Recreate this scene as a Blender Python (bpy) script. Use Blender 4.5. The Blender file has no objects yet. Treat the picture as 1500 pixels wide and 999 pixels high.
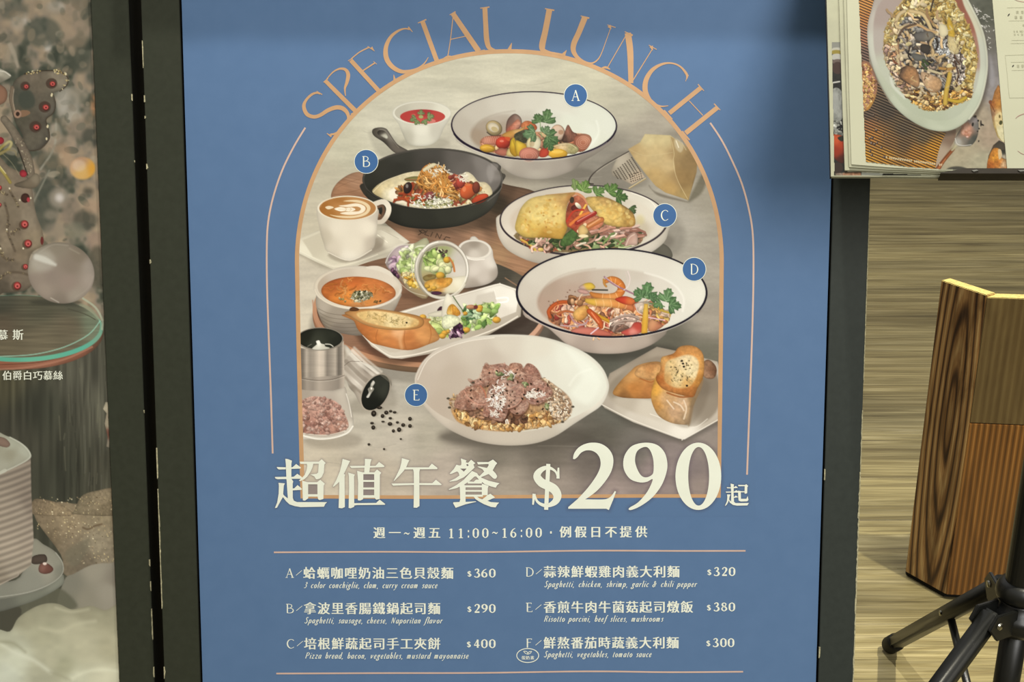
import bpy, bmesh, math, random
import numpy as np
from mathutils import Vector, Matrix
from mathutils.geometry import tessellate_polygon

# ================================================================ camera, light, exposure
SC = bpy.context.scene; COL = SC.collection
PITCH = math.radians(20.8); FPX = 1900.0; CAM_H = 1.35
cd = bpy.data.cameras.new('camera'); cam = bpy.data.objects.new('camera', cd); COL.objects.link(cam)
cam.location = (0, 0, CAM_H); cam.rotation_euler = (math.pi/2-PITCH, 0, 0)
cd.sensor_width = 36; cd.lens = FPX/1500*36; cd.clip_start = .05; cd.clip_end = 60
SC.camera = cam
SC.view_settings.view_transform = 'Standard'; SC.view_settings.look = 'None'
SC.view_settings.gamma = 1; SC.view_settings.exposure = 0.0; SC.view_settings.use_curve_mapping = False

wd = bpy.data.worlds.new('world'); SC.world = wd; wd.use_nodes = True
wd.node_tree.nodes['Background'].inputs[0].default_value = (1.0, .985, .95, 1)
wd.node_tree.nodes['Background'].inputs[1].default_value = .585
def area(name, loc, target, size, power, col=(1, 1, 1), sy=None):
    l = bpy.data.lights.new(name, 'AREA'); l.energy = power; l.color = col; l.size = size
    if sy: l.shape = 'RECTANGLE'; l.size_y = sy
    o = bpy.data.objects.new(name, l); COL.objects.link(o); o.location = loc
    o.rotation_euler = (Vector(target)-Vector(loc)).to_track_quat('-Z', 'Y').to_euler(); return o
area('added_front_panel_light', (1.45, -1.4, 2.5), (0, 1.6, .8), 1.7, 92, (1, .985, .95))  # added unseen panel behind the camera, lighting the poster from front right
area('ceiling_spotlight', (.12, 1.735, 3.1), (0, 1.58, .75), .035, 62, (1, .97, .92))
def spot(name, loc, target, power, angle, col, r=.05, blend=.6):
    l = bpy.data.lights.new(name, 'SPOT'); l.energy = power; l.color = col; l.spot_size = math.radians(angle); l.spot_blend = blend; l.shadow_soft_size = r
    o = bpy.data.objects.new(name, l); COL.objects.link(o); o.location = loc
    o.rotation_euler = (Vector(target)-Vector(loc)).to_track_quat('-Z', 'Y').to_euler(); return o
spot('ceiling_downlight', (1.45, 1.25, 3.0), (.80, 2.05, 0), 490, 31, (1, .93, .74), .03, .8)
spot('ceiling_downlight', (.9, 4.2, 3.1), (.9, 4.1, 0), 150, 70, (1, .88, .62), .05, .9)
# ---------------------------------------------------------------- flat-print painter
# The posters and the menu are flat prints. Their pictures are laid down as
# fine grids of coloured facets; this painter works out the ink colour.
def hx(c):
    return (int(c[0:2], 16)/255., int(c[2:4], 16)/255., int(c[4:6], 16)/255.)

def smooth_pts(p, closed, n=6):
    p = [tuple(q) for q in p]; N = len(p); out = []
    rng = range(N) if closed else range(N-1)
    for i in rng:
        if closed: a, b, c, d = p[i-1], p[i], p[(i+1) % N], p[(i+2) % N]
        else: a, b, c, d = p[max(i-1, 0)], p[i], p[i+1], p[min(i+2, N-1)]
        for k in range(n):
            t = k/n; t2 = t*t; t3 = t2*t
            out.append(tuple(0.5*((2*b[j]) + (-a[j]+c[j])*t + (2*a[j]-5*b[j]+4*c[j]-d[j])*t2
                             + (-a[j]+3*b[j]-3*c[j]+d[j])*t3) for j in range(len(b))))
    if not closed: out.append(p[-1])
    return out

def _hash(ix, iy, seed):
    h = (ix.astype(np.int64)*374761393 + iy.astype(np.int64)*668265263 + seed*1274126177) & 0x7fffffff
    h = ((h ^ (h >> 13))*1274126177) & 0x7fffffff
    h = (h ^ (h >> 16)) & 0xffff
    return h/65535.

def vnoise(x, y, seed=0):
    ix = np.floor(x); iy = np.floor(y); fx = x-ix; fy = y-iy
    fx = fx*fx*(3-2*fx); fy = fy*fy*(3-2*fy)
    a = _hash(ix, iy, seed); b = _hash(ix+1, iy, seed); c = _hash(ix, iy+1, seed); d = _hash(ix+1, iy+1, seed)
    return (a*(1-fx)+b*fx)*(1-fy)+(c*(1-fx)+d*fx)*fy

class Canvas:
    def __init__(s, x0, y0, x1, y1, step):
        s.x0, s.y0, s.st = x0, y0, step
        s.W = int(round((x1-x0)/step))+1; s.H = int(round((y1-y0)/step))+1
        s.c = np.zeros((s.H, s.W, 3), np.float32); s.id = np.zeros((s.H, s.W), np.int32)
        s.f = (0., 0., 1.); s.oid = 0; s.clip = None; s.rnd = random.Random(5)
    def frame(s, f): s.f = f; return s
    def P(s, x, y): return (s.f[0]+x/s.f[2], s.f[1]+y/s.f[2])
    def box(s, xa, ya, xb, yb):
        i0 = max(0, int((xa-s.x0)/s.st)-1); i1 = min(s.W, int((xb-s.x0)/s.st)+3)
        j0 = max(0, int((ya-s.y0)/s.st)-1); j1 = min(s.H, int((yb-s.y0)/s.st)+3)
        if i1 <= i0 or j1 <= j0: return None
        X, Y = np.meshgrid(s.x0+np.arange(i0, i1)*s.st, s.y0+np.arange(j0, j1)*s.st)
        return (slice(j0, j1), slice(i0, i1)), X, Y
    def color(s, col, X, Y):
        if isinstance(col, str): return np.array(hx(col))[None, None, :]*np.ones(X.shape+(1,))
        if isinstance(col, tuple): return np.array(col)[None, None, :]*np.ones(X.shape+(1,))
        num = np.zeros(X.shape+(3,)); den = np.zeros(X.shape)
        for (x, y, q) in col:
            px, py = s.P(x, y)
            w = 1./((X-px)**2+(Y-py)**2+9.)**1.6
            num += w[..., None]*np.array(hx(q)); den += w
        return num/den[..., None]
    def fill(s, sl, X, Y, d, col, a=1., soft=.55, sh=0., ed=0., ew=2., nz=None, oid=None, bb=None, pat=None):
        m = np.clip(.5-d/(2*soft), 0, 1); m = m*m*(3-2*m)*a
        if s.clip is not None: m = m*s.clip[sl]
        C = s.color(col, X, Y)
        if sh:
            xa, ya, xb, yb = bb
            u = (X-(xa+xb)/2)/max((xb-xa)/2, .5); v = (Y-(ya+yb)/2)/max((yb-ya)/2, .5)
            C = C*(1+sh*(-.45*u-.75*v))[..., None]
        if ed: C = C*(1-ed*np.exp(np.minimum(d, 0)/ew))[..., None]
        if nz:
            amp, sx, sy = nz[:3]; sd = nz[3] if len(nz) > 3 else 1; an = nz[4] if len(nz) > 4 else 0.
            ca, sa = math.cos(an), math.sin(an)
            xr = X*ca+Y*sa; yr = -X*sa+Y*ca
            n = vnoise(xr/sx, yr/sy, sd)*.6+vnoise(xr/sx*2.1, yr/sy*2.1, sd+7)*.4-.5
            C = C*(1+amp*2*n)[..., None]
        if pat: C = C*pat(X, Y)[..., None]
        c = s.c[sl]; c[...] = c*(1-m[..., None])+np.clip(C, 0, 1)*m[..., None]
        o = s.oid if oid is None else oid
        if o >= 0 and a > .6: s.id[sl][m > .5] = o
    def ell(s, cx, cy, rx, ry, col, rot=0., th=None, **k):
        px, py = s.P(cx, cy); rx = rx/s.f[2]; ry = ry/s.f[2]; R = max(rx, ry)+3+k.get('soft', 0)
        b = s.box(px-R, py-R, px+R, py+R)
        if b is None: return
        sl, X, Y = b; ca, sa = math.cos(rot), math.sin(rot)
        u = (X-px)*ca+(Y-py)*sa; v = -(X-px)*sa+(Y-py)*ca
        q = np.sqrt((u/rx)**2+(v/ry)**2)+1e-6
        g = np.sqrt((u/rx**2)**2+(v/ry**2)**2)/q+1e-6
        d = (q-1)/g
        if th is not None: d = np.abs(d)-th/2/s.f[2]
        s.fill(sl, X, Y, d, col, bb=(px-rx, py-ry, px+rx, py+ry), **k)
    def pol(s, pts, col, sm=1, n=5, holes=None, **k):
        p = smooth_pts(pts, True, n) if sm else pts
        q = np.array([s.P(x, y) for x, y in p])
        m = 3+k.get('soft', 0); xa, ya = q.min(0); xb, yb = q.max(0)
        b = s.box(xa-m, ya-m, xb+m, yb+m)
        if b is None: return
        sl, X, Y = b; d2 = np.full(X.shape, 1e9); ins = np.zeros(X.shape, bool)
        for i in range(len(q)):
            ax, ay = q[i-1]; bx, by = q[i]; dx, dy = bx-ax, by-ay; L = dx*dx+dy*dy+1e-9
            t = np.clip(((X-ax)*dx+(Y-ay)*dy)/L, 0, 1)
            d2 = np.minimum(d2, (X-ax-t*dx)**2+(Y-ay-t*dy)**2)
            if abs(dy) > 1e-9: ins ^= ((ay > Y) != (by > Y)) & (X < dx*(Y-ay)/dy+ax)
        d = np.sqrt(d2)*np.where(ins, -1, 1)
        s.fill(sl, X, Y, d, col, bb=(xa, ya, xb, yb), **k)
    def lin(s, pts, w, col, sm=1, n=5, **k):
        ws = w if isinstance(w, (list, tuple)) else [w]*len(pts)
        p = [(x, y, ww) for (x, y), ww in zip(pts, ws)]
        if sm and len(p) > 2: p = smooth_pts(p, False, n)
        q = [s.P(x, y)+(max(ww, .2)/2/s.f[2],) for x, y, ww in p]
        A = np.array(q); m = A[:, 2].max()+2+k.get('soft', 0)
        xa, ya = A[:, 0].min(), A[:, 1].min(); xb, yb = A[:, 0].max(), A[:, 1].max()
        b = s.box(xa-m, ya-m, xb+m, yb+m)
        if b is None: return
        sl, X, Y = b; d = np.full(X.shape, 1e9)
        for i in range(len(q)-1):
            ax, ay, wa = q[i]; bx, by, wb = q[i+1]; dx, dy = bx-ax, by-ay; L = dx*dx+dy*dy+1e-9
            t = np.clip(((X-ax)*dx+(Y-ay)*dy)/L, 0, 1)
            d = np.minimum(d, np.sqrt((X-ax-t*dx)**2+(Y-ay-t*dy)**2)-(wa+(wb-wa)*t))
        s.fill(sl, X, Y, d, col, bb=(xa-m, ya-m, xb+m, yb+m), **k)
    def chop(s, poly, pal, sc, seed=1, relief=.5, rag=2.2, fleck=.0, an=0., asp=1., jit=.12, **k):
        """chopped, irregular pieces packed together: warped cells, each with its own ink and a rounded tone"""
        p = smooth_pts(poly, True, 4); q = np.array([s.P(x, y) for x, y in p]); sc = sc/s.f[2]
        xa, ya = q.min(0)-3; xb, yb = q.max(0)+3; b = s.box(xa, ya, xb, yb)
        if b is None: return
        sl, X, Y = b; d2 = np.full(X.shape, 1e9); ins = np.zeros(X.shape, bool)
        for i in range(len(q)):
            ax, ay = q[i-1]; bx, by = q[i]; dx, dy = bx-ax, by-ay; L = dx*dx+dy*dy+1e-9
            t = np.clip(((X-ax)*dx+(Y-ay)*dy)/L, 0, 1); d2 = np.minimum(d2, (X-ax-t*dx)**2+(Y-ay-t*dy)**2)
            if abs(dy) > 1e-9: ins ^= ((ay > Y) != (by > Y)) & (X < dx*(Y-ay)/dy+ax)
        d = np.sqrt(d2)*np.where(ins, -1, 1)+rag*(vnoise(X/2.6, Y/2.6, seed+3)-.5)*2
        ca, sa = math.cos(an), math.sin(an); u = (X*ca+Y*sa)/sc/asp; v = (-X*sa+Y*ca)/sc
        u = u+1.1*(vnoise(X/sc/1.3, Y/sc/1.3, seed)-.5)+.5*(vnoise(X/sc*1.7, Y/sc*1.7, seed+9)-.5)
        v = v+1.1*(vnoise(X/sc/1.3, Y/sc/1.3, seed+1)-.5)+.5*(vnoise(X/sc*1.7, Y/sc*1.7, seed+8)-.5)
        iu, iv = np.floor(u), np.floor(v); F = np.full(X.shape, 9.); G = np.full(X.shape, 9.); key = np.zeros(X.shape); vx = np.zeros(X.shape); vy = np.zeros(X.shape)
        for a in (-1, 0, 1):
            for c_ in (-1, 0, 1):
                cu, cw = iu+a, iv+c_; ju = cu+_hash(cu, cw, seed+21); jv = cw+_hash(cu, cw, seed+22)
                e = (u-ju)**2+(v-jv)**2; m = e < F
                G = np.where(m, F, np.minimum(G, e)); F = np.where(m, e, F); key = np.where(m, _hash(cu, cw, seed+23), key); vx = np.where(m, u-ju, vx); vy = np.where(m, v-jv, vy)
        P = np.array([hx(c) for c in pal]); C = P[np.clip((key*len(pal)).astype(int), 0, len(pal)-1)]
        edge = np.clip((np.sqrt(G)-np.sqrt(F))*2.6, 0, 1)
        tone = .93+relief*(-.5*vy-.32*vx)+relief*.6*(edge-.75)+jit*1.6*(key*7 % 1-.5)
        if fleck: tone = tone+fleck*np.clip((vnoise(X/1.3, Y/1.1, seed+5)-.68)*4, 0, 1)
        C = np.clip(C*tone[..., None], 0, 1)
        m = np.clip(.5-d/1.2, 0, 1)*k.get('a', 1.)
        if s.clip is not None: m = m*s.clip[sl]
        c = s.c[sl]; c[...] = c*(1-m[..., None])+C*m[..., None]
        o = s.oid if k.get('oid') is None else k['oid']
        if o >= 0: s.id[sl][m > .5] = o
    def heap(s, poly, n, pal, size, el=1.6, seed=1, sh=.25, ed=.35, ang=None, jit=.1, **k):
        if n >= 24 and sh > 0 and k.get('a', 1) > .9:
            s.chop(poly, pal, (size[0]+size[1])*.95, seed, asp=1+(el-1)*.5, an=seed*1.3, fleck=.16); n = int(n*.15); sh *= .8; ed *= .7
        r = random.Random(seed); xs = [p[0] for p in poly]; ys = [p[1] for p in poly]; pts = []
        P = smooth_pts(poly, True, 4)
        while len(pts) < n:
            x = r.uniform(min(xs), max(xs)); y = r.uniform(min(ys), max(ys)); ins = False
            for i in range(len(P)):
                ax, ay = P[i-1]; bx, by = P[i]
                if (ay > y) != (by > y) and x < (bx-ax)*(y-ay)/(by-ay)+ax: ins = not ins
            if ins: pts.append((x, y))
        pts.sort(key=lambda q: q[1]+r.uniform(-8, 8))
        for x, y in pts:
            z = r.uniform(*size); e = r.uniform(1, el); c = hx(r.choice(pal)); j = 1+r.uniform(-jit, jit)
            s.ell(x, y, z*e, z/e**.5, tuple(min(1, q*j) for q in c), rot=(r.uniform(0, 3.14) if ang is None else ang+r.gauss(0, .3)), sh=sh, ed=ed, ew=1., **k)
    def threads(s, poly, n, pal, L, w, seed=1, curl=1.2, ang=None, **k):
        al = k.pop('a', 1.); r = random.Random(seed); xs = [p[0] for p in poly]; ys = [p[1] for p in poly]; P = smooth_pts(poly, True, 4); m = 0
        while m < n:
            x = r.uniform(min(xs), max(xs)); y = r.uniform(min(ys), max(ys)); ins = False
            for i in range(len(P)):
                ax, ay = P[i-1]; bx, by = P[i]
                if (ay > y) != (by > y) and x < (bx-ax)*(y-ay)/(by-ay)+ax: ins = not ins
            if not ins: continue
            m += 1; a = r.uniform(0, 6.28) if ang is None else ang+r.gauss(0, .35); l = r.uniform(.5, 1)*L; q = [(x, y)]
            for _ in range(3):
                x += math.cos(a)*l/3; y += math.sin(a)*l/3; a += r.uniform(-curl, curl); q.append((x, y))
            j = 1+r.uniform(-.12, .12); c = hx(r.choice(pal)); c = tuple(min(1, v*j) for v in c)
            s.lin([(u, v+w*.35) for u, v in q], w*1.15, tuple(v*.55 for v in c), n=3, a=.55*al, **k)
            s.lin(q, w, c, n=3, a=al, **k)
# ---------------------------------------------------------------- lettering, traced as outlines in poster coordinates
def fr(f, pts): return [(f[0]+x/f[2], f[1]+y/f[2]) for x, y in pts]
T1 = (400, 664, 11.893); T2 = (484, 664, 11.893); T3 = (568, 664, 11.893); T4 = (652, 664, 11.893); T5 = (1056, 700, 20.81); TD = (740, 640, 4.054)
CH = {}
CH['chao'] = [fr(T1, p) for p in (
 [(215, 92), (260, 97), (332, 125), (322, 180), (322, 440), (355, 485), (345, 520), (347, 770), (365, 830), (330, 860), (262, 790), (250, 640), (240, 480), (235, 440), (225, 180)],
 [(175, 700), (195, 730), (250, 775), (262, 780), (300, 790), (347, 770), (365, 820), (420, 845), (945, 845), (912, 878), (890, 925), (480, 932), (380, 915), (290, 885), (230, 830), (165, 745)],
 [(97, 510), (210, 520), (190, 560), (180, 690), (183, 745), (150, 800), (70, 945), (35, 950), (75, 850), (100, 700), (105, 560)],
 [(65, 235), (225, 240), (225, 275), (105, 278), (80, 262)], [(322, 240), (345, 236), (405, 182), (490, 245), (480, 262), (322, 268)],
 [(32, 408), (236, 405), (238, 445), (80, 448), (45, 435)], [(320, 408), (365, 403), (425, 352), (500, 405), (520, 440), (320, 440)],
 [(345, 610), (375, 603), (430, 548), (508, 615), (500, 632), (345, 642)],
 [(465, 142), (800, 142), (850, 98), (920, 165), (897, 190), (887, 330), (850, 410), (810, 440), (760, 450), (740, 435), (725, 400), (650, 365), (760, 352), (787, 330), (797, 190), (797, 178), (480, 182)],
 [(590, 178), (705, 178), (690, 240), (655, 320), (600, 400), (545, 450), (480, 480), (450, 475), (500, 430), (555, 370), (585, 290), (598, 220)],
 [(510, 470), (600, 498), (770, 498), (825, 455), (905, 525), (885, 560), (880, 790), (815, 810), (788, 795), (780, 750), (615, 750), (615, 780), (560, 820), (522, 815)])]
CHH = {('chao', 10): [fr(T1, [(614, 535), (776, 535), (776, 708), (614, 708)])]}
CH['zhi'] = [fr(T2, p) for p in (
 [(215, 92), (345, 130), (320, 180), (250, 330), (150, 500), (60, 578), (45, 570), (110, 450), (170, 300), (200, 180)],
 [(170, 330), (262, 365), (250, 400), (255, 930), (205, 952), (145, 945), (158, 600), (155, 480)],
 [(312, 330), (430, 365), (415, 400), (418, 925), (355, 952), (320, 945), (328, 600), (325, 400)],
 [(412, 862), (800, 858), (860, 800), (960, 878), (945, 890), (470, 895), (412, 905)],
 [(335, 215), (610, 212), (610, 245), (370, 252)], [(685, 215), (790, 212), (850, 145), (945, 215), (935, 235), (685, 245)],
 [(603, 90), (720, 98), (700, 160), (690, 245), (680, 345), (590, 345), (595, 245), (603, 180)],
 [(468, 298), (560, 325), (770, 325), (815, 275), (890, 335), (865, 365), (862, 790), (800, 802), (775, 770), (575, 770), (570, 795), (520, 818), (480, 812), (485, 500)])]
CHH[('zhi', 7)] = [fr(T2, q) for q in ([(576, 358), (765, 358), (765, 460), (576, 460)], [(576, 492), (765, 492), (765, 590), (576, 590)], [(576, 624), (765, 624), (765, 724), (576, 724)])]
CH['wu'] = [fr(T3, p) for p in (
 [(248, 78), (380, 115), (355, 160), (325, 235), (280, 300), (200, 390), (110, 480), (105, 470), (160, 370), (215, 250), (240, 150)],
 [(290, 238), (715, 238), (770, 172), (870, 250), (860, 270), (285, 275)],
 [(65, 520), (445, 512), (780, 512), (840, 452), (942, 535), (930, 547), (430, 545), (230, 552), (95, 558)],
 [(440, 260), (565, 260), (552, 320), (555, 910), (510, 942), (452, 938), (458, 600), (455, 320)])]
CH['can'] = [fr(T4, p) for p in (
 [(275, 82), (375, 118), (360, 150), (400, 160), (455, 105), (528, 165), (495, 190), (515, 240), (465, 290), (400, 350), (330, 410), (200, 470), (80, 488), (75, 480), (180, 430), (250, 380), (235, 330), (210, 310), (100, 355), (80, 345), (150, 270), (200, 190), (245, 205), (280, 200), (285, 160)],
 [(555, 145), (755, 145), (835, 102), (908, 165), (880, 200), (830, 290), (880, 340), (908, 390), (895, 425), (870, 440), (840, 430), (760, 355), (720, 370), (620, 412), (585, 405), (640, 350), (680, 310), (650, 270), (560, 225), (600, 222), (730, 248), (760, 200), (755, 180), (575, 188)],
 [(470, 300), (560, 340), (575, 370), (640, 420), (760, 470), (950, 515), (905, 550), (885, 592), (800, 570), (690, 530), (590, 450), (540, 395), (510, 400), (430, 475), (330, 540), (200, 600), (70, 630), (62, 620), (200, 545), (330, 450), (420, 350)],
 [(395, 480), (500, 488), (540, 450), (600, 450), (645, 490), (640, 520), (395, 520)],
 [(255, 545), (335, 540), (358, 560), (358, 838), (540, 828), (540, 838), (360, 880), (185, 942), (140, 860), (145, 845), (250, 840), (265, 800)],
 [(640, 520), (760, 560), (745, 600), (742, 722), (640, 722)],
 [(340, 550), (660, 550), (660, 586), (340, 586)], [(355, 632), (650, 632), (650, 662), (355, 662)], [(350, 712), (660, 712), (660, 748), (350, 748)],
 [(495, 740), (560, 748), (600, 780), (650, 793), (700, 755), (740, 720), (790, 695), (870, 760), (740, 820), (800, 842), (942, 850), (905, 890), (880, 935), (800, 925), (680, 880), (590, 830), (530, 790)])]
CHH[('can', 0)] = [fr(T4, q) for q in ([(368, 192), (395, 178), (412, 205), (385, 218)], [(265, 260), (375, 260), (328, 312)])]
CH['qi'] = [fr(T5, p) for p in (
 [(290, 165), (390, 190), (380, 440), (395, 720), (330, 790), (305, 700), (310, 450)],
 [(235, 640), (300, 710), (395, 720), (440, 760), (850, 758), (800, 832), (480, 838), (360, 815), (260, 740)],
 [(185, 495), (290, 500), (260, 560), (240, 680), (180, 800), (125, 850), (125, 825), (180, 700), (190, 580)],
 [(170, 275), (305, 285), (305, 310), (190, 308)], [(375, 288), (450, 235), (515, 295), (375, 308)],
 [(140, 410), (310, 408), (310, 437), (155, 442)], [(378, 415), (470, 368), (530, 410), (530, 440), (378, 440)],
 [(520, 205), (720, 210), (770, 185), (828, 240), (800, 270), (795, 460), (740, 478), (715, 460), (720, 245), (530, 245)], [(595, 400), (718, 400), (718, 432), (595, 432)],
 [(515, 380), (600, 392), (607, 630), (770, 630), (810, 545), (835, 660), (800, 705), (600, 712), (535, 685), (525, 600)], [(385, 580), (450, 528), (522, 580), (385, 603)])]
def sm2(pts, n=4): return smooth_pts(pts, True, n)
PRICE = {
 'two': (fr(TD, smooth_pts([(402, 128), (408, 98), (430, 66), (465, 43), (510, 32), (560, 36), (602, 58), (632, 95), (642, 140), (632, 195), (602, 250), (552, 310), (500, 352), (474, 368)], False, 4)+smooth_pts([(560, 369), (600, 366), (628, 350), (650, 319)], False, 4)+[(658, 322), (640, 372), (615, 432), (600, 424), (374, 424), (374, 414)]+smooth_pts([(430, 366), (490, 300), (540, 230), (564, 175), (563, 130), (545, 98), (515, 80), (480, 78), (450, 92), (428, 118), (412, 130)], False, 4)), []),
 'nine': (fr(TD, sm2([(830, 32), (900, 45), (945, 90), (962, 155), (955, 215), (925, 290), (870, 360), (800, 410), (745, 432), (735, 420), (790, 385), (845, 320), (875, 250), (842, 264), (800, 268), (745, 250), (710, 205), (700, 155), (712, 100), (755, 50)])), [fr(TD, sm2([(830, 57), (858, 75), (878, 130), (880, 200), (868, 225), (835, 238), (805, 225), (780, 180), (770, 130), (785, 80)]))]),
 'zero': (fr(TD, sm2([(1146+136*math.cos(t), 232+200*math.sin(t)) for t in np.linspace(0, 6.283, 17)[:-1]])), [fr(TD, sm2([(1148+62*math.cos(t), 232+174*math.sin(t)) for t in np.linspace(0, 6.283, 17)[:-1]]))]),
}
def strip(pts, w):
    """outline of a brush stroke: pts with a width at each"""
    ws = w if isinstance(w, (list, tuple)) else [w]*len(pts)
    q = smooth_pts([(x, y, ww) for (x, y), ww in zip(pts, ws)], False, 5) if len(pts) > 2 else [(x, y, ww) for (x, y), ww in zip(pts, ws)]
    L, R = [], []
    for i, (x, y, ww) in enumerate(q):
        a = q[max(i-1, 0)]; b = q[min(i+1, len(q)-1)]; dx, dy = b[0]-a[0], b[1]-a[1]; l = math.hypot(dx, dy) or 1
        L.append((x-dy/l*ww/2, y+dx/l*ww/2)); R.append((x+dy/l*ww/2, y-dx/l*ww/2))
    return L, R
DOLLAR = [([(312, 238), (300, 205), (270, 184), (235, 182), (200, 205), (190, 235), (215, 268), (250, 285), (290, 308), (310, 345), (298, 380), (262, 402), (225, 402), (190, 380), (174, 340)], [8, 10, 14, 20, 30, 38, 42, 44, 44, 40, 32, 20, 16, 12, 8]),
          ([(316, 180), (313, 245)], [8, 16]), ([(172, 335), (165, 400)], [16, 8]), ([(256, 158), (243, 430)], [20, 20])]
# curved heading: strokes (points, widths) for each letter
G1 = (380, 0, 4.161); G2 = (740, 0, 3.947)
HEAD = [
 (G1, [([(372, 574), (350, 566), (318, 578), (285, 612), (272, 650), (290, 695), (330, 712), (370, 703), (420, 672), (470, 655), (510, 662), (538, 692), (542, 730), (515, 775), (470, 812), (432, 820)], [7, 12, 14, 16, 22, 24, 22, 22, 24, 26, 26, 22, 16, 14, 14, 10]), ([(350, 556), (384, 577)], [4, 6]), ([(412, 813), (440, 832)], [4, 12])]),
 (G1, [([(402, 492), (592, 682)], [24, 28]), ([(392, 502), (420, 478)], [5, 7]), ([(412, 482), (450, 440), (490, 420), (525, 425), (542, 455), (535, 500), (522, 540), (526, 585)], [6, 8, 12, 18, 24, 20, 12, 5]), ([(560, 700), (640, 650)], [14, 8])]),
 (G1, [([(558, 368), (735, 562)], [26, 26]), ([(542, 372), (570, 355)], [5, 6]), ([(560, 360), (612, 318), (672, 288)], [7, 7, 8]), ([(660, 284), (703, 312)], [5, 4]), ([(682, 290), (698, 308)], [18, 4]), ([(628, 434), (706, 383)], [8, 8]), ([(696, 375), (716, 392)], [4, 4]), ([(735, 560), (790, 525), (835, 492)], [18, 16, 12]), ([(819, 455), (826, 492)], [3, 18])]),
 (G1, [([(918, 180), (885, 176), (845, 190), (800, 228), (772, 290), (775, 355), (808, 405), (860, 435), (910, 435), (965, 418), (1005, 388), (1030, 350)], [10, 9, 14, 20, 26, 30, 28, 24, 18, 12, 8, 4]), ([(908, 165), (934, 196)], [8, 4])]),
 (G1, [([(994, 130), (1082, 372)], [28, 28]), ([(966, 142), (1018, 120)], [5, 9]), ([(1060, 395), (1130, 375)], [14, 8])]),
 (G1, [([(1180, 84), (1336, 312)], [30, 34]), ([(1160, 92), (1196, 72)], [5, 9]), ([(1180, 105), (1165, 240), (1148, 348)], [5, 5, 6]), ([(1164, 241), (1256, 221)], 5), ([(1118, 360), (1150, 345), (1182, 348)], [5, 12, 5]), ([(1320, 320), (1374, 304)], [14, 5])]),
 (G1, [([(1374, 46), (1380, 160), (1386, 245), (1402, 292), (1440, 308)], [30, 30, 32, 26, 12]), ([(1346, 50), (1402, 43)], [6, 8])]),
 (G2, [([(-2, 292), (30, 288)], [14, 10]), ([(38, 248), (24, 290)], [3, 24])]),
 (G2, [([(256, 55), (232, 180), (214, 262), (222, 292), (262, 304)], [34, 34, 36, 26, 12]), ([(230, 50), (284, 60)], [6, 9]), ([(240, 300), (340, 318)], [12, 12]), ([(355, 290), (335, 320)], [3, 24])]),
 (G2, [([(462, 98), (425, 190), (398, 250), (394, 292), (415, 330), (455, 358), (500, 366), (535, 345), (558, 305), (580, 245), (610, 160)], [34, 32, 32, 28, 22, 16, 10, 7, 5, 4, 4]), ([(436, 92), (486, 106)], [5, 10]), ([(590, 145), (637, 160)], [5, 5]), ([(600, 150), (612, 168)], [22, 4])]),
 (G2, [([(698, 206), (588, 396)], 5), ([(548, 399), (580, 390), (606, 402)], [4, 14, 5]), ([(708, 192), (722, 300), (726, 482)], [36, 36, 28]), ([(690, 184), (736, 206)], [4, 12]), ([(732, 475), (848, 288)], [6, 5]), ([(830, 262), (874, 287)], [5, 5]), ([(843, 268), (852, 292)], [22, 3])]),
 (G2, [([(1048, 458), (1048, 430), (1010, 385), (960, 366), (905, 372), (850, 405), (815, 460), (808, 520), (828, 570), (860, 602), (900, 615), (942, 612)], [6, 14, 10, 9, 14, 22, 28, 30, 26, 18, 9, 4]), ([(1058, 434), (1041, 471)], [6, 3])]),
 (G2, [([(1130, 508), (948, 655)], [26, 26]), ([(1226, 622), (1042, 770)], [26, 28]), ([(1062, 583), (1142, 668)], 5), ([(1113, 488), (1148, 526)], [7, 5]), ([(1206, 600), (1242, 637)], [7, 5]), ([(915, 640), (965, 690)], [16, 8]), ([(1020, 760), (1065, 810)], [14, 8])]),
]
# thin display capitals in a unit box (x right, y down, widths in box units)
CAP = {
 'A': [([(.48, .05), (.14, .95)], .05), ([(.48, 0), (.84, .97)], .14), ([(.26, .62), (.68, .62)], .05), ([(.02, .97), (.26, .97)], .06), ([(.68, .97), (.98, .97)], .07)],
 'B': [([(.2, .02), (.2, .98)], .14), ([(.05, .03), (.42, .03), (.68, .13), (.68, .33), (.45, .46), (.22, .47)], [.04, .05, .08, .1, .06, .04]), ([(.3, .46), (.62, .48), (.86, .62), (.82, .86), (.55, .97), (.2, .97)], [.04, .06, .11, .12, .06, .05])],
 'C': [([(.86, .16), (.7, .05), (.5, .03), (.25, .15), (.12, .42), (.18, .72), (.38, .93), (.62, .97), (.88, .84)], [.1, .06, .06, .11, .15, .15, .1, .06, .04])],
 'D': [([(.2, .02), (.2, .98)], .14), ([(.08, .03), (.45, .04), (.78, .2), (.9, .5), (.78, .82), (.45, .96), (.18, .97)], [.04, .05, .1, .14, .1, .05, .05])],
 'E': [([(.3, .02), (.3, .98)], .15), ([(.12, .03), (.75, .03)], .05), ([(.75, .0), (.75, .14)], .06), ([(.3, .47), (.68, .47)], .05), ([(.3, .97), (.85, .97)], .05), ([(.85, .84), (.85, .98)], .06)],
 'F': [([(.3, .02), (.3, .98)], .15), ([(.2, .04), (.8, .04)], .05), ([(.78, .02), (.78, .14)], .08), ([(.3, .42), (.7, .42)], .05)],
 '/': [([(.02, .8), (.98, .2)], .045)],
}
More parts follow.
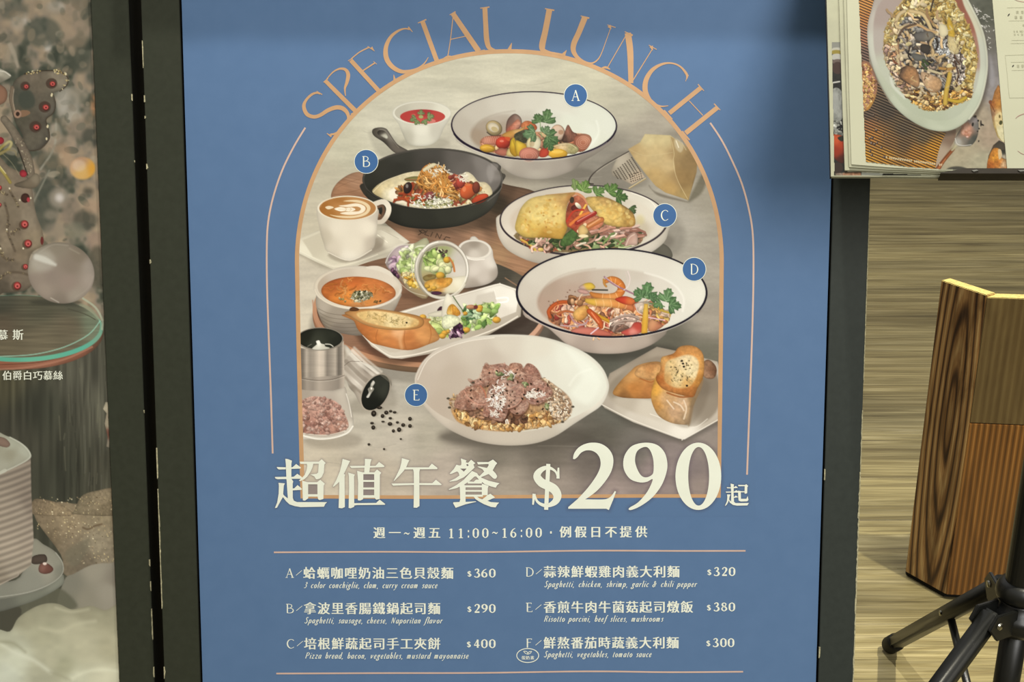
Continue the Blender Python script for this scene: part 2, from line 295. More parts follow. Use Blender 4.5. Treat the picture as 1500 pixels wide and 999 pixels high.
DIG = {
 '0': [([(.3, .03), (.08, .2), (.06, .5), (.08, .8), (.3, .97), (.52, .8), (.54, .5), (.52, .2), (.3, .03)], [.07, .12, .17, .12, .07, .12, .17, .12, .07])],
 '1': [([(.32, .04), (.32, .96)], .15), ([(.1, .18), (.32, .05)], .06), ([(.1, .97), (.54, .97)], .06)],
 '2': [([(.1, .26), (.16, .1), (.32, .04), (.48, .14), (.5, .32), (.36, .6), (.1, .9)], [.12, .08, .08, .14, .16, .1, .05]), ([(.06, .92), (.56, .92)], .13)],
 '3': [([(.1, .18), (.26, .04), (.44, .1), (.46, .3), (.28, .46)], [.1, .07, .12, .13, .06]), ([(.24, .46), (.48, .56), (.54, .76), (.4, .95), (.16, .96), (.06, .84)], [.05, .11, .17, .1, .07, .12])],
 '4': [([(.4, .03), (.4, .97)], .15), ([(.38, .06), (.04, .68)], .06), ([(.02, .69), (.6, .69)], .08)],
 '5': [([(.12, .06), (.52, .06)], .1), ([(.14, .06), (.12, .45)], .06), ([(.12, .45), (.4, .42), (.52, .64), (.42, .9), (.08, .95)], [.05, .1, .16, .1, .07])],
 '6': [([(.5, .05), (.24, .2), (.08, .52), (.1, .8), (.3, .96), (.5, .84), (.52, .6), (.32, .44), (.12, .56)], [.05, .09, .16, .15, .07, .13, .13, .07, .05])],
 '8': [([(.3, .04), (.12, .16), (.16, .36), (.44, .54), (.54, .76), (.3, .97), (.08, .78), (.14, .56), (.42, .38), (.48, .16), (.3, .04)], [.06, .12, .14, .12, .14, .06, .13, .08, .07, .1, .06])],
 '9': [([(.1, .95), (.36, .8), (.52, .48), (.5, .2), (.3, .04), (.1, .16), (.08, .4), (.28, .56), (.48, .44)], [.05, .09, .16, .15, .07, .13, .13, .07, .05])],
 '$': [([(.46, .32), (.36, .2), (.2, .22), (.12, .36), (.3, .52), (.46, .68), (.36, .84), (.16, .84), (.1, .7)], [.08, .07, .09, .14, .14, .14, .1, .07, .08]), ([(.3, .1), (.28, .95)], .06)],
 ':': [([(.2, .3), (.34, .3)], .17), ([(.2, .85), (.34, .85)], .17)],
 '~': [([(.0, .56), (.15, .44), (.3, .48), (.45, .56), (.6, .42)], [.05, .09, .1, .09, .05])],
 '.': [([(.2, .5), (.38, .5)], .2)],
}
TITLE_SHAPES = []
for _k in ('chao', 'zhi', 'wu', 'can', 'qi'): TITLE_SHAPES += CH[_k]
HALO_LINES = [PRICE['two'][0]]+[q for k in ('nine', 'zero') for q in [PRICE[k][0]]+PRICE[k][1]]
for _p, _w in DOLLAR:
    _l, _r = strip(_p, _w); TITLE_SHAPES.append(fr(TD, _l+_r[::-1]))

# small italic letters: strokes on a unit x-height (y up); 1 = full stroke, 0 = hairline
_o = [(.36, 1), (.12, .75), (.08, .35), (.24, 0), (.5, .2), (.56, .65), (.36, 1)]
_n = lambda x: [([(x, 1), (x, 0)], 1), ([(x, .6), (x+.22, .95), (x+.4, .9), (x+.4, .1), (x+.52, .05)], (0, 0, 1, 1, 0))]
ITAL = {
 'a': [([(.52, .9), (.25, .98), (.06, .6), (.1, .1), (.3, .05), (.5, .5)], (0, 0, 1, 1, 0, 0)), ([(.54, 1), (.5, .15), (.66, .08)], (1, 1, 0))],
 'b': [([(.1, 1.75), (.1, .1)], 1), ([(.1, .6), (.34, 1), (.54, .7), (.44, .15), (.12, .02)], (0, 0, 1, 1, 0))],
 'c': [([(.5, .8), (.32, 1), (.1, .65), (.12, .2), (.3, 0), (.5, .2)], (1, 0, 1, 1, 0, 0))],
 'd': [([(.5, .85), (.28, 1), (.08, .6), (.12, .1), (.32, .05), (.5, .4)], (0, 0, 1, 1, 0, 0)), ([(.52, 1.75), (.52, .15), (.66, .06)], (1, 1, 0))],
 'e': [([(.1, .42), (.42, .6), (.42, .92), (.24, 1), (.08, .6), (.12, .12), (.3, 0), (.5, .22)], (0, 0, 0, 0, 1, 1, 0, 0))],
 'f': [([(.56, 1.65), (.4, 1.78), (.28, 1.3), (.2, .2), (.08, -.5), (-.08, -.5)], (1, 0, 1, 1, 0, 0)), ([(.06, .98), (.44, .98)], 0)],
 'g': [([(.34, 1), (.12, .8), (.14, .45), (.34, .4), (.48, .6), (.46, .9), (.34, 1)], (0, 1, 1, 0, 1, 1, 0)), ([(.2, .4), (.14, .2), (.4, .05), (.42, -.35), (.14, -.55), (-.06, -.35), (.12, -.05)], (0, 0, 1, 1, 0, 1, 0)), ([(.46, .9), (.62, .98)], 0)],
 'h': [([(.1, 1.75), (.1, 0)], 1), ([(.1, .6), (.32, .96), (.5, .86), (.46, .1), (.6, .05)], (0, 0, 1, 1, 0))],
 'i': [([(.16, 1), (.14, .12), (.28, .05)], (1, 1, 0)), ([(.2, 1.5), (.2, 1.36)], 1)],
 'k': [([(.1, 1.75), (.1, 0)], 1), ([(.12, .45), (.48, .95)], 0), ([(.2, .52), (.44, .08), (.58, .06)], (1, 1, 0))],
 'l': [([(.14, 1.75), (.12, .12), (.26, .05)], (1, 1, 0))],
 'm': [([(.08, 1), (.08, 0)], 1), ([(.08, .6), (.26, .96), (.4, .86), (.38, 0)], (0, 0, 1, 1)), ([(.38, .6), (.58, .96), (.72, .86), (.7, .1), (.84, .05)], (0, 0, 1, 1, 0))],
 'n': [([(.08, 1), (.08, 0)], 1), ([(.08, .6), (.3, .96), (.48, .86), (.44, .1), (.58, .05)], (0, 0, 1, 1, 0))],
 'o': [(_o, (0, 1, 1, 0, 1, 1, 0))],
 'p': [([(.1, 1), (.04, -.6)], 1), ([(.1, .6), (.34, 1), (.54, .7), (.44, .15), (.12, .05)], (0, 0, 1, 1, 0))],
 'r': [([(.1, 1), (.08, 0)], 1), ([(.1, .6), (.3, .95), (.46, .9)], (0, 0, 1))],
 's': [([(.44, .85), (.28, 1), (.12, .78), (.36, .4), (.3, .05), (.06, .1)], (1, 0, 1, 1, 0, 1))],
 't': [([(.2, 1.4), (.14, .15), (.34, .05)], (0, 1, 0)), ([(.04, .98), (.38, .98)], 0)],
 'u': [([(.1, 1), (.1, .2), (.28, .02), (.48, .4)], (1, 1, 0, 0)), ([(.52, 1), (.5, .12), (.64, .05)], (1, 1, 0))],
 'v': [([(.08, 1), (.2, .05)], 1), ([(.2, .05), (.5, .6), (.46, 1)], (0, 0, 1))],
 'w': [([(.06, 1), (.16, .05)], 1), ([(.16, .05), (.4, .9)], 0), ([(.4, 1), (.48, .05)], 1), ([(.48, .05), (.74, 1)], 0)],
 'x': [([(.06, .95), (.5, .05)], 1), ([(.02, .05), (.54, .95)], 0)],
 'y': [([(.08, 1), (.24, .1)], 1), ([(.5, 1), (.4, .2), (.12, -.5), (-.06, -.5)], (1, 0, 0, 1))],
 'z': [([(.06, .95), (.5, .95)], 1), ([(.5, .95), (.04, .05)], 0), ([(.04, .05), (.54, .05)], 1)],
 ',': [([(.12, .08), (.04, -.3)], (1, 0))],
 'S': [([(.66, 1.45), (.5, 1.68), (.26, 1.5), (.3, 1.1), (.6, .6), (.48, .1), (.2, 0), (.04, .3)], (0, 0, 1, 1, 1, 1, 0, 0))],
 'N': [([(.1, 0), (.14, 1.6)], 0), ([(.14, 1.6), (.66, .05)], 1), ([(.66, .05), (.74, 1.6)], 0)],
 'P': [([(.14, 1.6), (.1, 0)], 1), ([(.04, 1.6), (.5, 1.62), (.7, 1.25), (.5, .82), (.14, .8)], (0, 0, 1, 0, 0))],
 'R': [([(.14, 1.6), (.1, 0)], 1), ([(.04, 1.6), (.5, 1.62), (.68, 1.25), (.5, .85), (.14, .82)], (0, 0, 1, 0, 0)), ([(.4, .84), (.72, .02)], 1)],
 '3': [([(.14, 1.4), (.4, 1.6), (.5, 1.25), (.24, .9), (.52, .6), (.36, .05), (.04, .1)], (0, 0, 1, 0, 1, 0, 1))],
 '&': [([(.7, .9), (.5, .2), (.2, 0), (.02, .4), (.5, 1.1), (.4, 1.55), (.2, 1.3), (.6, .05)], (0, 0, 1, 1, 0, 0, 1, 1)), ([(.5, .9), (.8, .95)], 0)],
}
ITW = {'m': 1.08, 'w': .98, 'i': .46, 'l': .44, 't': .54, 'r': .6, 's': .62, 'f': .58, ',': .42, ' ': .72, 'c': .68, 'e': .68, 'S': .9, 'N': 1.05, 'P': .9, 'R': .95, '&': 1.05, 'z': .72}
F1 = (380, 0, 4.161); F2 = (740, 0, 3.947); F3 = (430, 180, 4.541); F4 = (720, 180, 4.163); F5 = (430, 340, 4.539)
F6 = (740, 350, 4.545); F7 = (420, 470, 4.412); F8 = (740, 480, 4.054); FA = (650, 120, 5.769); FE = (600, 480, 5.0)

def parsley(c, x, y, r, a, col='5c8050', dark='365c33', light='86a868', **k):
    pts = []
    for q, rr in ((-2.2, .3), (-1.75, .62), (-1.45, .86), (-1.15, .8), (-.98, .9), (-.74, .5), (-.55, .86), (-.33, .84), (-.15, 1.04), (0, .98), (.15, 1.06), (.33, .84), (.55, .88), (.74, .5), (.98, .9), (1.15, .8), (1.45, .86), (1.75, .62), (2.2, .3), (3.14, .16)):
        pts.append((x+math.cos(a+q)*r*rr, y+math.sin(a+q)*r*rr))
    c.pol(pts, col, n=3, ed=.25, ew=1.2, nz=(.2, 2.5, 2.5, int(x)), **k)
    for q in (-1.1, -.55, 0, .55, 1.1):
        c.lin([(x-math.cos(a)*r*.1, y-math.sin(a)*r*.1), (x+math.cos(a+q)*r*.75, y+math.sin(a+q)*r*.75)], r*.06, light, a=.6, sm=0)
    for q in (-.8, .3, .85):
        c.lin([(x, y), (x+math.cos(a+q)*r*.6, y+math.sin(a+q)*r*.6)], r*.05, dark, a=.5, sm=0)

def paint_arch():
    c = Canvas(384, 62, 1112, 762, .8)
    # ---- ground of the printed photograph: a pale stone table top
    c.oid = 1; c.f = (0, 0, 1)
    bb = c.box(384, 62, 1112, 762); sl, X, Y = bb
    base = [(520, 110, 'c4c0a8'), (640, 100, 'cfcbb4'), (745, 95, 'd2ceb7'), (860, 115, 'c8c4ac'), (930, 140, 'bcb7a2'), (960, 185, 'aca494'), (985, 215, '968f80'), (1040, 290, 'a39c8c'),
            (1000, 330, 'aba598'), (1035, 400, 'a49d90'), (1040, 470, '999184'), (1035, 520, '6c695c'), (985, 510, '5f5c50'), (930, 520, '66645a'), (890, 520, '5a5a50'), (640, 150, 'cdc9b4'),
            (500, 215, 'c3bfa8'), (480, 260, 'bfb8a2'), (460, 330, 'c2baa4'), (560, 180, 'cfcbb6'), (610, 215, 'cbc6b0'), (680, 215, 'c5bfac'), (650, 250, 'b5ada0'), (900, 240, '8f897d'),
            (450, 420, 'c8bfac'), (450, 470, 'cdc4b0'), (455, 520, 'b8b0a0'), (560, 560, 'aaa498'), (540, 620, 'b2ab9c'), (590, 640, 'bab2a3'), (480, 690, 'bcb29f'), (560, 700, 'b5aa99'), (620, 640, 'aaa393'),
            (620, 560, 'aca698'), (650, 690, 'aca194'), (700, 700, 'a0968a'), (720, 670, '7f786c'), (800, 670, '6f685e'), (880, 640, '5d5950'), (900, 600, '65635a'), (870, 680, '6f6760'), (930, 660, '6f6a63'),
            (960, 690, '8d7f7c'), (1010, 680, '7f7472'), (1030, 650, '8a8078'), (820, 715, '958a80'), (740, 712, '9b9184'), (890, 715, '93857f'), (1030, 715, '8c7f78'), (780, 490, '4e463d'), (700, 270, '9a9080')]
    # low-resolution gradient first (fast), then up
    k = 12; xs = np.arange(0, c.W+k, k); ys = np.arange(0, c.H+k, k)
    GX, GY = np.meshgrid(c.x0+xs*c.st, c.y0+ys*c.st)
    G = c.color(base, GX, GY)
    fx = np.arange(c.W)/k; fy = np.arange(c.H)/k; ix = fx.astype(int); iy = fy.astype(int); tx = (fx-ix)[None, :, None]; ty = (fy-iy)[:, None, None]
    C = (G[iy][:, ix]*(1-tx)+G[iy][:, ix+1]*tx)*(1-ty)+(G[iy+1][:, ix]*(1-tx)+G[iy+1][:, ix+1]*tx)*ty
    n = vnoise(X/38, Y/7, 3)*.5+vnoise(X/14, Y/3.2, 4)*.3+vnoise(X/3, Y/2, 5)*.2-.5
    n2 = vnoise(X/60+Y/90, Y/25, 9)-.5
    C = C*(1+.13*n+.07*n2)[..., None]
    c.c[...] = C; c.id[...] = 1
    streaks = random.Random(3)
    for _ in range(46):
        x = streaks.uniform(440, 1050); y = streaks.choice([streaks.uniform(90, 200), streaks.uniform(590, 720), streaks.uniform(200, 330)]); l = streaks.uniform(15, 60)
        c.lin([(x, y), (x+l*.4, y+streaks.uniform(-3, 3)), (x+l, y+streaks.uniform(-4, 4))], .9, streaks.choice(['8d8777', 'dcd8c4', '8a8474']), a=.22, oid=-1)

    # ---- round board under the pan
    c.oid = 2; c.f = (0, 0, 1)
    c.pol([(485, 290), (494, 268), (522, 252), (560, 258), (700, 258), (740, 270), (782, 280), (800, 300), (830, 400), (800, 420), (765, 404), (735, 392), (700, 390), (640, 380), (606, 362), (584, 346), (566, 328), (545, 316), (500, 305)],
          [(500, 275, 'a37a5c'), (520, 262, 'a88266'), (510, 300, '8a6248'), (560, 320, '8a6a52'), (600, 345, '9a745a'), (620, 340, '7a5f4b'), (660, 345, '8c6c56'), (700, 350, 'a07c62'), (730, 370, 'a2805f'), (745, 275, '5a4636'), (730, 300, '3c3428'), (765, 285, '6a5240'),
           (715, 330, '6b5442'), (740, 345, '8c6a50'), (780, 400, '9b7658'), (760, 390, '9f795c')], nz=(.1, 30, 2.2, 6, .25), ed=.2, ew=2)
    c.lin([(487, 291), (496, 300), (520, 308), (548, 316)], 1.2, '6a4a36', a=.7, oid=-1)
    c.lin([(489, 285), (505, 283), (530, 277)], .8, '7b573f', a=.6, oid=-1)
    for (a, b) in (((492, 276), (528, 262)), ((500, 292), (532, 286)), ((600, 350), (720, 372)), ((650, 352), (752, 392)), ((690, 345), (760, 372))):
        c.lin([a, ((a[0]+b[0])/2, (a[1]+b[1])/2-1.5), b], .7, '7d5b44', a=.5, oid=-1)
    # lettering burnt into the board
    c.lin([(614, 337), (617, 341), (613, 344)], 1.3, '3a2c20', a=.8, oid=-1)
    c.f = F3
    for pts in ([(855, 712), (840, 722), (862, 735), (878, 722), (858, 712)], [(890, 715), (872, 742), (900, 752)], [(925, 728), (912, 755)], [(945, 762), (955, 735), (972, 770), (985, 742)], [(1040, 765), (1015, 758), (1000, 775), (1020, 790)]):
        c.lin(pts, 5.5, '41342a', sm=0, a=.85, oid=-1)

    # ---- big dark round tray
    c.oid = 3; c.f = (0, 0, 1)
    c.ell(630, 478, 176, 84, '6b655b', a=.45, soft=5, oid=-1)
    c.ell(629, 462, 171, 84, [(470, 480, '9c7156'), (520, 520, '8a6a52'), (600, 540, '6e5844'), (680, 545, '5a4c40'), (780, 470, '8a6a56'), (745, 395, '7e7264')], soft=.7, ed=.2, ew=1.5)
    c.ell(629, 455, 171, 83, [(462, 440, 'b98a6a'), (480, 490, 'a97c60'), (540, 525, 'b28363'), (620, 535, 'ac8062'), (700, 530, 'a58468'), (745, 393, 'd8d0c0'), (780, 410, 'd5cbbb'), (790, 470, 'c4987e'), (600, 380, '80604a')])
    c.ell(630, 451, 166, 80, [(470, 440, '5a4436'), (500, 500, '8c6a54'), (560, 522, '8a5f48'), (620, 520, '6a4a38'), (640, 430, '7a5e48'), (600, 420, '86654e'), (740, 405, '4a463c'), (755, 415, '5b5448'), (640, 400, '6d5543'), (720, 500, '3c342c'), (780, 480, '4a4038')], nz=(.08, 20, 2, 8))
    c.lin([(458, 440), (462, 462), (478, 492), (520, 520)], 2, 'b3866a', a=.7, oid=-1)
    c.lin([(740, 407), (757, 418)], 1.6, '8d6f58', oid=-1)

    # ---- small cup of red sauce
    c.oid = 7; c.f = F1
    c.ell(1010, 870, 150, 38, '8f8a7a', a=.4, soft=4, oid=-1)
    c.pol([(818, 700), (850, 760), (895, 862), (930, 885), (990, 890), (1050, 880), (1095, 845), (1125, 780), (1166, 700), (1080, 650), (900, 650)], [(850, 740, 'cfccba'), (900, 840, 'bcb8a6'), (990, 860, 'd8d5c4'), (1080, 800, 'c6c2b2'), (1140, 730, 'cdc9b9'), (990, 790, 'e0ddcc')], ed=.12, ew=2)
    c.ell(990, 690, 179, 75, 'dfdccb', ed=.12, ew=1); c.ell(990, 688, 165, 64, [(850, 690, 'bdb8a6'), (990, 640, 'c9c4b2'), (1130, 690, 'dad7c5')])
    c.ell(995, 711, 137, 44, [(880, 700, 'b8433e'), (1000, 680, 'a9393a'), (1100, 710, 'bd4a42'), (990, 745, 'c6594e')], oid=8)
    c.ell(1045, 738, 30, 12, 'd99083', oid=8, a=.7); c.ell(940, 700, 12, 6, 'd06a55', oid=8, a=.8)
    for (x, y, r, a) in ((985, 695, 34, -1.5), (1030, 712, 44, -.1), (950, 722, 42, 2.7), (1005, 735, 36, 1.1), (965, 738, 34, 2.2)):
        parsley(c, x, y, r*.8, a, '7c8f5c', '5c7044', 'a8b484', oid=8)
    c.ell(985, 712, 14, 10, 'a2ad6c', oid=8)

    # ---- cast-iron pan and its handle
    c.oid = 9; c.f = F3
    c.pol([(500, 70), (620, 60), (760, 190), (600, 240)], '7c786b', a=.25, soft=4, oid=-1)
    c.pol([(523, 60), (535, 38), (580, 30), (615, 38), (635, 60), (690, 140), (765, 188), (720, 205), (668, 195), (600, 130), (540, 90)], [(530, 60, '565046'), (600, 45, '7a746a'), (600, 130, '4c463e'), (700, 180, '6a6258'), (640, 90, '827b70')], ed=.3, ew=1.5)
    c.pol([(558, 62), (575, 48), (605, 55), (628, 90), (620, 106), (590, 92), (565, 80)], [(570, 60, '3a352e'), (590, 60, '504a42'), (600, 90, 'c8c4b2'), (620, 98, 'd5d2c0')], ed=.3, ew=1, oid=-1)
    c.lin([(575, 45), (612, 52), (640, 90), (700, 165)], 5, '948d80', a=.5, oid=-1)
    c.ell(960, 650, 400, 80, '2e281f', a=.35, soft=6, oid=-1)
    body = [(465, 400), (458, 440), (470, 475), (520, 530), (570, 600), (640, 650), (740, 690), (880, 706), (1000, 700), (1120, 680), (1230, 635), (1310, 580), (1360, 500), (1388, 400), (1380, 330), (1000, 300), (600, 330)]
    c.pol(body, [(500, 500, '3b3b32'), (650, 620, '2d2d25'), (900, 660, '32322a'), (1200, 600, '3c3c33'), (1350, 450, '4f4c44'), (760, 600, '33332b'), (1000, 600, '38382f')], ed=.3, ew=3)
    c.ell(925, 372, 467, 204, '504c45', rot=-.015, ed=.35, ew=1)
    c.pol([(440, 420), (470, 405), (480, 470), (468, 475)], '3a372f'); c.pol([(1320, 262), (1360, 268), (1380, 290), (1372, 318), (1340, 310)], '57524c', ed=.3)
    c.ell(925, 374, 455, 193, [(500, 380, '34342c'), (560, 300, '3a3931'), (700, 220, '403f38'), (900, 190, '4c4943'), (1100, 210, '625d57'), (1250, 260, '7f7973'), (1340, 340, '8b857f'), (1360, 420, '6f6963'), (520, 450, '2f2f27'), (700, 300, '37362f'), (900, 280, '47433d'), (1150, 300, '6a645e')], rot=-.015, soft=.8)
    c.lin([(468, 350), (560, 255), (700, 198), (900, 172), (1100, 182), (1250, 222), (1330, 262)], 5, '6b665e', a=.6, oid=-1)
    c.lin([(1375, 320), (1388, 380), (1372, 450), (1290, 520)], 5, '8a847c', a=.6, oid=-1)
    c.pol([(1300, 280), (1335, 330), (1310, 400), (1285, 330)], 'a8a29c', a=.35, soft=2, oid=-1)
    c.pol([(1315, 268), (1352, 272), (1362, 292), (1340, 320), (1318, 300)], '9d968f', a=.5, soft=1.5, oid=-1)
    c.oid = 10
    c.pol([(528, 465), (545, 425), (600, 388), (690, 352), (760, 330), (860, 320), (1000, 325), (1100, 345), (1150, 325), (1190, 345), (1230, 390), (1275, 395), (1312, 430), (1318, 480), (1240, 530), (1120, 560), (980, 575), (860, 570), (740, 552), (620, 515)],
          [(550, 460, 'c9b787'), (620, 410, 'd8c89c'), (700, 370, 'd9cba4'), (800, 340, 'dccfa8'), (640, 470, 'e6dcbc'), (700, 520, 'e5dbc0'), (1200, 370, 'ded2ae'), (1290, 450, 'd5c7a2'), (1150, 350, 'e0d6b8')], ed=.18, ew=2.5, nz=(.08, 5, 4, 11))
    c.lin([(530, 460), (600, 392), (700, 352), (800, 326)], 4, 'ece0bd', a=.7, oid=-1)
    c.pol([(640, 450), (720, 420), (760, 470), (740, 530), (650, 510)], 'f0e8d2', a=.8, soft=2)
    c.pol([(738, 372), (800, 355), (860, 362), (840, 385), (760, 388)], '8d8550', ed=.3); c.lin([(745, 375), (830, 380)], 4, 'b4504a', a=.6)
    c.heap([(690, 430), (800, 400), (1100, 380), (1230, 420), (1260, 500), (1100, 545), (850, 545), (700, 500)], 90, ['b8703f', '8a4a34', 'c98a4c', '7a5a3c', 'd9a05c', '9a8a5c', 'a65a40', 'd8c8a0'], (8, 20), 2.2, 21)
    c.pol([(860, 300), (930, 270), (1010, 310), (1060, 400), (1100, 470), (1000, 470), (880, 440), (820, 400)], 'c07a34', nz=(.2, 3, 3, 2))
    c.chop([(850, 320), (930, 280), (1000, 300), (1060, 380), (1100, 470), (1080, 520), (960, 460), (840, 430)], ['d0964c', 'dcac68', 'b87c38', 'c48a48', '9c6a34'], 16, 5, .6, an=.9, asp=3.5)
    c.threads([(870, 340), (930, 300), (980, 320), (1040, 400), (1080, 470), (960, 450), (860, 420)], 34, ['d39a50', 'e0b473', 'be823e', 'e8c488', 'cf9048'], 110, 9, 5, .9)
    c.heap([(790, 490), (1000, 500), (1060, 540), (900, 565), (780, 540)], 60, ['8f8f58', 'b8b488', 'd9d6b8', '7a7c48', 'e8e4d0'], (6, 13), 2, 22)
    c.heap([(1040, 360), (1110, 350), (1150, 400), (1090, 450)], 24, ['a6503c', '8a3f34', 'c06a4c', 'd8b090'], (9, 18), 1.8, 31)
    c.threads([(690, 450), (830, 470), (860, 530), (760, 530)], 14, ['b8552e', 'c96a38', 'a84a2c'], 90, 13, 8, .8)
    for (x, y, rx, ry, a, col) in ((760, 432, 28, 40, .3, '3a2c28'), (905, 485, 34, 26, -.5, '8c4a48'), (1160, 455, 48, 58, .9, 'c25c34'), (1215, 430, 26, 40, 0, '7c4030'), (1240, 505, 60, 28, -.4, 'b9492c'), (1110, 400, 30, 34, 0, 'b0493a')):
        c.ell(x, y, rx, ry, col, rot=a, sh=.3, ed=.35, ew=1.5)
    c.ell(755, 420, 9, 13, 'a09a92', a=.7); c.ell(1135, 440, 12, 18, 'e2895c', a=.7); c.ell(1160, 410, 22, 8, 'd97b4c', a=.7)
    c.threads([(870, 290), (1000, 280), (1040, 340), (900, 330)], 26, ['f2ead8', 'e8dcc0', 'fff8e8'], 34, 4, 9, 1.2)
    c.threads([(880, 470), (1060, 500), (1050, 560), (820, 550), (790, 480)], 46, ['f2ead8', 'e8dcc0', 'fff8e8'], 30, 4, 10, 1.2)
    c.threads([(1100, 345), (1160, 340), (1150, 400), (1090, 380)], 20, ['f2ead8', 'e0d4c0'], 30, 4, 12, 1.2)
    c.pol([(862, 305), (925, 268), (950, 280), (890, 312), (868, 325)], 'e9dcb4', ed=.2)
    # near rim of the pan again over the food
    c.oid = 9
    rim = [(925+467*math.cos(t), 372+204*math.sin(t)) for t in np.linspace(.25, 2.75, 24)]
    c.lin(rim, 9, '2c2b25', n=2); c.lin([(x, y-4) for x, y in rim[6:]], 3, '77726a', n=2, a=.5, oid=-1)

    # ---- saucer and latte cup
    c.oid = 4; c.f = F3
    c.pol([(40, 800), (165, 720), (560, 690), (770, 795), (500, 905), (270, 980), (180, 960), (30, 875)], '8f8573', a=.5, soft=4, sm=0, oid=-1)
    c.pol([(30, 770), (170, 715), (420, 660), (640, 690), (772, 790), (640, 860), (420, 945), (270, 978), (140, 920), (20, 860)], [(100, 780, 'd6cfb9'), (60, 850, 'e2dcc6'), (300, 960, 'd8d0ba'), (640, 780, 'cfc8b4'), (700, 800, 'dcd5c2'), (560, 850, 'bdb5a2'), (600, 730, 'b9b09c')], sm=0, ed=.1, ew=2)
    c.pol([(60, 780), (175, 730), (600, 712), (735, 795), (430, 915), (270, 945), (130, 890)], [(150, 800, 'c6bea8'), (620, 780, 'd6cfbb'), (250, 920, 'cfc8b2'), (560, 830, '9d9382'), (480, 880, 'a2998a')], sm=0, soft=1.5)
    c.lin([(40, 850), (150, 905), (270, 955), (420, 925), (560, 875)], 3, 'ece6d2', a=.7, oid=-1)
    c.lin([(560, 745), (625, 795)], 5, 'f0ead6', a=.9, oid=-1); c.lin([(590, 712), (700, 770)], 3, 'a39a88', a=.7, oid=-1)
    c.pol([(235, 865), (350, 930), (540, 850), (600, 800), (560, 760)], '8a7f6e', a=.55, soft=2.5, oid=-1)
    c.oid = 5
    c.lin([(540, 540), (600, 525), (632, 560), (625, 610), (590, 655), (545, 655)], [34, 36, 36, 34, 32, 30], [(560, 540, 'd9cfbc'), (630, 580, 'e6dcc8'), (590, 650, 'cabfac')])
    c.lin([(560, 560), (592, 552), (600, 590), (580, 632), (556, 636)], 18, '6b5240', oid=2)
    c.pol([(158, 560), (172, 700), (200, 800), (232, 862), (375, 918), (520, 845), (548, 760), (560, 640), (560, 570), (450, 540), (260, 540)], [(170, 600, 'cfc6b2'), (200, 760, 'c3b9a4'), (300, 700, 'ded5c1'), (400, 800, 'dcd3bf'), (500, 700, 'e3dac6'), (550, 620, 'cabfae'), (530, 800, 'bfb4a2'), (260, 860, 'd0c6b2'), (370, 900, 'e2dac8')], soft=.8, ed=.12, ew=3)
    c.lin([(232, 862), (375, 915), (520, 845)], 5, 'ddd4c2', oid=-1)
    c.ell(358, 568, 200, 84, 'e7dec8', ed=.1, ew=1)
    c.ell(360, 568, 188, 76, [(190, 570, 'a56e35'), (300, 505, 'a8733c'), (420, 500, 'b88550'), (530, 570, 'b07d49'), (360, 640, 'c29460'), (300, 560, 'b8834c'), (450, 590, 'b98a58'), (240, 610, 'a87238')], oid=6)
    c.pol([(212, 560), (238, 552), (268, 562), (240, 574), (222, 572)], 'ecdfc2', oid=6, a=.9)
    c.pol([(330, 520), (420, 512), (490, 535), (512, 572), (480, 612), (400, 632), (300, 628), (240, 610), (300, 618), (400, 618), (468, 598), (488, 568), (460, 540), (400, 526)], 'e9d7b0', oid=6, a=.85)
    c.pol([(300, 552), (350, 545), (420, 535), (470, 552), (478, 578), (450, 602), (380, 612), (310, 602), (360, 590), (430, 588), (448, 570), (420, 556), (360, 560)], 'efe4cb', oid=6, a=.95)
    c.pol([(272, 572), (310, 560), (350, 565), (385, 562), (412, 575), (385, 588), (345, 586), (310, 588)], 'f1e8d2', oid=6)
    c.lin([(300, 574), (400, 574)], 2.5, 'c9a370', oid=6, a=.8); c.lin([(340, 562), (352, 574), (340, 588)], 3, 'c39964', oid=6, a=.7); c.lin([(370, 560), (384, 574), (370, 590)], 3, 'c39964', oid=6, a=.7)
    c.lin([(180, 560), (200, 525), (260, 500), (360, 490)], 4, 'd9b98a', a=.4, oid=6)

    # ---- plate A
    c.oid = 11; c.f = FA
    c.ell(860, 770, 420, 85, '5e584e', a=.45, soft=7, oid=-1)
    c.pol([(100, 480), (250, 590), (400, 640), (470, 700), (560, 770), (660, 808), (780, 822), (900, 812), (1010, 780), (1110, 735), (1180, 670), (1300, 600), (1440, 480), (1300, 380), (240, 380)], [(500, 700, 'b4ab9d'), (620, 760, 'a79e91'), (780, 790, 'b0a89a'), (780, 700, 'a59c90'), (1000, 740, 'a39a8e'), (1150, 680, '8f877b'), (400, 640, 'c3bcae'), (300, 600, 'cac3b4')], soft=.9, ed=.12, ew=3)
    c.ell(763, 370, 702, 292, '241a2c', rot=.01)
    c.ell(763, 366, 690, 279, [(150, 380, 'b9b1a2'), (250, 240, 'c2bbac'), (500, 150, 'cbc5b6'), (750, 120, 'd0ccbd'), (1000, 170, 'd6d4c5'), (1250, 250, 'd9dbcb'), (1400, 360, 'dadccd'), (1300, 520, 'd8dac9'), (1100, 600, 'cfcfc0'), (300, 560, 'bdb6a8'), (600, 620, 'c6c0b2')], rot=.01, ed=.05, ew=2)
    c.ell(770, 450, 545, 212, [(280, 450, 'a1907c'), (300, 350, 'a89b8a'), (450, 280, 'b5ab9c'), (650, 250, 'c0b9ab'), (900, 250, 'd0cebf'), (1100, 300, 'd9dbcb'), (1250, 400, 'dcdecf'), (1280, 480, 'dcdfcf'), (500, 400, 'a89a88'), (1100, 430, 'd8dac9')], soft=4, rot=.01)
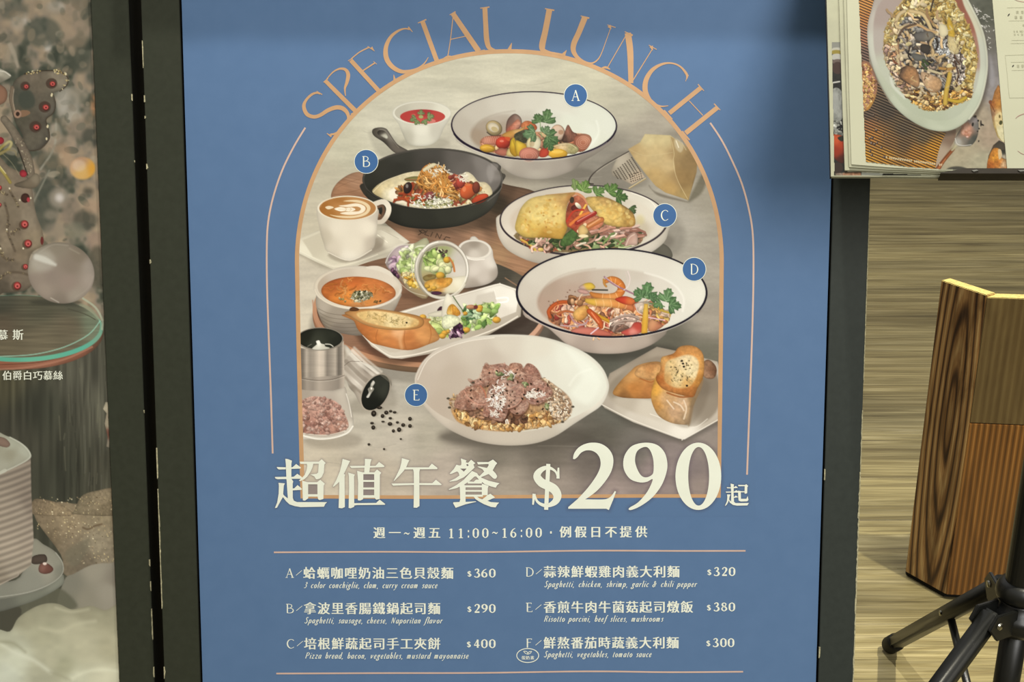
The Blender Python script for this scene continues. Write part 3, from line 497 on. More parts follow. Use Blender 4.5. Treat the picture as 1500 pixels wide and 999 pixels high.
    c.ell(770, 262, 300, 26, 'e2e2d4', a=.25, soft=4, oid=-1); c.lin([(1290, 330), (1310, 420), (1270, 500), (1190, 570)], 14, 'eeF0e4', a=.5, soft=2, oid=-1)
    c.lin([(235, 470), (300, 340), (450, 270), (600, 245)], 8, '988b7b', a=.35, soft=2, oid=-1)
    c.oid = 12
    c.pol([(320, 480), (500, 440), (700, 420), (1000, 430), (1230, 450), (1210, 560), (1100, 600), (760, 632), (480, 612), (330, 560)], 'b08060', nz=(.25, 4, 4, 3), soft=1)
    c.chop([(330, 490), (500, 450), (700, 430), (960, 440), (1220, 460), (1205, 560), (1100, 598), (760, 628), (490, 608), (340, 560)], ['c08a6c', 'b06f58', 'd0a85c', 'a86a50', 'd8b888', '8a6c50', 'c47a58', 'cfa040', '93604a'], 52, 12, .6, asp=1.3, rag=1)
    def shell(x, y, rx, ry, a, col, rib=1, ribc=None):
        c.ell(x, y, rx, ry, col, rot=a, sh=.25, ed=.4, ew=1.3)
        if rib:
            for t in (.75, .55, .35): c.ell(x+rx*.1, y+ry*.15, rx*t, ry*t, ribc or 'efe0c8', rot=a, th=3, a=.35)
    shell(425, 390, 62, 72, -1.0, 'a9966c', 0); c.ell(420, 385, 50, 38, 'd7cbb0', rot=.5, ed=.2); c.ell(430, 400, 30, 20, 'bba97c', rot=.5); c.lin([(365, 425), (410, 455), (480, 452)], 6, '3a2f28')
    c.pol([(525, 415), (535, 330), (575, 280), (615, 272), (655, 310), (655, 375), (600, 420), (550, 430)], [(560, 320, '7d6256'), (640, 310, '9c8274'), (600, 400, 'a0634f')], ed=.35, ew=2)
    c.pol([(525, 415), (575, 360), (625, 315), (650, 350), (620, 400), (560, 430)], [(600, 340, 'cf8468'), (550, 410, 'b96a54'), (630, 360, 'd2957c')], ed=.25, nz=(.15, 3, 2, 5))
    c.pol([(650, 370), (690, 330), (750, 340), (790, 385), (760, 420), (690, 425)], [(680, 350, 'cf7f52'), (750, 370, 'c36a42')], ed=.3, nz=(.15, 3, 3, 6))
    c.pol([(490, 450), (560, 410), (640, 395), (690, 375), (660, 420), (600, 470), (540, 480)], [(560, 440, 'c9944c'), (620, 420, 'dcb070'), (600, 470, 'b98248')], ed=.3)
    c.pol([(320, 490), (350, 462), (420, 455), (490, 462), (470, 520), (400, 530), (330, 520)], [(350, 480, 'c98a70'), (450, 490, 'b86f58')], ed=.25)
    for x in range(345, 480, 17): c.lin([(x, 465), (x+6, 490), (x+2, 520)], 4, 'e2b09a', a=.6)
    c.pol([(600, 440), (700, 400), (760, 420), (760, 480), (680, 520), (610, 490)], '4a4836', nz=(.3, 3, 3, 8))
    c.ell(500, 515, 62, 52, 'b9402e', sh=.35, ed=.3); c.ell(490, 500, 18, 10, 'e08a70', a=.8); c.pol([(515, 465), (560, 470), (555, 500), (530, 490)], 'c8582f')
    c.ell(370, 562, 66, 34, 'd0a038', rot=.1, sh=.25, ed=.3); c.lin([(330, 555), (370, 548), (410, 560)], 5, 'ecc868', a=.7)
    c.pol([(435, 600), (470, 560), (530, 570), (545, 610), (500, 625)], 'b6705c', ed=.3); c.pol([(530, 620), (550, 560), (590, 600), (600, 632)], 'd8c080', ed=.3)
    c.pol([(560, 590), (565, 500), (595, 470), (610, 520), (640, 570), (610, 632)], [(580, 500, 'dcb83a'), (600, 600, 'b98f28')], ed=.3)
    c.pol([(605, 500), (660, 510), (710, 545), (680, 600), (620, 620)], [(640, 520, 'e2bf45'), (690, 560, 'c99c30')], ed=.35)
    c.lin([(585, 490), (600, 540), (605, 600)], 5, '8f6c20', a=.7)
    shell(965, 430, 60, 70, -.2, 'c3a58c'); c.ell(970, 425, 40, 50, 'cdb8a4', a=.6); c.ell(990, 425, 22, 20, 'a37a5c', a=.7); c.lin([(925, 480), (985, 495), (1020, 465)], 8, '4c3a30')
    c.pol([(1000, 500), (1020, 430), (1050, 362), (1090, 420), (1125, 440), (1110, 490), (1050, 515)], [(1050, 400, '9b6a58'), (1010, 490, '5c4438'), (1100, 450, '8a5e4c')], ed=.3, nz=(.15, 2, 4, 4))
    c.pol([(1098, 500), (1110, 460), (1170, 440), (1225, 450), (1250, 490), (1215, 560), (1165, 590), (1120, 560)], [(1120, 480, 'a96a52'), (1200, 470, 'c08468'), (1180, 560, 'a5674e')], ed=.3)
    for t in (.8, .58, .36): c.ell(1178, 512, 70*t, 64*t, 'e0b098', th=4, a=.6)
    shell(760, 520, 60, 72, .5, 'cbbd90', 0); c.ell(775, 530, 42, 62, 'd9d0b0', rot=.4, ed=.25); c.ell(745, 520, 22, 30, 'b59c74', a=.6)
    c.pol([(860, 600), (900, 545), (980, 520), (1060, 515), (1120, 540), (1140, 575), (1100, 610), (1000, 600)], [(900, 570, 'c9a870'), (1000, 530, 'd5bd90'), (1100, 570, 'a8a070'), (950, 600, 'b88a50')], ed=.3, nz=(.12, 3, 3, 3))
    c.lin([(880, 580), (960, 535), (1060, 525), (1120, 560)], 6, 'e8d8b0', a=.6)
    c.ell(965, 608, 80, 42, 'd9aa3c', rot=0, sh=.2, ed=.2); c.ell(960, 590, 50, 14, 'efd070', a=.5)
    c.pol([(810, 630), (820, 570), (870, 560), (890, 600), (860, 635)], 'bf4a36', ed=.25)
    c.ell(722, 610, 86, 58, 'bd7a66', sh=.2, ed=.3)
    for t in (.8, .6, .4): c.ell(722, 625, 86*t, 62*t, 'e2a894', th=4, a=.5)
    parsley(c, 862, 330, 100, -1.35, '5f7d50', '3f5c38', '8fa77a'); parsley(c, 798, 335, 66, -1.9, '577549', '3f5c38', '8aa274')
    parsley(c, 760, 430, 92, 2.9, '64805a', '3f5c38', '93a980'); parsley(c, 880, 465, 100, .5, '56744a', '3a5636', '88a070'); parsley(c, 850, 425, 62, -.9, '6c8760', '3f5c38', '9ab088'); parsley(c, 890, 520, 66, 1.2, '4f6c44', '35502f', '7e9668')
    c.lin([(815, 330), (818, 400), (828, 470)], 6, '7f9a68')
    c.oid = 11
    rim = [(763+696*math.cos(t), 370+286*math.sin(t)) for t in np.linspace(.15, 2.9, 26)]
    c.lin(rim, 13, '241a2c', n=2); c.lin([(x*.998, y+9) for x, y in rim[3:-3]], 5, 'd8d2c6', n=2, a=.5, oid=-1)

    # ---- grater and cheese
    c.oid = 13; c.f = F4
    c.pol([(700, 230), (838, 170), (960, 340), (850, 400), (620, 380)], '6e685c', a=.3, soft=4, oid=-1)
    c.pol([(835, 180), (770, 205), (728, 290), (735, 320), (800, 350), (855, 375), (935, 330)], [(780, 230, 'b5ab98'), (760, 320, '9a9180'), (900, 330, 'c6b298'), (850, 260, 'a59b88')], sm=0, ed=.15)
    for i in range(9):
        for j in range(9):
            x = 745+i*12.5+j*6; y = 300-i*11+j*9.5+(i % 2)*4
            if y < 345-0 and x < 915 and (y-205) > -.4*(x-835)*.4: c.ell(x+i*1.2, y, 5, 3.4, '453e34', rot=.5, a=.85)
    for i in range(6):
        for j in range(4): c.ell(842+i*13+j*3, 318+j*13-i*4, 5, 3.5, '4a4238', rot=.5, a=.85)
    c.lin([(836, 174), (700, 250), (630, 300), (598, 340), (595, 368), (620, 372)], [5, 5, 6, 8, 9, 7], '423a34'); c.lin([(838, 180), (705, 255), (640, 300)], 2.5, 'c8beac', a=.7)
    c.lin([(838, 400), (940, 340)], 7, '9f8a5f'); c.lin([(838, 397), (938, 336)], 3, 'e0d0a8')
    c.oid = 14
    c.pol([(1200, 470), (1290, 300), (1310, 340), (1285, 420), (1230, 468)], '57523f', a=.55, soft=3, oid=-1); c.pol([(960, 380), (1000, 420), (1190, 480), (1120, 470), (1010, 440)], '5c5446', a=.6, soft=2, oid=-1)
    c.pol([(833, 160), (905, 118), (935, 68), (1090, 76), (1150, 120), (1215, 165), (1255, 225), (1250, 300), (1200, 472), (1160, 458), (1060, 425), (1000, 385), (930, 300), (870, 220)],
          [(860, 170, 'b49a6c'), (950, 90, 'cbbb8c'), (1060, 90, 'c9b888'), (900, 200, 'c0a878'), (1000, 200, 'c4ae7e'), (1080, 250, 'c3ab7c'), (1000, 330, 'b99c68'), (1080, 400, 'b89860'), (1130, 200, 'a48a60'), (1200, 220, '937a52'), (1200, 350, '8f764e'), (1190, 450, 'a8905e'), (1140, 330, '9c8258')], sm=0, ed=.06, ew=2, nz=(.05, 8, 8, 9), soft=.7)
    c.pol([(1085, 80), (1150, 118), (1215, 165), (1255, 225), (1200, 470), (1185, 440), (1125, 340), (1110, 200)], [(1140, 140, 'a68e62'), (1220, 220, '8c744e'), (1170, 350, '94794e'), (1200, 440, 'a68c5c')], sm=0, a=.9, nz=(.06, 8, 8, 12))
    c.lin([(1088, 82), (1112, 180), (1108, 240), (1130, 340), (1195, 465)], 4, 'd8c698', a=.6)
    c.lin([(840, 162), (900, 190), (960, 200), (1105, 180)], 3, 'd4c498', a=.35)
    c.pol([(1115, 100), (1150, 110), (1170, 150), (1150, 180), (1120, 150)], 'cbbfa0', a=.6, soft=1.5); c.lin([(1125, 110), (1140, 150)], 6, 'eee6cc', a=.8); c.lin([(1160, 120), (1185, 165)], 4, 'd8ccb0', a=.6)

    # ---- plate C with the folded flatbread
    c.oid = 15; c.f = F4
    c.ell(640, 720, 470, 120, '4d463c', a=.35, soft=6, oid=-1)
    c.pol([(960, 740), (1040, 735), (1090, 770), (1100, 820), (1040, 830), (960, 800)], '5f5c50', ed=.2, oid=2)
    c.ell(1090, 690, 90, 120, '6b665c', a=.35, soft=7, oid=-1)
    c.pol([(28, 610), (50, 560), (200, 520), (900, 520), (1075, 600), (1078, 660), (1040, 740), (900, 820), (600, 880), (300, 860), (120, 790), (50, 710)], [(50, 640, 'cfc6b6'), (150, 790, 'c3b9a9'), (300, 840, 'b4aa9b'), (1060, 680, 'bfb7a8'), (950, 780, 'c9c1b2')], ed=.15, ew=3)
    c.ell(562, 595, 514, 218, '3d3438')
    c.ell(562, 592, 504, 208, [(80, 560, 'cfc5b4'), (300, 440, 'c4bbab'), (600, 395, 'cdc6b6'), (850, 430, 'd3cdbd'), (1030, 560, 'dcd6c6'), (1000, 700, 'cfc7b7'), (120, 680, 'd6ccbb'), (300, 780, 'cdc3b2')], ed=.05, ew=1)
    c.ell(562, 600, 450, 172, [(120, 600, 'c9bba8'), (300, 480, 'b5a998'), (700, 440, 'c5bcab'), (950, 560, 'd5cdbc'), (930, 660, 'c9bfad'), (250, 740, 'cdbfa8')], soft=4)
    c.lin([(850, 425), (960, 470), (1010, 530)], 5, 'efe9da', a=.7, oid=-1); c.ell(900, 650, 60, 70, 'b0a284', a=.4, soft=6, oid=-1); c.ell(905, 590, 25, 30, 'cfc07c', a=.4, soft=4, oid=-1)
    c.oid = 16
    c.pol([(150, 670), (260, 760), (440, 790), (700, 770), (890, 745), (895, 670), (600, 600)], '7a6848', nz=(.2, 4, 4, 5), soft=1)
    parsley(c, 520, 390, 40, -1.7, '7f9a54', '4f6c36', 'b0c080'); parsley(c, 560, 410, 62, -1.2, '6f8f4a', '4f6c36', 'a9bc78'); parsley(c, 720, 420, 62, -.8, '5d7d42', '3f5c30', '90a868'); parsley(c, 770, 450, 60, .1, '4a683a', '30482a', '7c9458')
    parsley(c, 850, 520, 40, .9, '4c5f3e', '30482a', '7c9458'); c.lin([(500, 350), (508, 400)], 22, '8fa468', ed=.3)
    parsley(c, 640, 430, 56, -.6, '64844a', '3f5c30', '98ac70')
    c.heap([(170, 700), (230, 715), (420, 760), (330, 790), (240, 770)], 26, ['b05a3c', '6c4c38', 'd0a090', 'e0c070'], (10, 18), 2, 17)
    c.lin([(180, 710), (230, 740), (270, 775)], 12, 'd8b850', a=.8)
    c.heap([(230, 710), (450, 700), (620, 690), (890, 650), (885, 735), (640, 760), (420, 775), (260, 750)], 150, ['4a5a34', '6a7a48', '8a9a68', '3c4a2c', 'b88a70', 'c49a84', '94705c', 'a4b080'], (10, 24), 2.2, 19)
    c.threads([(250, 710), (330, 740), (390, 750), (300, 745)], 8, ['c9a694', 'd8b8a4', 'b08a78'], 90, 12, 3, 1.4)
    c.threads([(600, 640), (870, 640), (880, 700), (640, 720)], 26, ['c89c8c', 'b0806c', 'd8b8a8', '946858'], 110, 13, 4, .7, ang=-.3)
    c.threads([(480, 720), (850, 700), (840, 750), (480, 770)], 20, ['b8c490', '7c9058', 'd4c8b0', 'c09880'], 80, 10, 9, .7, ang=-.2)
    c.pol([(430, 700), (500, 640), (525, 640), (520, 700), (480, 745), (420, 750)], '54703c', ed=.3, nz=(.2, 3, 3, 4))
    c.pol([(810, 750), (830, 690), (870, 665), (890, 690), (888, 740), (850, 745)], [(840, 700, 'bd9888'), (880, 730, 'c8a898')], ed=.25); c.lin([(820, 745), (840, 700), (870, 680)], 6, 'dcc4b4', a=.7)
    # right half of the folded bread
    c.pol([(570, 465), (640, 448), (700, 455), (760, 480), (830, 520), (868, 560), (872, 625), (800, 635), (700, 620), (640, 560)], [(600, 470, 'c9a860'), (700, 470, 'b8955a'), (680, 540, 'd8b868'), (780, 560, 'cfae62'), (850, 600, 'b8904c'), (820, 540, '9c7c48')], ed=.25, ew=2.5, nz=(.16, 5, 4, 33))
    c.heap([(650, 480), (780, 500), (860, 570), (850, 610), (700, 600)], 40, ['e4cc84', 'caa054', 'b88a44', 'dfc070'], (6, 14), 1.6, 37, sh=0, ed=0, a=.45)
    # filling between the halves
    c.pol([(450, 620), (455, 540), (480, 470), (530, 440), (575, 480), (600, 540), (680, 590), (660, 640), (580, 660), (540, 680), (480, 640)], [(480, 500, '8c4a34'), (540, 470, 'b86c50'), (500, 600, 'a84c34'), (620, 600, 'c88060')], nz=(.2, 4, 4, 12), ed=.2)
    c.lin([(470, 480), (510, 432), (560, 455), (585, 500)], [10, 16, 14, 8], 'c88a64'); c.ell(490, 470, 14, 20, '46382a')
    c.ell(515, 520, 30, 22, '6a3028', ed=.3); c.ell(528, 505, 24, 12, 'cfc8b0', rot=.8, sh=.2)
    c.lin([(540, 560), (575, 500)], 12, 'e8b850'); c.lin([(480, 620), (540, 570), (590, 550)], 16, 'd87a3c'); c.lin([(460, 600), (500, 540), (560, 530)], 12, 'b8402c')
    c.lin([(520, 610), (630, 550)], 26, 'b03a30', ed=.3); c.lin([(525, 600), (625, 543)], 7, 'e09080', a=.8)
    c.lin([(570, 640), (670, 590)], 34, 'cf8048', ed=.3); c.lin([(590, 630), (660, 585)], 9, 'e8b080', a=.7); c.lin([(530, 660), (570, 620)], 20, 'e2c8a0')
    c.pol([(530, 640), (560, 620), (590, 660), (560, 690), (532, 680)], 'd8b878', ed=.3); c.ell(560, 690, 30, 10, 'e4d4a8')
    # left half
    c.pol([(145, 650), (155, 580), (185, 510), (240, 460), (330, 440), (430, 432), (510, 424), (480, 460), (458, 520), (452, 600), (462, 640), (440, 690), (420, 708), (330, 700), (240, 700), (190, 690)],
          [(170, 620, 'd0b260'), (230, 500, 'd9bf74'), (330, 460, 'd6ba72'), (450, 440, 'c9a868'), (300, 560, 'e2cc82'), (400, 580, 'ddc276'), (430, 660, 'c49a48'), (240, 660, 'd3b25c'), (330, 690, 'b88c3c'), (470, 450, 'b9854e')], ed=.22, ew=3, nz=(.08, 6, 5, 30))
    c.heap([(180, 600), (240, 490), (420, 460), (430, 640), (220, 670)], 70, ['d0a850', 'c89a48', 'e8d490', 'dcc07a', 'c39048'], (5, 13), 1.7, 41, sh=0, ed=0, a=.45)
    c.heap([(200, 560), (400, 450), (430, 600), (250, 650)], 16, ['b07c34', 'a87030'], (4, 7), 1.5, 43, sh=0, ed=0, a=.5)
    c.lin([(330, 440), (430, 430), (510, 424)], 4, 'b08048', a=.7)

    # ---- creamer
    c.oid = 17; c.f = F5
    c.ell(1240, 350, 130, 30, '3d3027', a=.5, soft=4, oid=-1)
    c.pol([(1095, 100), (1120, 150), (1140, 260), (1120, 360), (1180, 368), (1290, 345), (1350, 300), (1356, 240), (1330, 170), (1318, 110), (1260, 90), (1150, 90)], [(1140, 200, 'b7ada0'), (1200, 250, 'cdc4b8'), (1260, 300, 'c2b8ac'), (1320, 200, 'd8d0c4'), (1345, 280, 'aba093'), (1200, 350, 'a69b8e')], ed=.15, ew=2.5)
    c.pol([(1175, 50), (1185, 30), (1210, 30), (1230, 55)], 'd9d2c5', ed=.2)
    c.ell(1205, 118, 113, 70, 'dcd5c8', rot=.05, ed=.1, ew=1); c.ell(1205, 115, 95, 54, [(1130, 120, 'a59a8c'), (1200, 70, '988d7f'), (1280, 110, 'b8aea0'), (1200, 150, 'c8bfb2')], rot=.05, soft=1)
    c.lin([(1110, 140), (1140, 165), (1200, 185), (1270, 180)], 5, 'efe9dd', a=.8, oid=-1)

    # ---- salad jar
    c.oid = 18
    c.ell(860, 420, 150, 40, '4a3528', a=.4, soft=5, oid=-1)
    c.pol([(610, 200), (640, 140), (700, 90), (800, 75), (900, 60), (900, 420), (780, 400), (720, 330), (650, 270)], [(640, 200, 'a79a94'), (700, 120, 'bda9ac'), (800, 90, 'b0b08c'), (760, 250, 'b8b890'), (700, 300, '97826c'), (850, 380, 'a08e6c')], ed=.2, ew=3)
    c.heap([(650, 170), (740, 100), (760, 130), (700, 250), (640, 240)], 26, ['c4aab4', 'a88a9c', 'd8c8cc', '8c6c84'], (12, 24), 2, 51, a=.85)
    c.heap([(740, 130), (850, 90), (860, 160), (800, 300), (700, 240)], 50, ['a8b878', 'c8d0a0', '8ea45c', 'd8dcb8'], (14, 28), 2.2, 52, a=.85)
    c.heap([(720, 270), (830, 280), (850, 370), (760, 360)], 40, ['d8b048', 'e4c468', 'c09038', 'd0c090'], (10, 18), 1.5, 53)
    c.heap([(640, 240), (690, 270), (700, 310), (660, 290)], 12, ['5c3c50', '7a5468', '3c2834'], (8, 14), 2, 54)
    c.lin([(612, 205), (640, 145), (700, 92), (800, 78)], 5, 'e4dcd0', a=.8); c.lin([(700, 130), (750, 100)], 8, 'f2ece0', a=.6); c.lin([(720, 150), (700, 250)], 5, 'f2ece0', a=.4)
    c.lin([(640, 260), (700, 330), (780, 395), (880, 425)], 5, 'cfc6b4', a=.6)
    c.ell(985, 250, 182, 196, 'b7b0a0', ed=.2, ew=1.5)
    c.ell(985, 250, 175, 190, [(820, 200, 'd8d2c4'), (980, 70, 'cdc6b8'), (1140, 200, 'e2dcd0'), (1100, 400, 'c6bead'), (860, 380, 'a8a08c')], th=10)
    c.ell(990, 252, 160, 174, [(850, 200, '9c9880'), (1000, 90, 'aaa08c'), (1130, 250, 'c4bcae'), (980, 400, '8c7c68')], ed=.2)
    c.ell(998, 252, 148, 160, [(880, 200, 'aab080'), (980, 120, '9ca070'), (1110, 180, 'c2bbb0'), (1100, 260, 'cdc6ba'), (900, 330, 'a89468'), (1050, 380, 'cfc6a8'), (960, 400, '7c6c58')], soft=1)
    c.oid = 19
    c.heap([(870, 150), (960, 105), (1020, 150), (1040, 250), (980, 290), (880, 240)], 60, ['a9bc70', 'c4d088', '8ca858', 'd8dca8', '7c9a4c'], (14, 26), 2, 56)
    c.heap([(930, 180), (1030, 200), (1020, 280), (940, 290)], 16, ['d0d0a0', 'e0dcb8', 'b8c088'], (18, 30), 1.6, 57)
    c.heap([(940, 110), (1010, 120), (1030, 150), (980, 160)], 9, ['4c3838', '5c4844', '7a6458'], (5, 10), 2, 58)
    c.ell(1020, 185, 24, 22, 'd9a83c', sh=.3, ed=.3); c.ell(975, 288, 30, 24, 'd4a440', sh=.3, ed=.3); c.lin([(1035, 170), (1060, 210), (1070, 260)], 13, 'bf7a44')
    c.pol([(860, 300), (900, 280), (945, 285), (940, 310), (880, 325)], '93804c', ed=.3); c.ell(905, 290, 18, 10, '7a6438')
    c.pol([(870, 345), (920, 315), (1050, 300), (1148, 292), (1145, 340), (1120, 385), (1060, 405), (960, 395), (900, 385)], [(900, 350, 'd8a048'), (960, 340, 'c98838'), (1100, 330, 'e2dcc4'), (1130, 310, 'dcd5be'), (1050, 390, 'd8d0b4')], ed=.15)
    c.pol([(870, 350), (920, 318), (1040, 302), (1055, 330), (1020, 365), (960, 375), (905, 385)], [(900, 350, 'dca850'), (980, 330, 'c98c3c'), (1040, 320, 'd8a048'), (940, 370, 'e0b868')], ed=.25, nz=(.15, 4, 4, 4))
    for x, y in ((905, 382), (935, 372), (890, 360)): c.ell(x, y, 18, 14, 'dfae48', sh=.3, ed=.3)
    c.ell(950, 405, 36, 12, '58344a', ed=.3)
    c.oid = 18
    c.ell(985, 250, 168, 183, 'e6e0d4', th=5, a=.7); c.ell(985, 250, 180, 194, '8c8474', th=4, a=.6)
    c.lin([(840, 330), (900, 415), (985, 440), (1080, 420), (1140, 350)], 7, 'd8d2c2', a=.7); c.lin([(860, 130), (900, 85), (960, 65)], 7, 'f4f0e6', a=.8); c.lin([(1150, 180), (1160, 260), (1140, 330)], 5, 'f4f0e6', a=.7)
    c.lin([(800, 120), (785, 200), (795, 300), (830, 370)], 6, 'cfc8b8', a=.7); c.lin([(822, 130), (808, 210), (820, 310)], 3, '706a58', a=.6)

    # ---- long dish with bread and egg salad
    c.oid = 20
    c.pol([(420, 660), (600, 860), (850, 850), (1498, 640), (1490, 560), (900, 720)], '3a2e26', a=.5, soft=5, oid=-1)
    c.pol([(430, 650), (600, 600), (700, 530), (1000, 440), (1340, 345), (1375, 340), (1480, 375), (1520, 440), (1510, 560), (1300, 680), (900, 810), (720, 842), (640, 838), (520, 760)], [(450, 680, 'cfc5b4'), (640, 830, 'c8bfaf'), (900, 800, 'b3a999'), (1300, 660, 'aba08f'), (1480, 560, 'b4aa9a'), (1380, 350, 'd8d1c3'), (900, 480, 'd5ccbc'), (720, 520, 'd8cfbd')], sm=0, soft=.8, ed=.1, ew=2)
    c.pol([(450, 665), (560, 640), (715, 545), (1000, 455), (1340, 362), (1375, 355), (1465, 385), (1495, 440), (1480, 530), (1250, 620), (950, 720), (680, 800), (640, 798), (540, 745)], [(500, 700, 'b9ae9d'), (800, 540, 'c2b9aa'), (1200, 430, 'd0c9bb'), (1340, 400, 'e2ddd0'), (1440, 450, 'e6e1d5'), (1400, 540, 'd5cdbf'), (1300, 560, 'cfc8b8'), (700, 780, 'c0b5a4'), (960, 700, 'cdc4b3')], sm=0, soft=.9)
    c.pol([(1220, 420), (1335, 392), (1355, 460), (1300, 500), (1200, 480)], 'c4bcae', a=.8, soft=2, sm=0, oid=-1)
    c.lin([(1350, 440), (1420, 435), (1420, 460), (1365, 468)], 12, 'f6f3ea', a=.8, oid=-1); c.lin([(1335, 385), (1355, 470), (1340, 520)], 5, 'efebe0', a=.7, oid=-1)
    c.lin([(445, 668), (540, 755), (640, 822), (720, 826), (900, 790), (1300, 660), (1490, 560)], 9, 'dfd7c8', a=.9, oid=-1)
    c.lin([(720, 535), (1000, 448), (1340, 352), (1375, 346), (1475, 382)], 7, 'e9e3d6', a=.8, oid=-1)
    c.oid = 21
    c.heap([(880, 570), (1000, 560), (1120, 600), (1160, 650), (1000, 700), (900, 640)], 80, ['c8cf8c', 'dde0ac', 'a8b868', 'e4e4c0', 'b8c47c'], (14, 28), 2.2, 61)
    c.heap([(1120, 520), (1180, 490), (1320, 470), (1350, 520), (1320, 600), (1200, 650), (1130, 620)], 120, ['9cb868', 'b8cc84', '7c9c50', 'd0dca8', '8aa860', '5f8044'], (12, 26), 2.2, 62)
    c.heap([(1130, 510), (1230, 500), (1240, 570), (1150, 580)], 30, ['6c8c64', '4c6c44', '88a480', 'b4c8a0'], (9, 18), 2.2, 63)
    for x, y, r in ((860, 565, 24), (1240, 500, 20), (1235, 515, 22), (1140, 540, 18), (1150, 650, 24), (1005, 670, 22), (990, 690, 24), (1350, 583, 28), (1030, 660, 16)): c.ell(x, y, r, r*.78, 'dca844', sh=.3, ed=.3)
    c.ell(1180, 498, 34, 16, 'c08c68', sh=.3, ed=.3); c.ell(1212, 498, 14, 14, '6c3434')
    c.pol([(955, 520), (975, 495), (995, 500), (992, 540), (965, 545)], '4c2c3c', ed=.3); c.pol([(900, 540), (990, 520), (985, 560), (905, 560)], 'd5ceb8', ed=.2)
    c.heap([(1040, 660), (1090, 605), (1130, 640), (1120, 680), (1040, 700)], 34, ['4c2c44', '6c4460', '3c2434', 'b898a8', '8c6c80'], (7, 16), 2.4, 64)
    c.pol([(985, 560), (992, 480), (1020, 408), (1060, 440), (1100, 500), (1130, 550), (1080, 560), (1020, 580)], [(1000, 520, 'd3ccb8'), (1030, 430, 'e6e0cc'), (1080, 470, 'd9d3c0'), (1110, 540, 'cdc6b2')], ed=.15)
    c.lin([(1060, 425), (1100, 485), (1132, 530)], 8, '50603c', a=.8)
    c.pol([(1020, 545), (1030, 495), (1060, 478), (1095, 510), (1110, 545), (1070, 562)], [(1050, 500, 'd8a040'), (1080, 540, 'c98c34'), (1035, 540, 'e0b868')], ed=.25, nz=(.15, 3, 3, 4))
    c.lin([(1058, 490), (1062, 540), (1078, 555)], 7, 'a86c2c', a=.7)
    c.pol([(985, 590), (1010, 550), (1080, 555), (1110, 590), (1060, 630), (1000, 640)], 'dadcb8', ed=.25, nz=(.12, 3, 3, 9))

    # ---- soup bowl
    c.oid = 22
    c.pol([(150, 430), (165, 540), (220, 640), (330, 675), (480, 680), (640, 560), (708, 440), (712, 400), (640, 340), (220, 350)], [(180, 500, 'b0a595'), (200, 600, '8f8474'), (300, 560, '9c9182'), (300, 650, '80766a'), (500, 600, '7c7266'), (650, 520, 'a59a8a'), (700, 440, 'b6ac9c')], ed=.2, ew=3)
    for i, y in enumerate((520, 548, 576, 602, 626)): c.lin([(165+i*9, y-12), (230+i*6, y+18), (330, y+32), (430, y+30)], 4, '675d50', a=.55, oid=-1)
    c.ell(428, 370, 294, 146, [(150, 370, 'd2c7b3'), (300, 500, 'd9cebb'), (430, 225, 'cfc5b4'), (700, 380, 'cdc3b1'), (600, 480, 'd8cebc')], rot=.02, ed=.12, ew=1.5)
    c.pol([(480, 235), (560, 225), (640, 260), (660, 300), (560, 270)], 'd6cdbc')
    c.ell(430, 368, 270, 128, [(180, 380, 'b5a591'), (300, 270, 'c2b6a5'), (500, 250, 'cfc4b3'), (660, 340, 'd3c8b6'), (680, 400, 'c8bba6')], rot=.02, soft=1)
    c.oid = 23
    c.ell(432, 398, 248, 102, [(200, 400, 'b96a34'), (260, 340, 'a95c30'), (400, 320, 'c26a34'), (560, 320, 'c87840'), (660, 390, 'b87040'), (500, 450, 'd08848'), (350, 430, 'd5863e'), (300, 460, 'c97a38'), (430, 480, 'c88a54')], rot=.04, ed=.2, ew=2, nz=(.09, 9, 4, 14))
    c.threads([(250, 350), (450, 320), (640, 370), (600, 440), (400, 470), (260, 430)], 40, ['dc9450', 'c87834', 'e2a463', 'b96c30'], 60, 8, 71, 1.3, a=.5)
    c.heap([(380, 420), (410, 390), (520, 400), (510, 440), (430, 462), (390, 455)], 60, ['6c6a4c', 'a8a488', '4c4c34', 'c8c4a8', '8a8460'], (4, 9), 1.8, 72)
    c.heap([(300, 430), (350, 450), (340, 465), (310, 460)], 8, ['a89860', 'c8b888'], (5, 8), 1.8, 73); c.heap([(540, 455), (580, 450), (575, 470), (545, 470)], 8, ['8a6c3c', '5c5434'], (4, 7), 1.8, 74)
    c.oid = 22
    rim = [(428+285*math.cos(t), 370+138*math.sin(t)) for t in np.linspace(.1, 3.05, 22)]
    c.lin(rim, 17, [(150, 400, 'd8cdb9'), (430, 510, 'e2d8c6'), (700, 400, 'd8cebd')], n=2, ed=.1, ew=1)
    c.lin([(x, y+10) for x, y in rim[3:-3]], 4, '9a8f80', n=2, a=.5, oid=-1)

    # ---- bread on the long dish
    c.oid = 24
    c.pol([(345, 545), (400, 590), (430, 650), (500, 720), (560, 748), (760, 785), (900, 745), (970, 710), (950, 660), (900, 600), (870, 570)],
          [(380, 560, 'b87c48'), (480, 640, 'b56f3c'), (540, 700, 'c2783f'), (600, 650, 'cc8b50'), (650, 740, 'c88048'), (760, 700, 'c07a44'), (860, 680, 'cf9258'), (920, 640, 'c68a50'), (700, 660, 'dca878'), (950, 700, 'b88450'), (800, 770, 'b07040')], ed=.2, ew=3, nz=(.07, 12, 5, 13))
    for pts in (([(560, 650), (548, 700), (560, 745)]), ([(740, 655), (735, 720), (750, 780)]), ([(905, 620), (915, 680), (900, 740)])): c.lin(pts, 7, '9c5f34', a=.5)
    c.lin([(720, 665), (710, 720), (720, 770)], 22, 'e0b080', a=.45, soft=2)
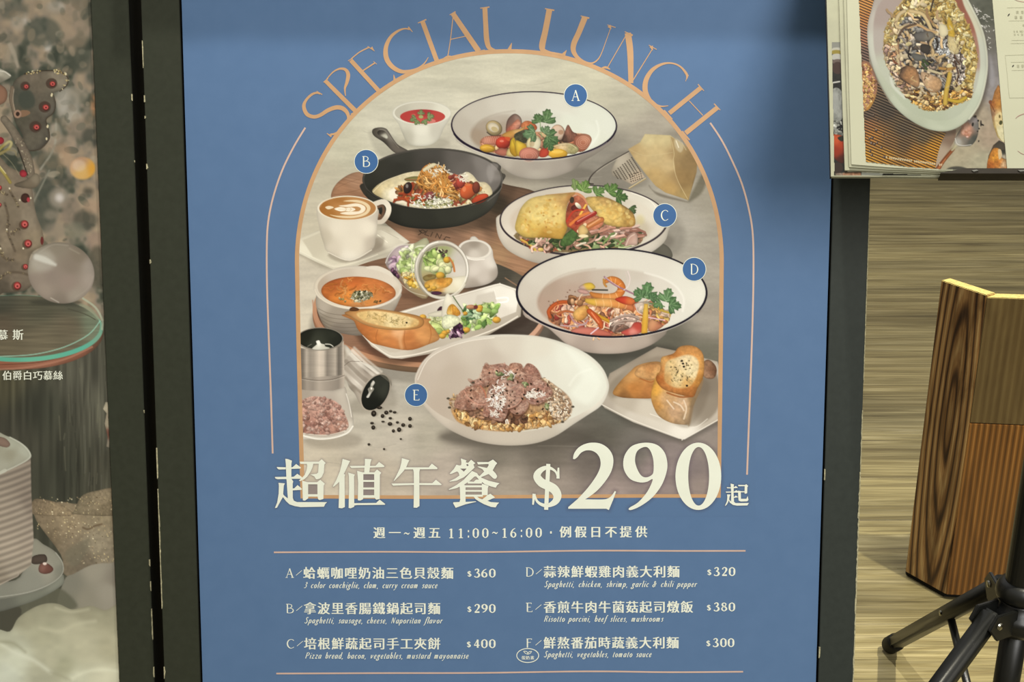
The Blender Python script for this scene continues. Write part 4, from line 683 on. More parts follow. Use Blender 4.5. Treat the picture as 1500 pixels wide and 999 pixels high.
    c.pol([(340, 540), (370, 522), (420, 512), (520, 508), (640, 520), (760, 540), (840, 560), (868, 590), (855, 625), (800, 645), (680, 652), (560, 640), (460, 610), (400, 575)],
          [(360, 540, 'b78450'), (440, 520, 'c08c54'), (420, 580, 'c69660'), (560, 515, 'c99860'), (860, 600, 'b8844c'), (700, 650, 'c49458')], ed=.3, ew=2)
    c.pol([(420, 540), (520, 522), (640, 535), (760, 560), (830, 585), (815, 625), (700, 638), (580, 622), (470, 590)], [(450, 545, 'cfae72'), (560, 540, 'd8bc84'), (650, 590, 'dcc794'), (760, 600, 'd8c08c'), (800, 620, 'c9a468'), (560, 600, 'd3b47a')], soft=1.2, nz=(.1, 4, 3, 15))
    c.threads([(480, 550), (600, 545), (760, 590), (740, 620), (560, 590)], 30, ['a89058', '8c7c48', 'c0a060'], 26, 4, 75, 1, a=.7); c.ell(752, 602, 7, 6, '2c2418')
    c.pol([(372, 520), (378, 504), (400, 498), (432, 508), (430, 522), (395, 526)], '6a4428', ed=.3)

    # ---- pepper mill lying down
    c.oid = 25; c.f = F7
    c.pol([(380, 560), (480, 600), (700, 560), (690, 430), (640, 380)], '7a7264', a=.35, soft=6, oid=-1)
    c.pol([(330, 175), (380, 155), (440, 220), (530, 300), (640, 345), (680, 400), (640, 520), (560, 575), (480, 540), (440, 470), (400, 420), (370, 300)],
          [(360, 200, '8f8273'), (400, 190, 'cfc8ba'), (380, 330, 'a59b8d'), (440, 300, 'dcd6c9'), (430, 430, '8c8274'), (480, 350, 'c9c0b2'), (520, 320, '6f655a'), (470, 480, 'a89e90'), (560, 340, '9a8e80'), (450, 400, 'ece7dc')], soft=.8, ed=.15, ew=2)
    for o_, w_, q_ in ((-34, 16, 'c4bbad'), (-14, 22, 'e2dcd0'), (10, 22, 'd3cbbe'), (34, 24, 'a3988b'), (60, 30, '867b6e'), (88, 26, 'a2978a'), (112, 20, 'c0b6a9'), (132, 14, '8a7f72')):
        c.lin([(418-o_*.55, 205+o_*.95), (500-o_*.6, 285+o_*.95), (590-o_*.65, 360+o_*.95)], w_, q_, a=.75, soft=1.6, sm=0)
    c.lin([(372, 290), (410, 262), (450, 262), (490, 262)], 3, '5c5248', a=.8); c.lin([(420, 210), (500, 280), (600, 345)], 9, 'ded7ca', a=.6)
    c.ell(573, 462, 84, 132, 'b3a898', rot=.52, ed=.1); c.ell(575, 462, 78, 124, [(520, 440, '22241e'), (600, 400, '34362f'), (640, 440, '3a3c34'), (560, 540, '1e201a')], rot=.52, ed=.3, ew=2)
    c.pol([(560, 385), (570, 400), (556, 425), (565, 440), (545, 470), (530, 495), (515, 492), (530, 465), (525, 440), (540, 425), (545, 405)], [(560, 400, 'd8d4c8'), (540, 440, '9c988c'), (525, 485, 'dcd8cc')], ed=.2)
    c.ell(545, 440, 14, 18, '8a867a', rot=.5); c.ell(548, 436, 6, 8, 'e8e4d8')
    c.pol([(600, 345), (640, 350), (672, 385), (680, 420), (655, 390)], '6c685c', a=.6)

    # ---- salt mill standing, cut by the frame
    c.oid = 26
    c.ell(300, 770, 190, 60, '857c6e', a=.45, soft=6, oid=-1)
    c.pol([(40, 440), (300, 445), (375, 425), (395, 500), (425, 590), (430, 690), (380, 735), (280, 762), (150, 765), (40, 745)], [(100, 470, 'a2978a'), (250, 460, 'b3a99c'), (370, 450, 'bcb3a5'), (400, 600, 'b8afa1'), (415, 700, 'cfc8ba'), (200, 740, 'cbc4b6'), (250, 520, 'a89d90')], ed=.2, ew=2)
    c.pol([(60, 560), (110, 510), (170, 488), (260, 500), (330, 530), (375, 600), (400, 680), (350, 715), (250, 735), (130, 725), (60, 700)], [(120, 560, 'bd9484'), (200, 510, 'c6a090'), (330, 560, 'bb9384'), (250, 640, 'ac8273'), (120, 700, '94695c'), (350, 690, 'a8806f')], nz=(.16, 4, 4, 18), soft=1.2)
    c.heap([(60, 560), (110, 510), (170, 490), (260, 500), (330, 530), (375, 600), (398, 680), (350, 710), (250, 730), (130, 722), (60, 700)], 220, ['caa798', 'b98f80', 'd8bcae', 'a0766a', 'c49c8c', '8f675a'], (6, 14), 1.5, 76, a=.7)
    c.lin([(110, 742), (200, 762), (300, 755), (390, 725), (428, 680)], 10, 'e8e4d8', a=.85); c.lin([(385, 470), (405, 540), (420, 620)], 6, 'e6e0d4', a=.7); c.lin([(120, 735), (250, 745), (370, 720)], 4, '7c6458', a=.5)
    c.pol([(60, 370), (375, 350), (372, 430), (300, 448), (180, 450), (60, 440)], [(110, 400, '7f756a'), (200, 420, 'a59b8f'), (300, 400, '978c80'), (365, 390, 'b0a698'), (130, 430, '8f857a')], sm=0, ed=.1, ew=2)
    c.pol([(40, 170), (120, 180), (240, 188), (340, 165), (368, 130), (372, 360), (300, 380), (200, 388), (100, 378), (40, 365)],
          [(105, 260, '6e655b'), (125, 260, 'a2988c'), (160, 260, '8b8175'), (210, 260, 'bdb3a6'), (240, 260, 'a79c8f'), (270, 260, '7b7166'), (310, 260, 'a89e91'), (335, 260, '6b6258'), (360, 260, 'b8aea0'), (110, 350, '7b7268'), (220, 360, 'b3a99c'), (330, 350, '786e63')], sm=0, soft=.7)
    c.pol([(40, 170), (120, 180), (240, 188), (340, 165), (368, 130), (372, 360), (300, 380), (200, 388), (100, 378), (40, 365)], 'aca193', sm=0, soft=.7, nz=(.04, 30, 2, 8), pat=lambda X, Y: np.interp((X-420)*4.412, [60, 105, 128, 150, 175, 210, 238, 262, 290, 315, 335, 352, 368], [.6, .66, 1.0, .84, .9, 1.16, 1.1, .76, .88, 1.0, .62, .72, 1.12])*(1-.0006*(Y-540)))
    c.pol([(60, 370), (375, 350), (372, 430), (300, 448), (180, 450), (60, 440)], 'a2978a', sm=0, pat=lambda X, Y: np.interp((X-420)*4.412, [60, 105, 130, 170, 210, 250, 290, 335, 368], [.7, .78, .95, .9, 1.06, .98, .92, .86, 1.1]))
    c.lin([(60, 362), (100, 372), (200, 384), (300, 376), (372, 352)], 3.5, '5c5349', a=.8); c.lin([(100, 378), (200, 391), (300, 383), (372, 360)], 2.5, 'cfc6b8', a=.6)
    c.ell(215, 117, 152, 75, '8f877a', ed=.1); c.ell(215, 115, 144, 68, [(120, 90, '26281f'), (300, 80, '31332a'), (200, 130, '3c3e34'), (330, 120, '2a2c24')], ed=.3, ew=2)
    c.pol([(165, 180), (185, 160), (195, 150), (190, 132), (210, 126), (222, 145), (245, 152), (250, 165), (280, 175), (240, 185), (200, 187)], [(205, 135, 'f2f0e4'), (180, 175, 'd0cdbd'), (240, 170, 'c8c5b5')], ed=.1)
    c.lin([(250, 150), (280, 152), (300, 165)], 6, 'c6c3b5'); c.lin([(135, 165), (160, 150)], 4, '77756a')
    # ---- peppercorns
    c.oid = 27
    for (x, y, rx, ry) in ((563, 598, 17, 20), (600, 560, 18, 10), (644, 592, 14, 13), (620, 614, 12, 13), (672, 583, 11, 8), (698, 590, 12, 8), (670, 628, 11, 8), (623, 650, 11, 6), (552, 660, 12, 8), (560, 688, 13, 14), (668, 665, 15, 12), (716, 655, 10, 8), (753, 672, 13, 12),
                           (797, 632, 12, 13), (797, 678, 12, 12), (727, 702, 14, 15), (690, 710, 10, 11), (738, 762, 7, 6), (532, 797, 9, 8), (630, 827, 7, 7)):
        c.ell(x+8, y+5, rx*1.2, ry*.7, '7a7264', a=.5, soft=1.5, oid=-1); c.ell(x, y, rx, ry, '2a241e', sh=.3); c.ell(x+1, y-2, rx*.35, ry*.35, '6c6458', a=.7)

    # ---- bowl D
    c.oid = 28; c.f = F6
    c.ell(720, 745, 420, 60, '35322b', a=.5, soft=7, oid=-1)
    c.pol([(120, 500), (280, 590), (340, 640), (420, 705), (540, 752), (690, 764), (840, 750), (970, 705), (1060, 640), (1100, 590), (1300, 480), (1180, 400), (260, 400)], [(380, 660, 'b5a598'), (520, 730, 'a6978b'), (690, 740, 'b3a598'), (690, 690, 'b0a093'), (900, 700, 'aa9c8f'), (1050, 630, '8f8478')], soft=.9, ed=.14, ew=3)
    c.ell(708, 359, 638, 299, '1e1a26', rot=.0)
    c.ell(709, 357, 624, 286, [(110, 350, 'c4bcae'), (200, 220, 'cac3b5'), (450, 110, 'd0cabc'), (700, 80, 'd2cdbf'), (1000, 120, 'd2cdc0'), (1250, 250, 'd6d3c6'), (1310, 380, 'd9d7ca'), (1200, 500, 'd3d0c3'), (150, 480, 'bfb6a8'), (300, 580, 'c2b5a6'), (600, 630, 'c8bdb0')], ed=.05, ew=2)
    c.ell(700, 420, 488, 222, [(240, 430, 'ab9483'), (280, 320, 'a99584'), (450, 230, 'b5a595'), (650, 210, 'bcafa0'), (850, 220, 'c2b9ab'), (1050, 280, 'cfc9bc'), (1170, 400, 'd6d2c6'), (1150, 500, 'd3cec2'), (450, 350, 'b09a8a'), (900, 350, 'c6beb1')], soft=3)
    c.lin([(930, 225), (1050, 262), (1140, 320), (1188, 400), (1180, 480)], 10, 'e9e6dc', a=.6, soft=2, oid=-1); c.lin([(225, 420), (280, 300), (420, 225), (600, 195)], 6, '988473', a=.3, soft=2, oid=-1)
    c.oid = 29
    c.pol([(285, 530), (300, 460), (400, 410), (520, 380), (700, 370), (880, 420), (1060, 470), (1100, 500), (1050, 580), (900, 625), (700, 645), (480, 620), (330, 570)], 'a8704e', nz=(.25, 4, 4, 23), soft=1)
    c.heap([(290, 520), (340, 440), (520, 400), (900, 420), (1090, 490), (1040, 580), (850, 620), (500, 610), (330, 560)], 150, ['c07048', 'd89868', 'b05a48', 'cfa890', '9a6a50', 'd8b8a0', 'c88a58', 'a8483c'], (10, 26), 2.4, 81)
    c.threads([(290, 500), (480, 420), (900, 440), (1050, 540), (800, 620), (420, 600)], 60, ['cf9a70', 'd8b088', 'b87850', 'e0c0a0'], 120, 8, 82, 1.2)
    c.lin([(300, 520), (290, 480), (330, 435), (400, 418), (500, 440)], [22, 26, 26, 24, 14], 'cb6230', ed=.3); c.lin([(310, 480), (350, 440), (430, 432)], 6, 'e8935c', a=.8)
    c.lin([(350, 500), (400, 480), (460, 490)], 16, 'd07848', ed=.3)
    c.heap([(430, 420), (460, 380), (540, 390), (530, 430)], 10, ['c49870', 'a87850', '7c5438'], (14, 24), 1.5, 83)
    c.pol([(450, 500), (480, 460), (540, 440), (555, 480), (530, 530), (480, 545)], [(480, 480, 'd8a860'), (530, 520, 'c08848')], ed=.3, nz=(.1, 4, 4, 2))
    c.pol([(490, 320), (530, 295), (575, 292), (600, 320), (570, 340), (510, 335)], [(550, 305, 'dcb840'), (510, 330, 'c8a8a0')], ed=.3); c.ell(520, 350, 40, 16, 'c89c90', rot=.2, ed=.3)
    c.lin([(580, 338), (680, 340)], 10, '3f3c34')
    # shrimp
    c.lin([(660, 290), (700, 268), (750, 285), (775, 330), (745, 375), (680, 385), (600, 375), (570, 360)], [20, 40, 50, 54, 52, 44, 36, 20], [(700, 280, 'd9853c'), (770, 330, 'd27a34'), (700, 380, 'de9550'), (600, 370, 'cf8440')], ed=.3, ew=2)
    for (a, b) in (((700, 255), (712, 295)), ((735, 265), (728, 310)), ((770, 295), (740, 320)), ((780, 345), (745, 345)), ((750, 395), (735, 360)), ((700, 405), (695, 365)), ((645, 400), (650, 365))): c.lin([a, b], 4, 'efc48c', a=.65, sm=0)
    c.lin([(655, 270), (660, 300), (672, 315)], 14, 'e0a050', ed=.3)
    c.lin([(545, 410), (600, 420), (700, 425), (800, 440), (840, 460)], [30, 50, 60, 56, 40], [(560, 420, 'ddb048'), (650, 430, 'e2a860'), (760, 440, 'd8904c'), (830, 450, 'c8784c')], ed=.3, ew=2)
    for x in (600, 650, 700, 750, 800): c.lin([(x, 405), (x+8, 440), (x-4, 465)], 4, 'f0cf98', a=.55)
    c.lin([(540, 450), (580, 490), (680, 540), (720, 560)], [12, 22, 24, 14], 'd8a030', ed=.3); c.lin([(560, 480), (620, 540), (640, 585)], [36, 42, 26], 'cc5f30', ed=.3); c.lin([(575, 490), (622, 555)], 8, 'e89468', a=.7)
    c.pol([(730, 400), (790, 380), (840, 390), (870, 410), (840, 440), (780, 430)], [(760, 400, 'c8432c'), (850, 410, 'd4703c')], ed=.3)
    c.lin([(430, 500), (460, 550), (520, 570), (550, 540)], 12, 'cf9c9c', ed=.25); c.lin([(370, 575), (470, 580), (540, 560)], 9, 'dcb8b8', ed=.25)
    c.lin([(660, 252), (720, 300), (800, 340), (860, 368)], 11, 'b98a98', ed=.25); c.lin([(665, 255), (760, 320)], 3, 'e8d0d8', a=.7)
    c.lin([(815, 215), (830, 260), (820, 310), (790, 340)], 7, 'd8c8c4', a=.8); c.lin([(800, 220), (815, 270), (805, 310)], 5, 'cdbab6', a=.6)
    c.pol([(440, 620), (480, 590), (600, 590), (700, 625), (690, 645), (560, 640)], [(500, 605, 'c87868'), (640, 630, 'c06a58')], ed=.25); c.lin([(570, 630), (620, 590)], 8, 'd8c0c8')
    c.heap([(690, 560), (760, 500), (860, 500), (900, 560), (860, 600), (720, 620)], 46, ['cdb0a0', 'b89484', 'dcc4b4', '94705f', '6c5448'], (14, 26), 2.4, 84)
    for q in ([(700, 545), (760, 520), (830, 510), (890, 530)], [(710, 575), (780, 545), (860, 545)], [(720, 610), (740, 570), (790, 560)]): c.lin(q, 15, 'd5b8a6', ed=.35); c.lin([(x, y+6) for x, y in q], 4, '4c3a32', a=.6)
    c.pol([(770, 620), (830, 590), (860, 555), (905, 560), (905, 620), (820, 642)], [(800, 620, 'c4574c'), (880, 580, 'b8483c'), (850, 620, 'd8887a')], ed=.25)
    c.pol([(860, 440), (890, 420), (950, 415), (980, 440), (960, 480), (900, 490)], [(880, 440, 'd8c4b4'), (950, 450, 'a89880')], ed=.3, nz=(.2, 3, 3, 3)); c.lin([(870, 440), (880, 480), (910, 500)], 7, 'cbb4ac')
    c.pol([(950, 560), (980, 530), (1030, 560), (1050, 580), (1000, 610), (955, 610)], [(980, 550, 'c89068'), (1030, 580, 'b87858')], ed=.3)
    c.heap([(960, 440), (1080, 470), (1100, 500), (1060, 560), (970, 520)], 40, ['c89858', 'b0704c', 'dcb868', '7a5c44', 'c4a890'], (10, 20), 2, 85)
    c.lin([(990, 430), (1030, 470), (1090, 490)], 14, 'd8b84c', ed=.3); c.lin([(950, 520), (1000, 530), (1060, 540)], 8, 'd8b0b8')
    c.pol([(905, 628), (912, 520), (925, 430), (950, 432), (952, 520), (945, 628)], [(930, 440, 'e0b44c'), (930, 600, 'd8a53c')], sm=0, ed=.2)
    parsley(c, 935, 380, 92, -1.35, '5c7f52', '3c5a38', '94ae84'); parsley(c, 905, 385, 62, -2.4, '587a4e', '3c5a38', '8ca67c'); parsley(c, 1072, 405, 78, -1.3, '65875a', '426040', '9ab48a'); parsley(c, 1100, 440, 70, .1, '56774c', '3a5636', '8ca67c'); parsley(c, 1030, 425, 50, 2.6, '5c7f52', '3c5a38', '90aa80'); parsley(c, 970, 395, 44, -.6, '50724a', '3c5a38', '88a27a')
    c.lin([(960, 430), (1010, 430), (1060, 450)], 7, '5f7f4c')
    for x, y in ((415, 355), (405, 385), (430, 340), (290, 415), (320, 420), (350, 425), (465, 350), (300, 440)): c.ell(x, y, 5, 4, '6a4c3c', a=.7)
    c.oid = 28
    rim = [(708+631*math.cos(t), 359+292*math.sin(t)) for t in np.linspace(.1, 3.0, 26)]
    c.lin(rim, 12, '1e1a26', n=2); c.lin([(x, y+9) for x, y in rim[3:-3]], 5, 'ddd5ca', n=2, a=.5, oid=-1)

    # ---- bread plate on the right
    c.oid = 30; c.f = F8
    c.pol([(560, 460), (700, 560), (1060, 690), (1290, 560), (1290, 500)], '4c4840', a=.5, soft=6, sm=0, oid=-1)
    c.pol([(560, 440), (620, 270), (780, 180), (900, 112), (1010, 135), (1260, 200), (1300, 330), (1300, 530), (1065, 662), (1030, 658), (760, 560), (590, 475)], [(620, 330, '9d9181'), (800, 200, '948878'), (900, 130, '9c9080'), (700, 450, 'b9b0a1'), (900, 520, 'cbc3b5'), (1060, 640, 'ddd7cb'), (1230, 520, 'b5ab9c'), (760, 540, 'c6beb0'), (600, 440, 'aaa092')], sm=0, soft=.8, ed=.1, ew=2)
    c.pol([(620, 420), (650, 300), (900, 170), (1200, 230), (1270, 330), (1250, 500), (1080, 590), (760, 500)], [(660, 350, '8b8070'), (700, 430, 'b3a999'), (850, 480, 'c4bbab'), (1000, 570, 'c9c1b3'), (1200, 450, '8d8273'), (1180, 350, '7f7466'), (900, 200, '8d8171')], soft=3)
    c.lin([(860, 510), (1000, 560), (1120, 590), (1200, 540)], 5, 'e4ded2', a=.6, oid=-1); c.lin([(565, 450), (760, 548), (1030, 648), (1065, 654), (1290, 530)], 6, 'dcd5c8', a=.8, oid=-1)
    c.pol([(640, 400), (860, 425), (1000, 560), (1100, 580), (1200, 420), (1150, 300)], '6c6050', a=.35, soft=4, oid=-1)
    c.oid = 31
    c.pol([(1180, 200), (1210, 190), (1245, 220), (1255, 260), (1235, 300), (1185, 295), (1165, 250)], [(1200, 210, '8c6a50'), (1230, 250, '76543e'), (1190, 280, 'a07c60')], ed=.3, nz=(.15, 3, 3, 7))
    c.pol([(638, 385), (680, 320), (740, 260), (780, 225), (860, 202), (925, 205), (950, 250), (930, 320), (880, 400), (870, 418), (760, 418), (680, 410)], [(660, 370, 'b08048'), (740, 290, 'c49258'), (820, 220, 'b98a56'), (900, 220, 'a87c4c'), (760, 360, 'b87c40'), (850, 390, 'ad7440'), (700, 400, '8c6238')], ed=.2, ew=3, nz=(.08, 8, 5, 17))
    c.pol([(775, 285), (770, 260), (800, 228), (860, 210), (915, 215), (930, 260), (900, 300), (850, 310), (810, 300)], [(800, 270, 'c99a64'), (860, 240, 'b98552'), (900, 270, 'c89860')], ed=.25, nz=(.12, 4, 4, 18)); c.lin([(800, 300), (860, 322), (880, 315)], 8, '9c5f30', a=.7)
    c.pol([(865, 410), (880, 330), (895, 290), (925, 270), (1100, 380), (1172, 300), (1165, 350), (1130, 430), (1110, 480), (1095, 560), (1075, 575), (990, 565), (920, 530), (885, 480)],
          [(880, 370, 'd09a44'), (890, 460, 'c08c4c'), (960, 420, 'c69e70'), (1000, 500, 'b89674'), (1060, 450, 'c4a482'), (1090, 540, 'a68c6c'), (940, 520, 'b08a5c'), (1150, 350, '9c7c58'), (1120, 440, '8f7450')], ed=.2, ew=3, nz=(.12, 5, 5, 19))
    c.pol([(1110, 420), (1172, 310), (1165, 360), (1125, 450), (1100, 565), (1085, 572)], '857056', a=.7, soft=1.5)
    for q in ([(1000, 440), (1040, 460), (1060, 490)], [(960, 430), (1000, 480)], [(1060, 430), (1075, 480), (1060, 540)]): c.lin(q, 9, 'e0cdb4', a=.7)
    c.pol([(925, 180), (955, 165), (1000, 150), (1030, 115), (1080, 103), (1130, 112), (1165, 140), (1180, 190), (1175, 290), (1140, 360), (1115, 410), (1050, 400), (950, 370), (905, 330), (895, 290), (920, 250)],
          [(930, 190, 'cf9c5c'), (1000, 155, 'b97a40'), (1060, 110, 'c28a4e'), (1150, 140, 'c88e50'), (1170, 220, 'd39a54'), (1160, 310, 'b9813f'), (1100, 400, 'a86c38'), (960, 360, 'b97a42'), (905, 300, 'a8642f'), (910, 260, 'c4884c')], ed=.25, ew=2.5, nz=(.12, 4, 4, 20))
    c.pol([(960, 200), (1020, 175), (1080, 160), (1130, 175), (1150, 220), (1130, 300), (1090, 350), (1010, 355), (950, 320), (945, 260)], [(980, 220, 'cdb07c'), (1060, 200, 'd6c096'), (1100, 260, 'd9c79c'), (1020, 300, 'd2bb8a'), (1080, 330, 'c49c60'), (960, 310, 'bd935a')], soft=2, nz=(.12, 3, 3, 21))
    c.heap([(980, 200), (1100, 190), (1120, 300), (1050, 345), (980, 300)], 50, ['5c5034', '8a7c50', '3c3424', 'a0885a'], (2.5, 5), 1.8, 86, sh=0, ed=0, a=.8)
    for x, y in ((1055, 212), (1048, 196), (1078, 343), (1060, 230)): c.ell(x, y, 7, 6, '2a2218')
    c.lin([(960, 385), (1040, 410), (1110, 405)], 10, '93572c', a=.8)

    # ---- bowl E
    c.oid = 32; c.f = FE
    c.ell(780, 800, 560, 90, '4b463e', a=.5, soft=9, oid=-1); c.ell(640, 790, 420, 70, '5a544b', a=.35, soft=7, oid=-1)
    out = [(38, 400), (50, 330), (110, 230), (230, 140), (400, 80), (600, 52), (760, 48), (950, 62), (1130, 110), (1300, 190), (1410, 290), (1457, 400), (1450, 480), (1400, 570), (1300, 640), (1200, 705), (1060, 795), (900, 848), (700, 860), (500, 832), (340, 770), (230, 700), (130, 600), (60, 500)]
    c.pol(out, [(60, 400, 'd2c7b8'), (200, 650, 'c3b8a9'), (400, 770, 'b6ab9c'), (700, 830, 'bdb3a4'), (1000, 790, 'b9b0a1'), (1200, 700, 'c5beb0'), (1400, 560, 'd5d0c2'), (700, 60, 'd6d0c2'), (1300, 200, 'd8d6c8')], soft=.8, ed=.1, ew=3)
    inn = [(48, 400), (70, 320), (130, 230), (250, 150), (400, 98), (600, 68), (760, 62), (940, 76), (1110, 124), (1270, 200), (1390, 300), (1440, 400), (1430, 480), (1360, 560), (1230, 640), (1060, 710), (900, 750), (740, 765), (560, 755), (400, 715), (250, 650), (140, 570), (75, 480)]
    c.pol(inn, [(90, 400, 'b8ab9c'), (200, 240, 'bcb0a1'), (450, 130, 'c2b8a9'), (700, 110, 'c8c0b1'), (950, 140, 'cfcabb'), (1150, 220, 'd6d6c8'), (1350, 330, 'd6d8ca'), (1400, 450, 'd3d3c5'), (1250, 600, 'cdcbbd'), (300, 350, 'b5a898'), (250, 550, 'b3a595'), (600, 230, 'bbb0a1'), (1000, 300, 'd0cec0'), (1300, 480, 'd0d0c2'), (400, 680, 'b7aa9a')], soft=.9)
    c.pol([(1150, 150), (1280, 230), (1380, 340), (1400, 430), (1300, 560), (1180, 480), (1260, 360), (1200, 240)], 'dfe2d5', a=.55, soft=6, oid=-1)
    c.lin([(1170, 420), (1230, 340), (1330, 300)], 8, 'e9ebe0', a=.4, soft=3, oid=-1); c.lin([(60, 380), (130, 240), (250, 158), (420, 100), (620, 72)], 7, 'e8e2d6', a=.6, oid=-1)
    c.oid = 33
    c.pol([(290, 540), (340, 500), (480, 420), (700, 350), (950, 360), (1080, 430), (1170, 510), (1190, 600), (1140, 680), (1020, 715), (860, 745), (700, 758), (540, 745), (400, 710), (330, 660)], [(330, 650, 'b98c56'), (500, 730, 'c29a68'), (700, 730, 'b58c5e'), (900, 720, 'a88458'), (1100, 650, 'a58a6c'), (1150, 560, 'b49a80'), (700, 600, '8a6650'), (350, 560, 'b8a088')], nz=(.22, 3, 3, 24), soft=1.5, ed=.1)
    c.heap([(330, 600), (420, 600), (560, 640), (800, 640), (1000, 600), (1150, 560), (1175, 620), (1100, 690), (900, 735), (700, 752), (520, 738), (390, 700)], 300, ['c99e62', 'd9b47c', 'b5854c', 'e2c490', 'a07548', 'c4a070', '8a6440'], (8, 17), 1.8, 91)
    c.heap([(980, 360), (1080, 440), (1180, 540), (1170, 640), (1060, 680), (1020, 560), (1040, 460)], 160, ['b89c80', 'a08468', 'd0b89c', 'c4a888', '846850', 'e0d0b8'], (7, 14), 2, 92)
    c.heap([(290, 520), (350, 490), (370, 540), (320, 590)], 24, ['d0b490', 'c4a070', 'b8906c'], (6, 11), 1.8, 93, a=.8)
    c.heap([(420, 590), (540, 610), (800, 620), (860, 690), (700, 700), (480, 660)], 60, ['7c5a44', '94705a', '6a4a38', 'ad8568'], (12, 22), 2, 94)
    def slice_(pts, g, sd, n=26):
        q = [(x+8, y+12) for x, y in pts]; c.pol(q, '4a3026', a=.6, soft=2)
        c.pol(pts, g, ed=.35, ew=2.2, nz=(.16, 4, 3, sd)); c.chop(pts, ['c8a590', 'b08874', 'd4b49e', '9c705c', 'c09880', 'b8907c'], 16, sd, .5, rag=1, asp=1.6, a=.45); c.lin(pts+[pts[0]], 5, 'c09078', a=.45)
        c.heap(pts, n, ['b8927e', '94695a', 'c8a894', '835a4a', 'b08470'], (7, 18), 2.2, sd, sh=.2, ed=.25, a=.45)
    slice_([(525, 350), (540, 290), (560, 268), (600, 272), (680, 262), (730, 290), (720, 340), (640, 370), (560, 400)], [(560, 290, 'b98a74'), (660, 290, '9c7466'), (600, 360, 'ae8270')], 101)
    slice_([(725, 320), (740, 262), (815, 264), (830, 300), (860, 262), (900, 270), (940, 310), (955, 370), (860, 380), (780, 360)], [(780, 290, 'b07c64'), (900, 310, '94665a'), (850, 350, 'a87c6c')], 102)
    slice_([(443, 395), (500, 375), (560, 340), (640, 320), (660, 350), (600, 400), (540, 430), (480, 420)], [(480, 395, 'b89080'), (600, 350, 'ab7c6a')], 103)
    slice_([(800, 370), (880, 340), (960, 380), (1020, 420), (1042, 480), (980, 540), (900, 560), (850, 520), (820, 440)], [(860, 380, '9c7468'), (960, 430, 'a88074'), (950, 530, 'b89084'), (860, 500, '8a6258')], 104, 34)
    slice_([(330, 580), (350, 500), (400, 450), (470, 425), (520, 430), (560, 500), (560, 560), (500, 590), (430, 600)], [(370, 520, '9c7260'), (480, 450, 'b4846a'), (520, 540, 'b48c7c'), (400, 580, '845a4c')], 105, 34)
    c.lin([(400, 460), (430, 510), (500, 560), (560, 560)], 9, 'c89480', a=.7); c.lin([(520, 425), (550, 470), (560, 520)], 10, 'b87058', a=.7)
    slice_([(735, 600), (800, 540), (860, 530), (870, 570), (830, 625), (770, 630)], [(780, 590, 'ac8676'), (850, 550, 'b89484')], 106, 14)
    slice_([(540, 640), (550, 570), (600, 540), (700, 560), (720, 600), (680, 680), (600, 660)], [(570, 600, '9a6e60'), (660, 600, 'aa8274'), (650, 660, 'b08a7a')], 107, 24)
    slice_([(565, 500), (580, 440), (620, 390), (700, 370), (780, 372), (830, 430), (832, 490), (790, 560), (720, 590), (640, 580), (590, 550)], [(600, 450, 'a48478'), (700, 400, 'b29488'), (800, 450, 'a07a6e'), (700, 540, 'b09284'), (610, 540, 'c0a498')], 108, 44)
    c.lin([(832, 440), (830, 500), (790, 560), (720, 592)], 8, 'd09c88', a=.6)
    c.threads([(590, 470), (640, 400), (700, 470), (690, 600), (600, 580)], 70, ['efe6da', 'ded2c4', 'f8f2e8'], 36, 5, 111, 1.3)
    c.threads([(850, 470), (980, 460), (1000, 490), (900, 520), (850, 500)], 44, ['efe6da', 'e4dacc'], 34, 5, 112, 1.3)
    c.threads([(640, 320), (740, 320), (800, 370), (700, 370)], 24, ['efe6da', 'e4dacc'], 30, 5, 113, 1.3)
    c.threads([(580, 610), (660, 620), (650, 660), (600, 650)], 16, ['efe6da', 'e4dacc'], 26, 5, 114, 1.3); c.threads([(1000, 500), (1180, 560), (1150, 660), (1040, 640)], 30, ['e8dccc', 'cdbca4'], 26, 5, 115, 1.3)
    c.lin([(708, 700), (705, 680), (716, 672), (722, 700)], 7, 'efe6d8')
    c.heap([(450, 400), (700, 300), (950, 350), (1030, 440), (1150, 600), (800, 720), (420, 600)], 70, ['2c2018', '4a3628', '3c2c20'], (3.5, 8), 1.6, 116, sh=0, ed=0)
    for x, y in ((738, 362), (850, 415), (1012, 572), (660, 330)): c.heap([(x-22, y-14), (x+22, y-10), (x+18, y+14), (x-18, y+14)], 7, ['8a9468', '6c7a4c', 'a8ac80'], (8, 13), 1.8, int(x))
    for x, y in ((283, 517), (293, 583), (1195, 577), (465, 400), (1120, 688)): c.ell(x, y, 12, 8, '5c5446', ed=.2)

    # ---- the printed picture stops at the arch; outside it is plain blue ink with the soft
    # dark halo the printer laid behind the big title lettering
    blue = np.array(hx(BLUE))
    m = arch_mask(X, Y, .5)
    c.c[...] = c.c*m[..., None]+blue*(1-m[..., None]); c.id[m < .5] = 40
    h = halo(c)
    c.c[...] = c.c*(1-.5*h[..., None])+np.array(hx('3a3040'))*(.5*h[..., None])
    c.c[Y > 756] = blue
    return c

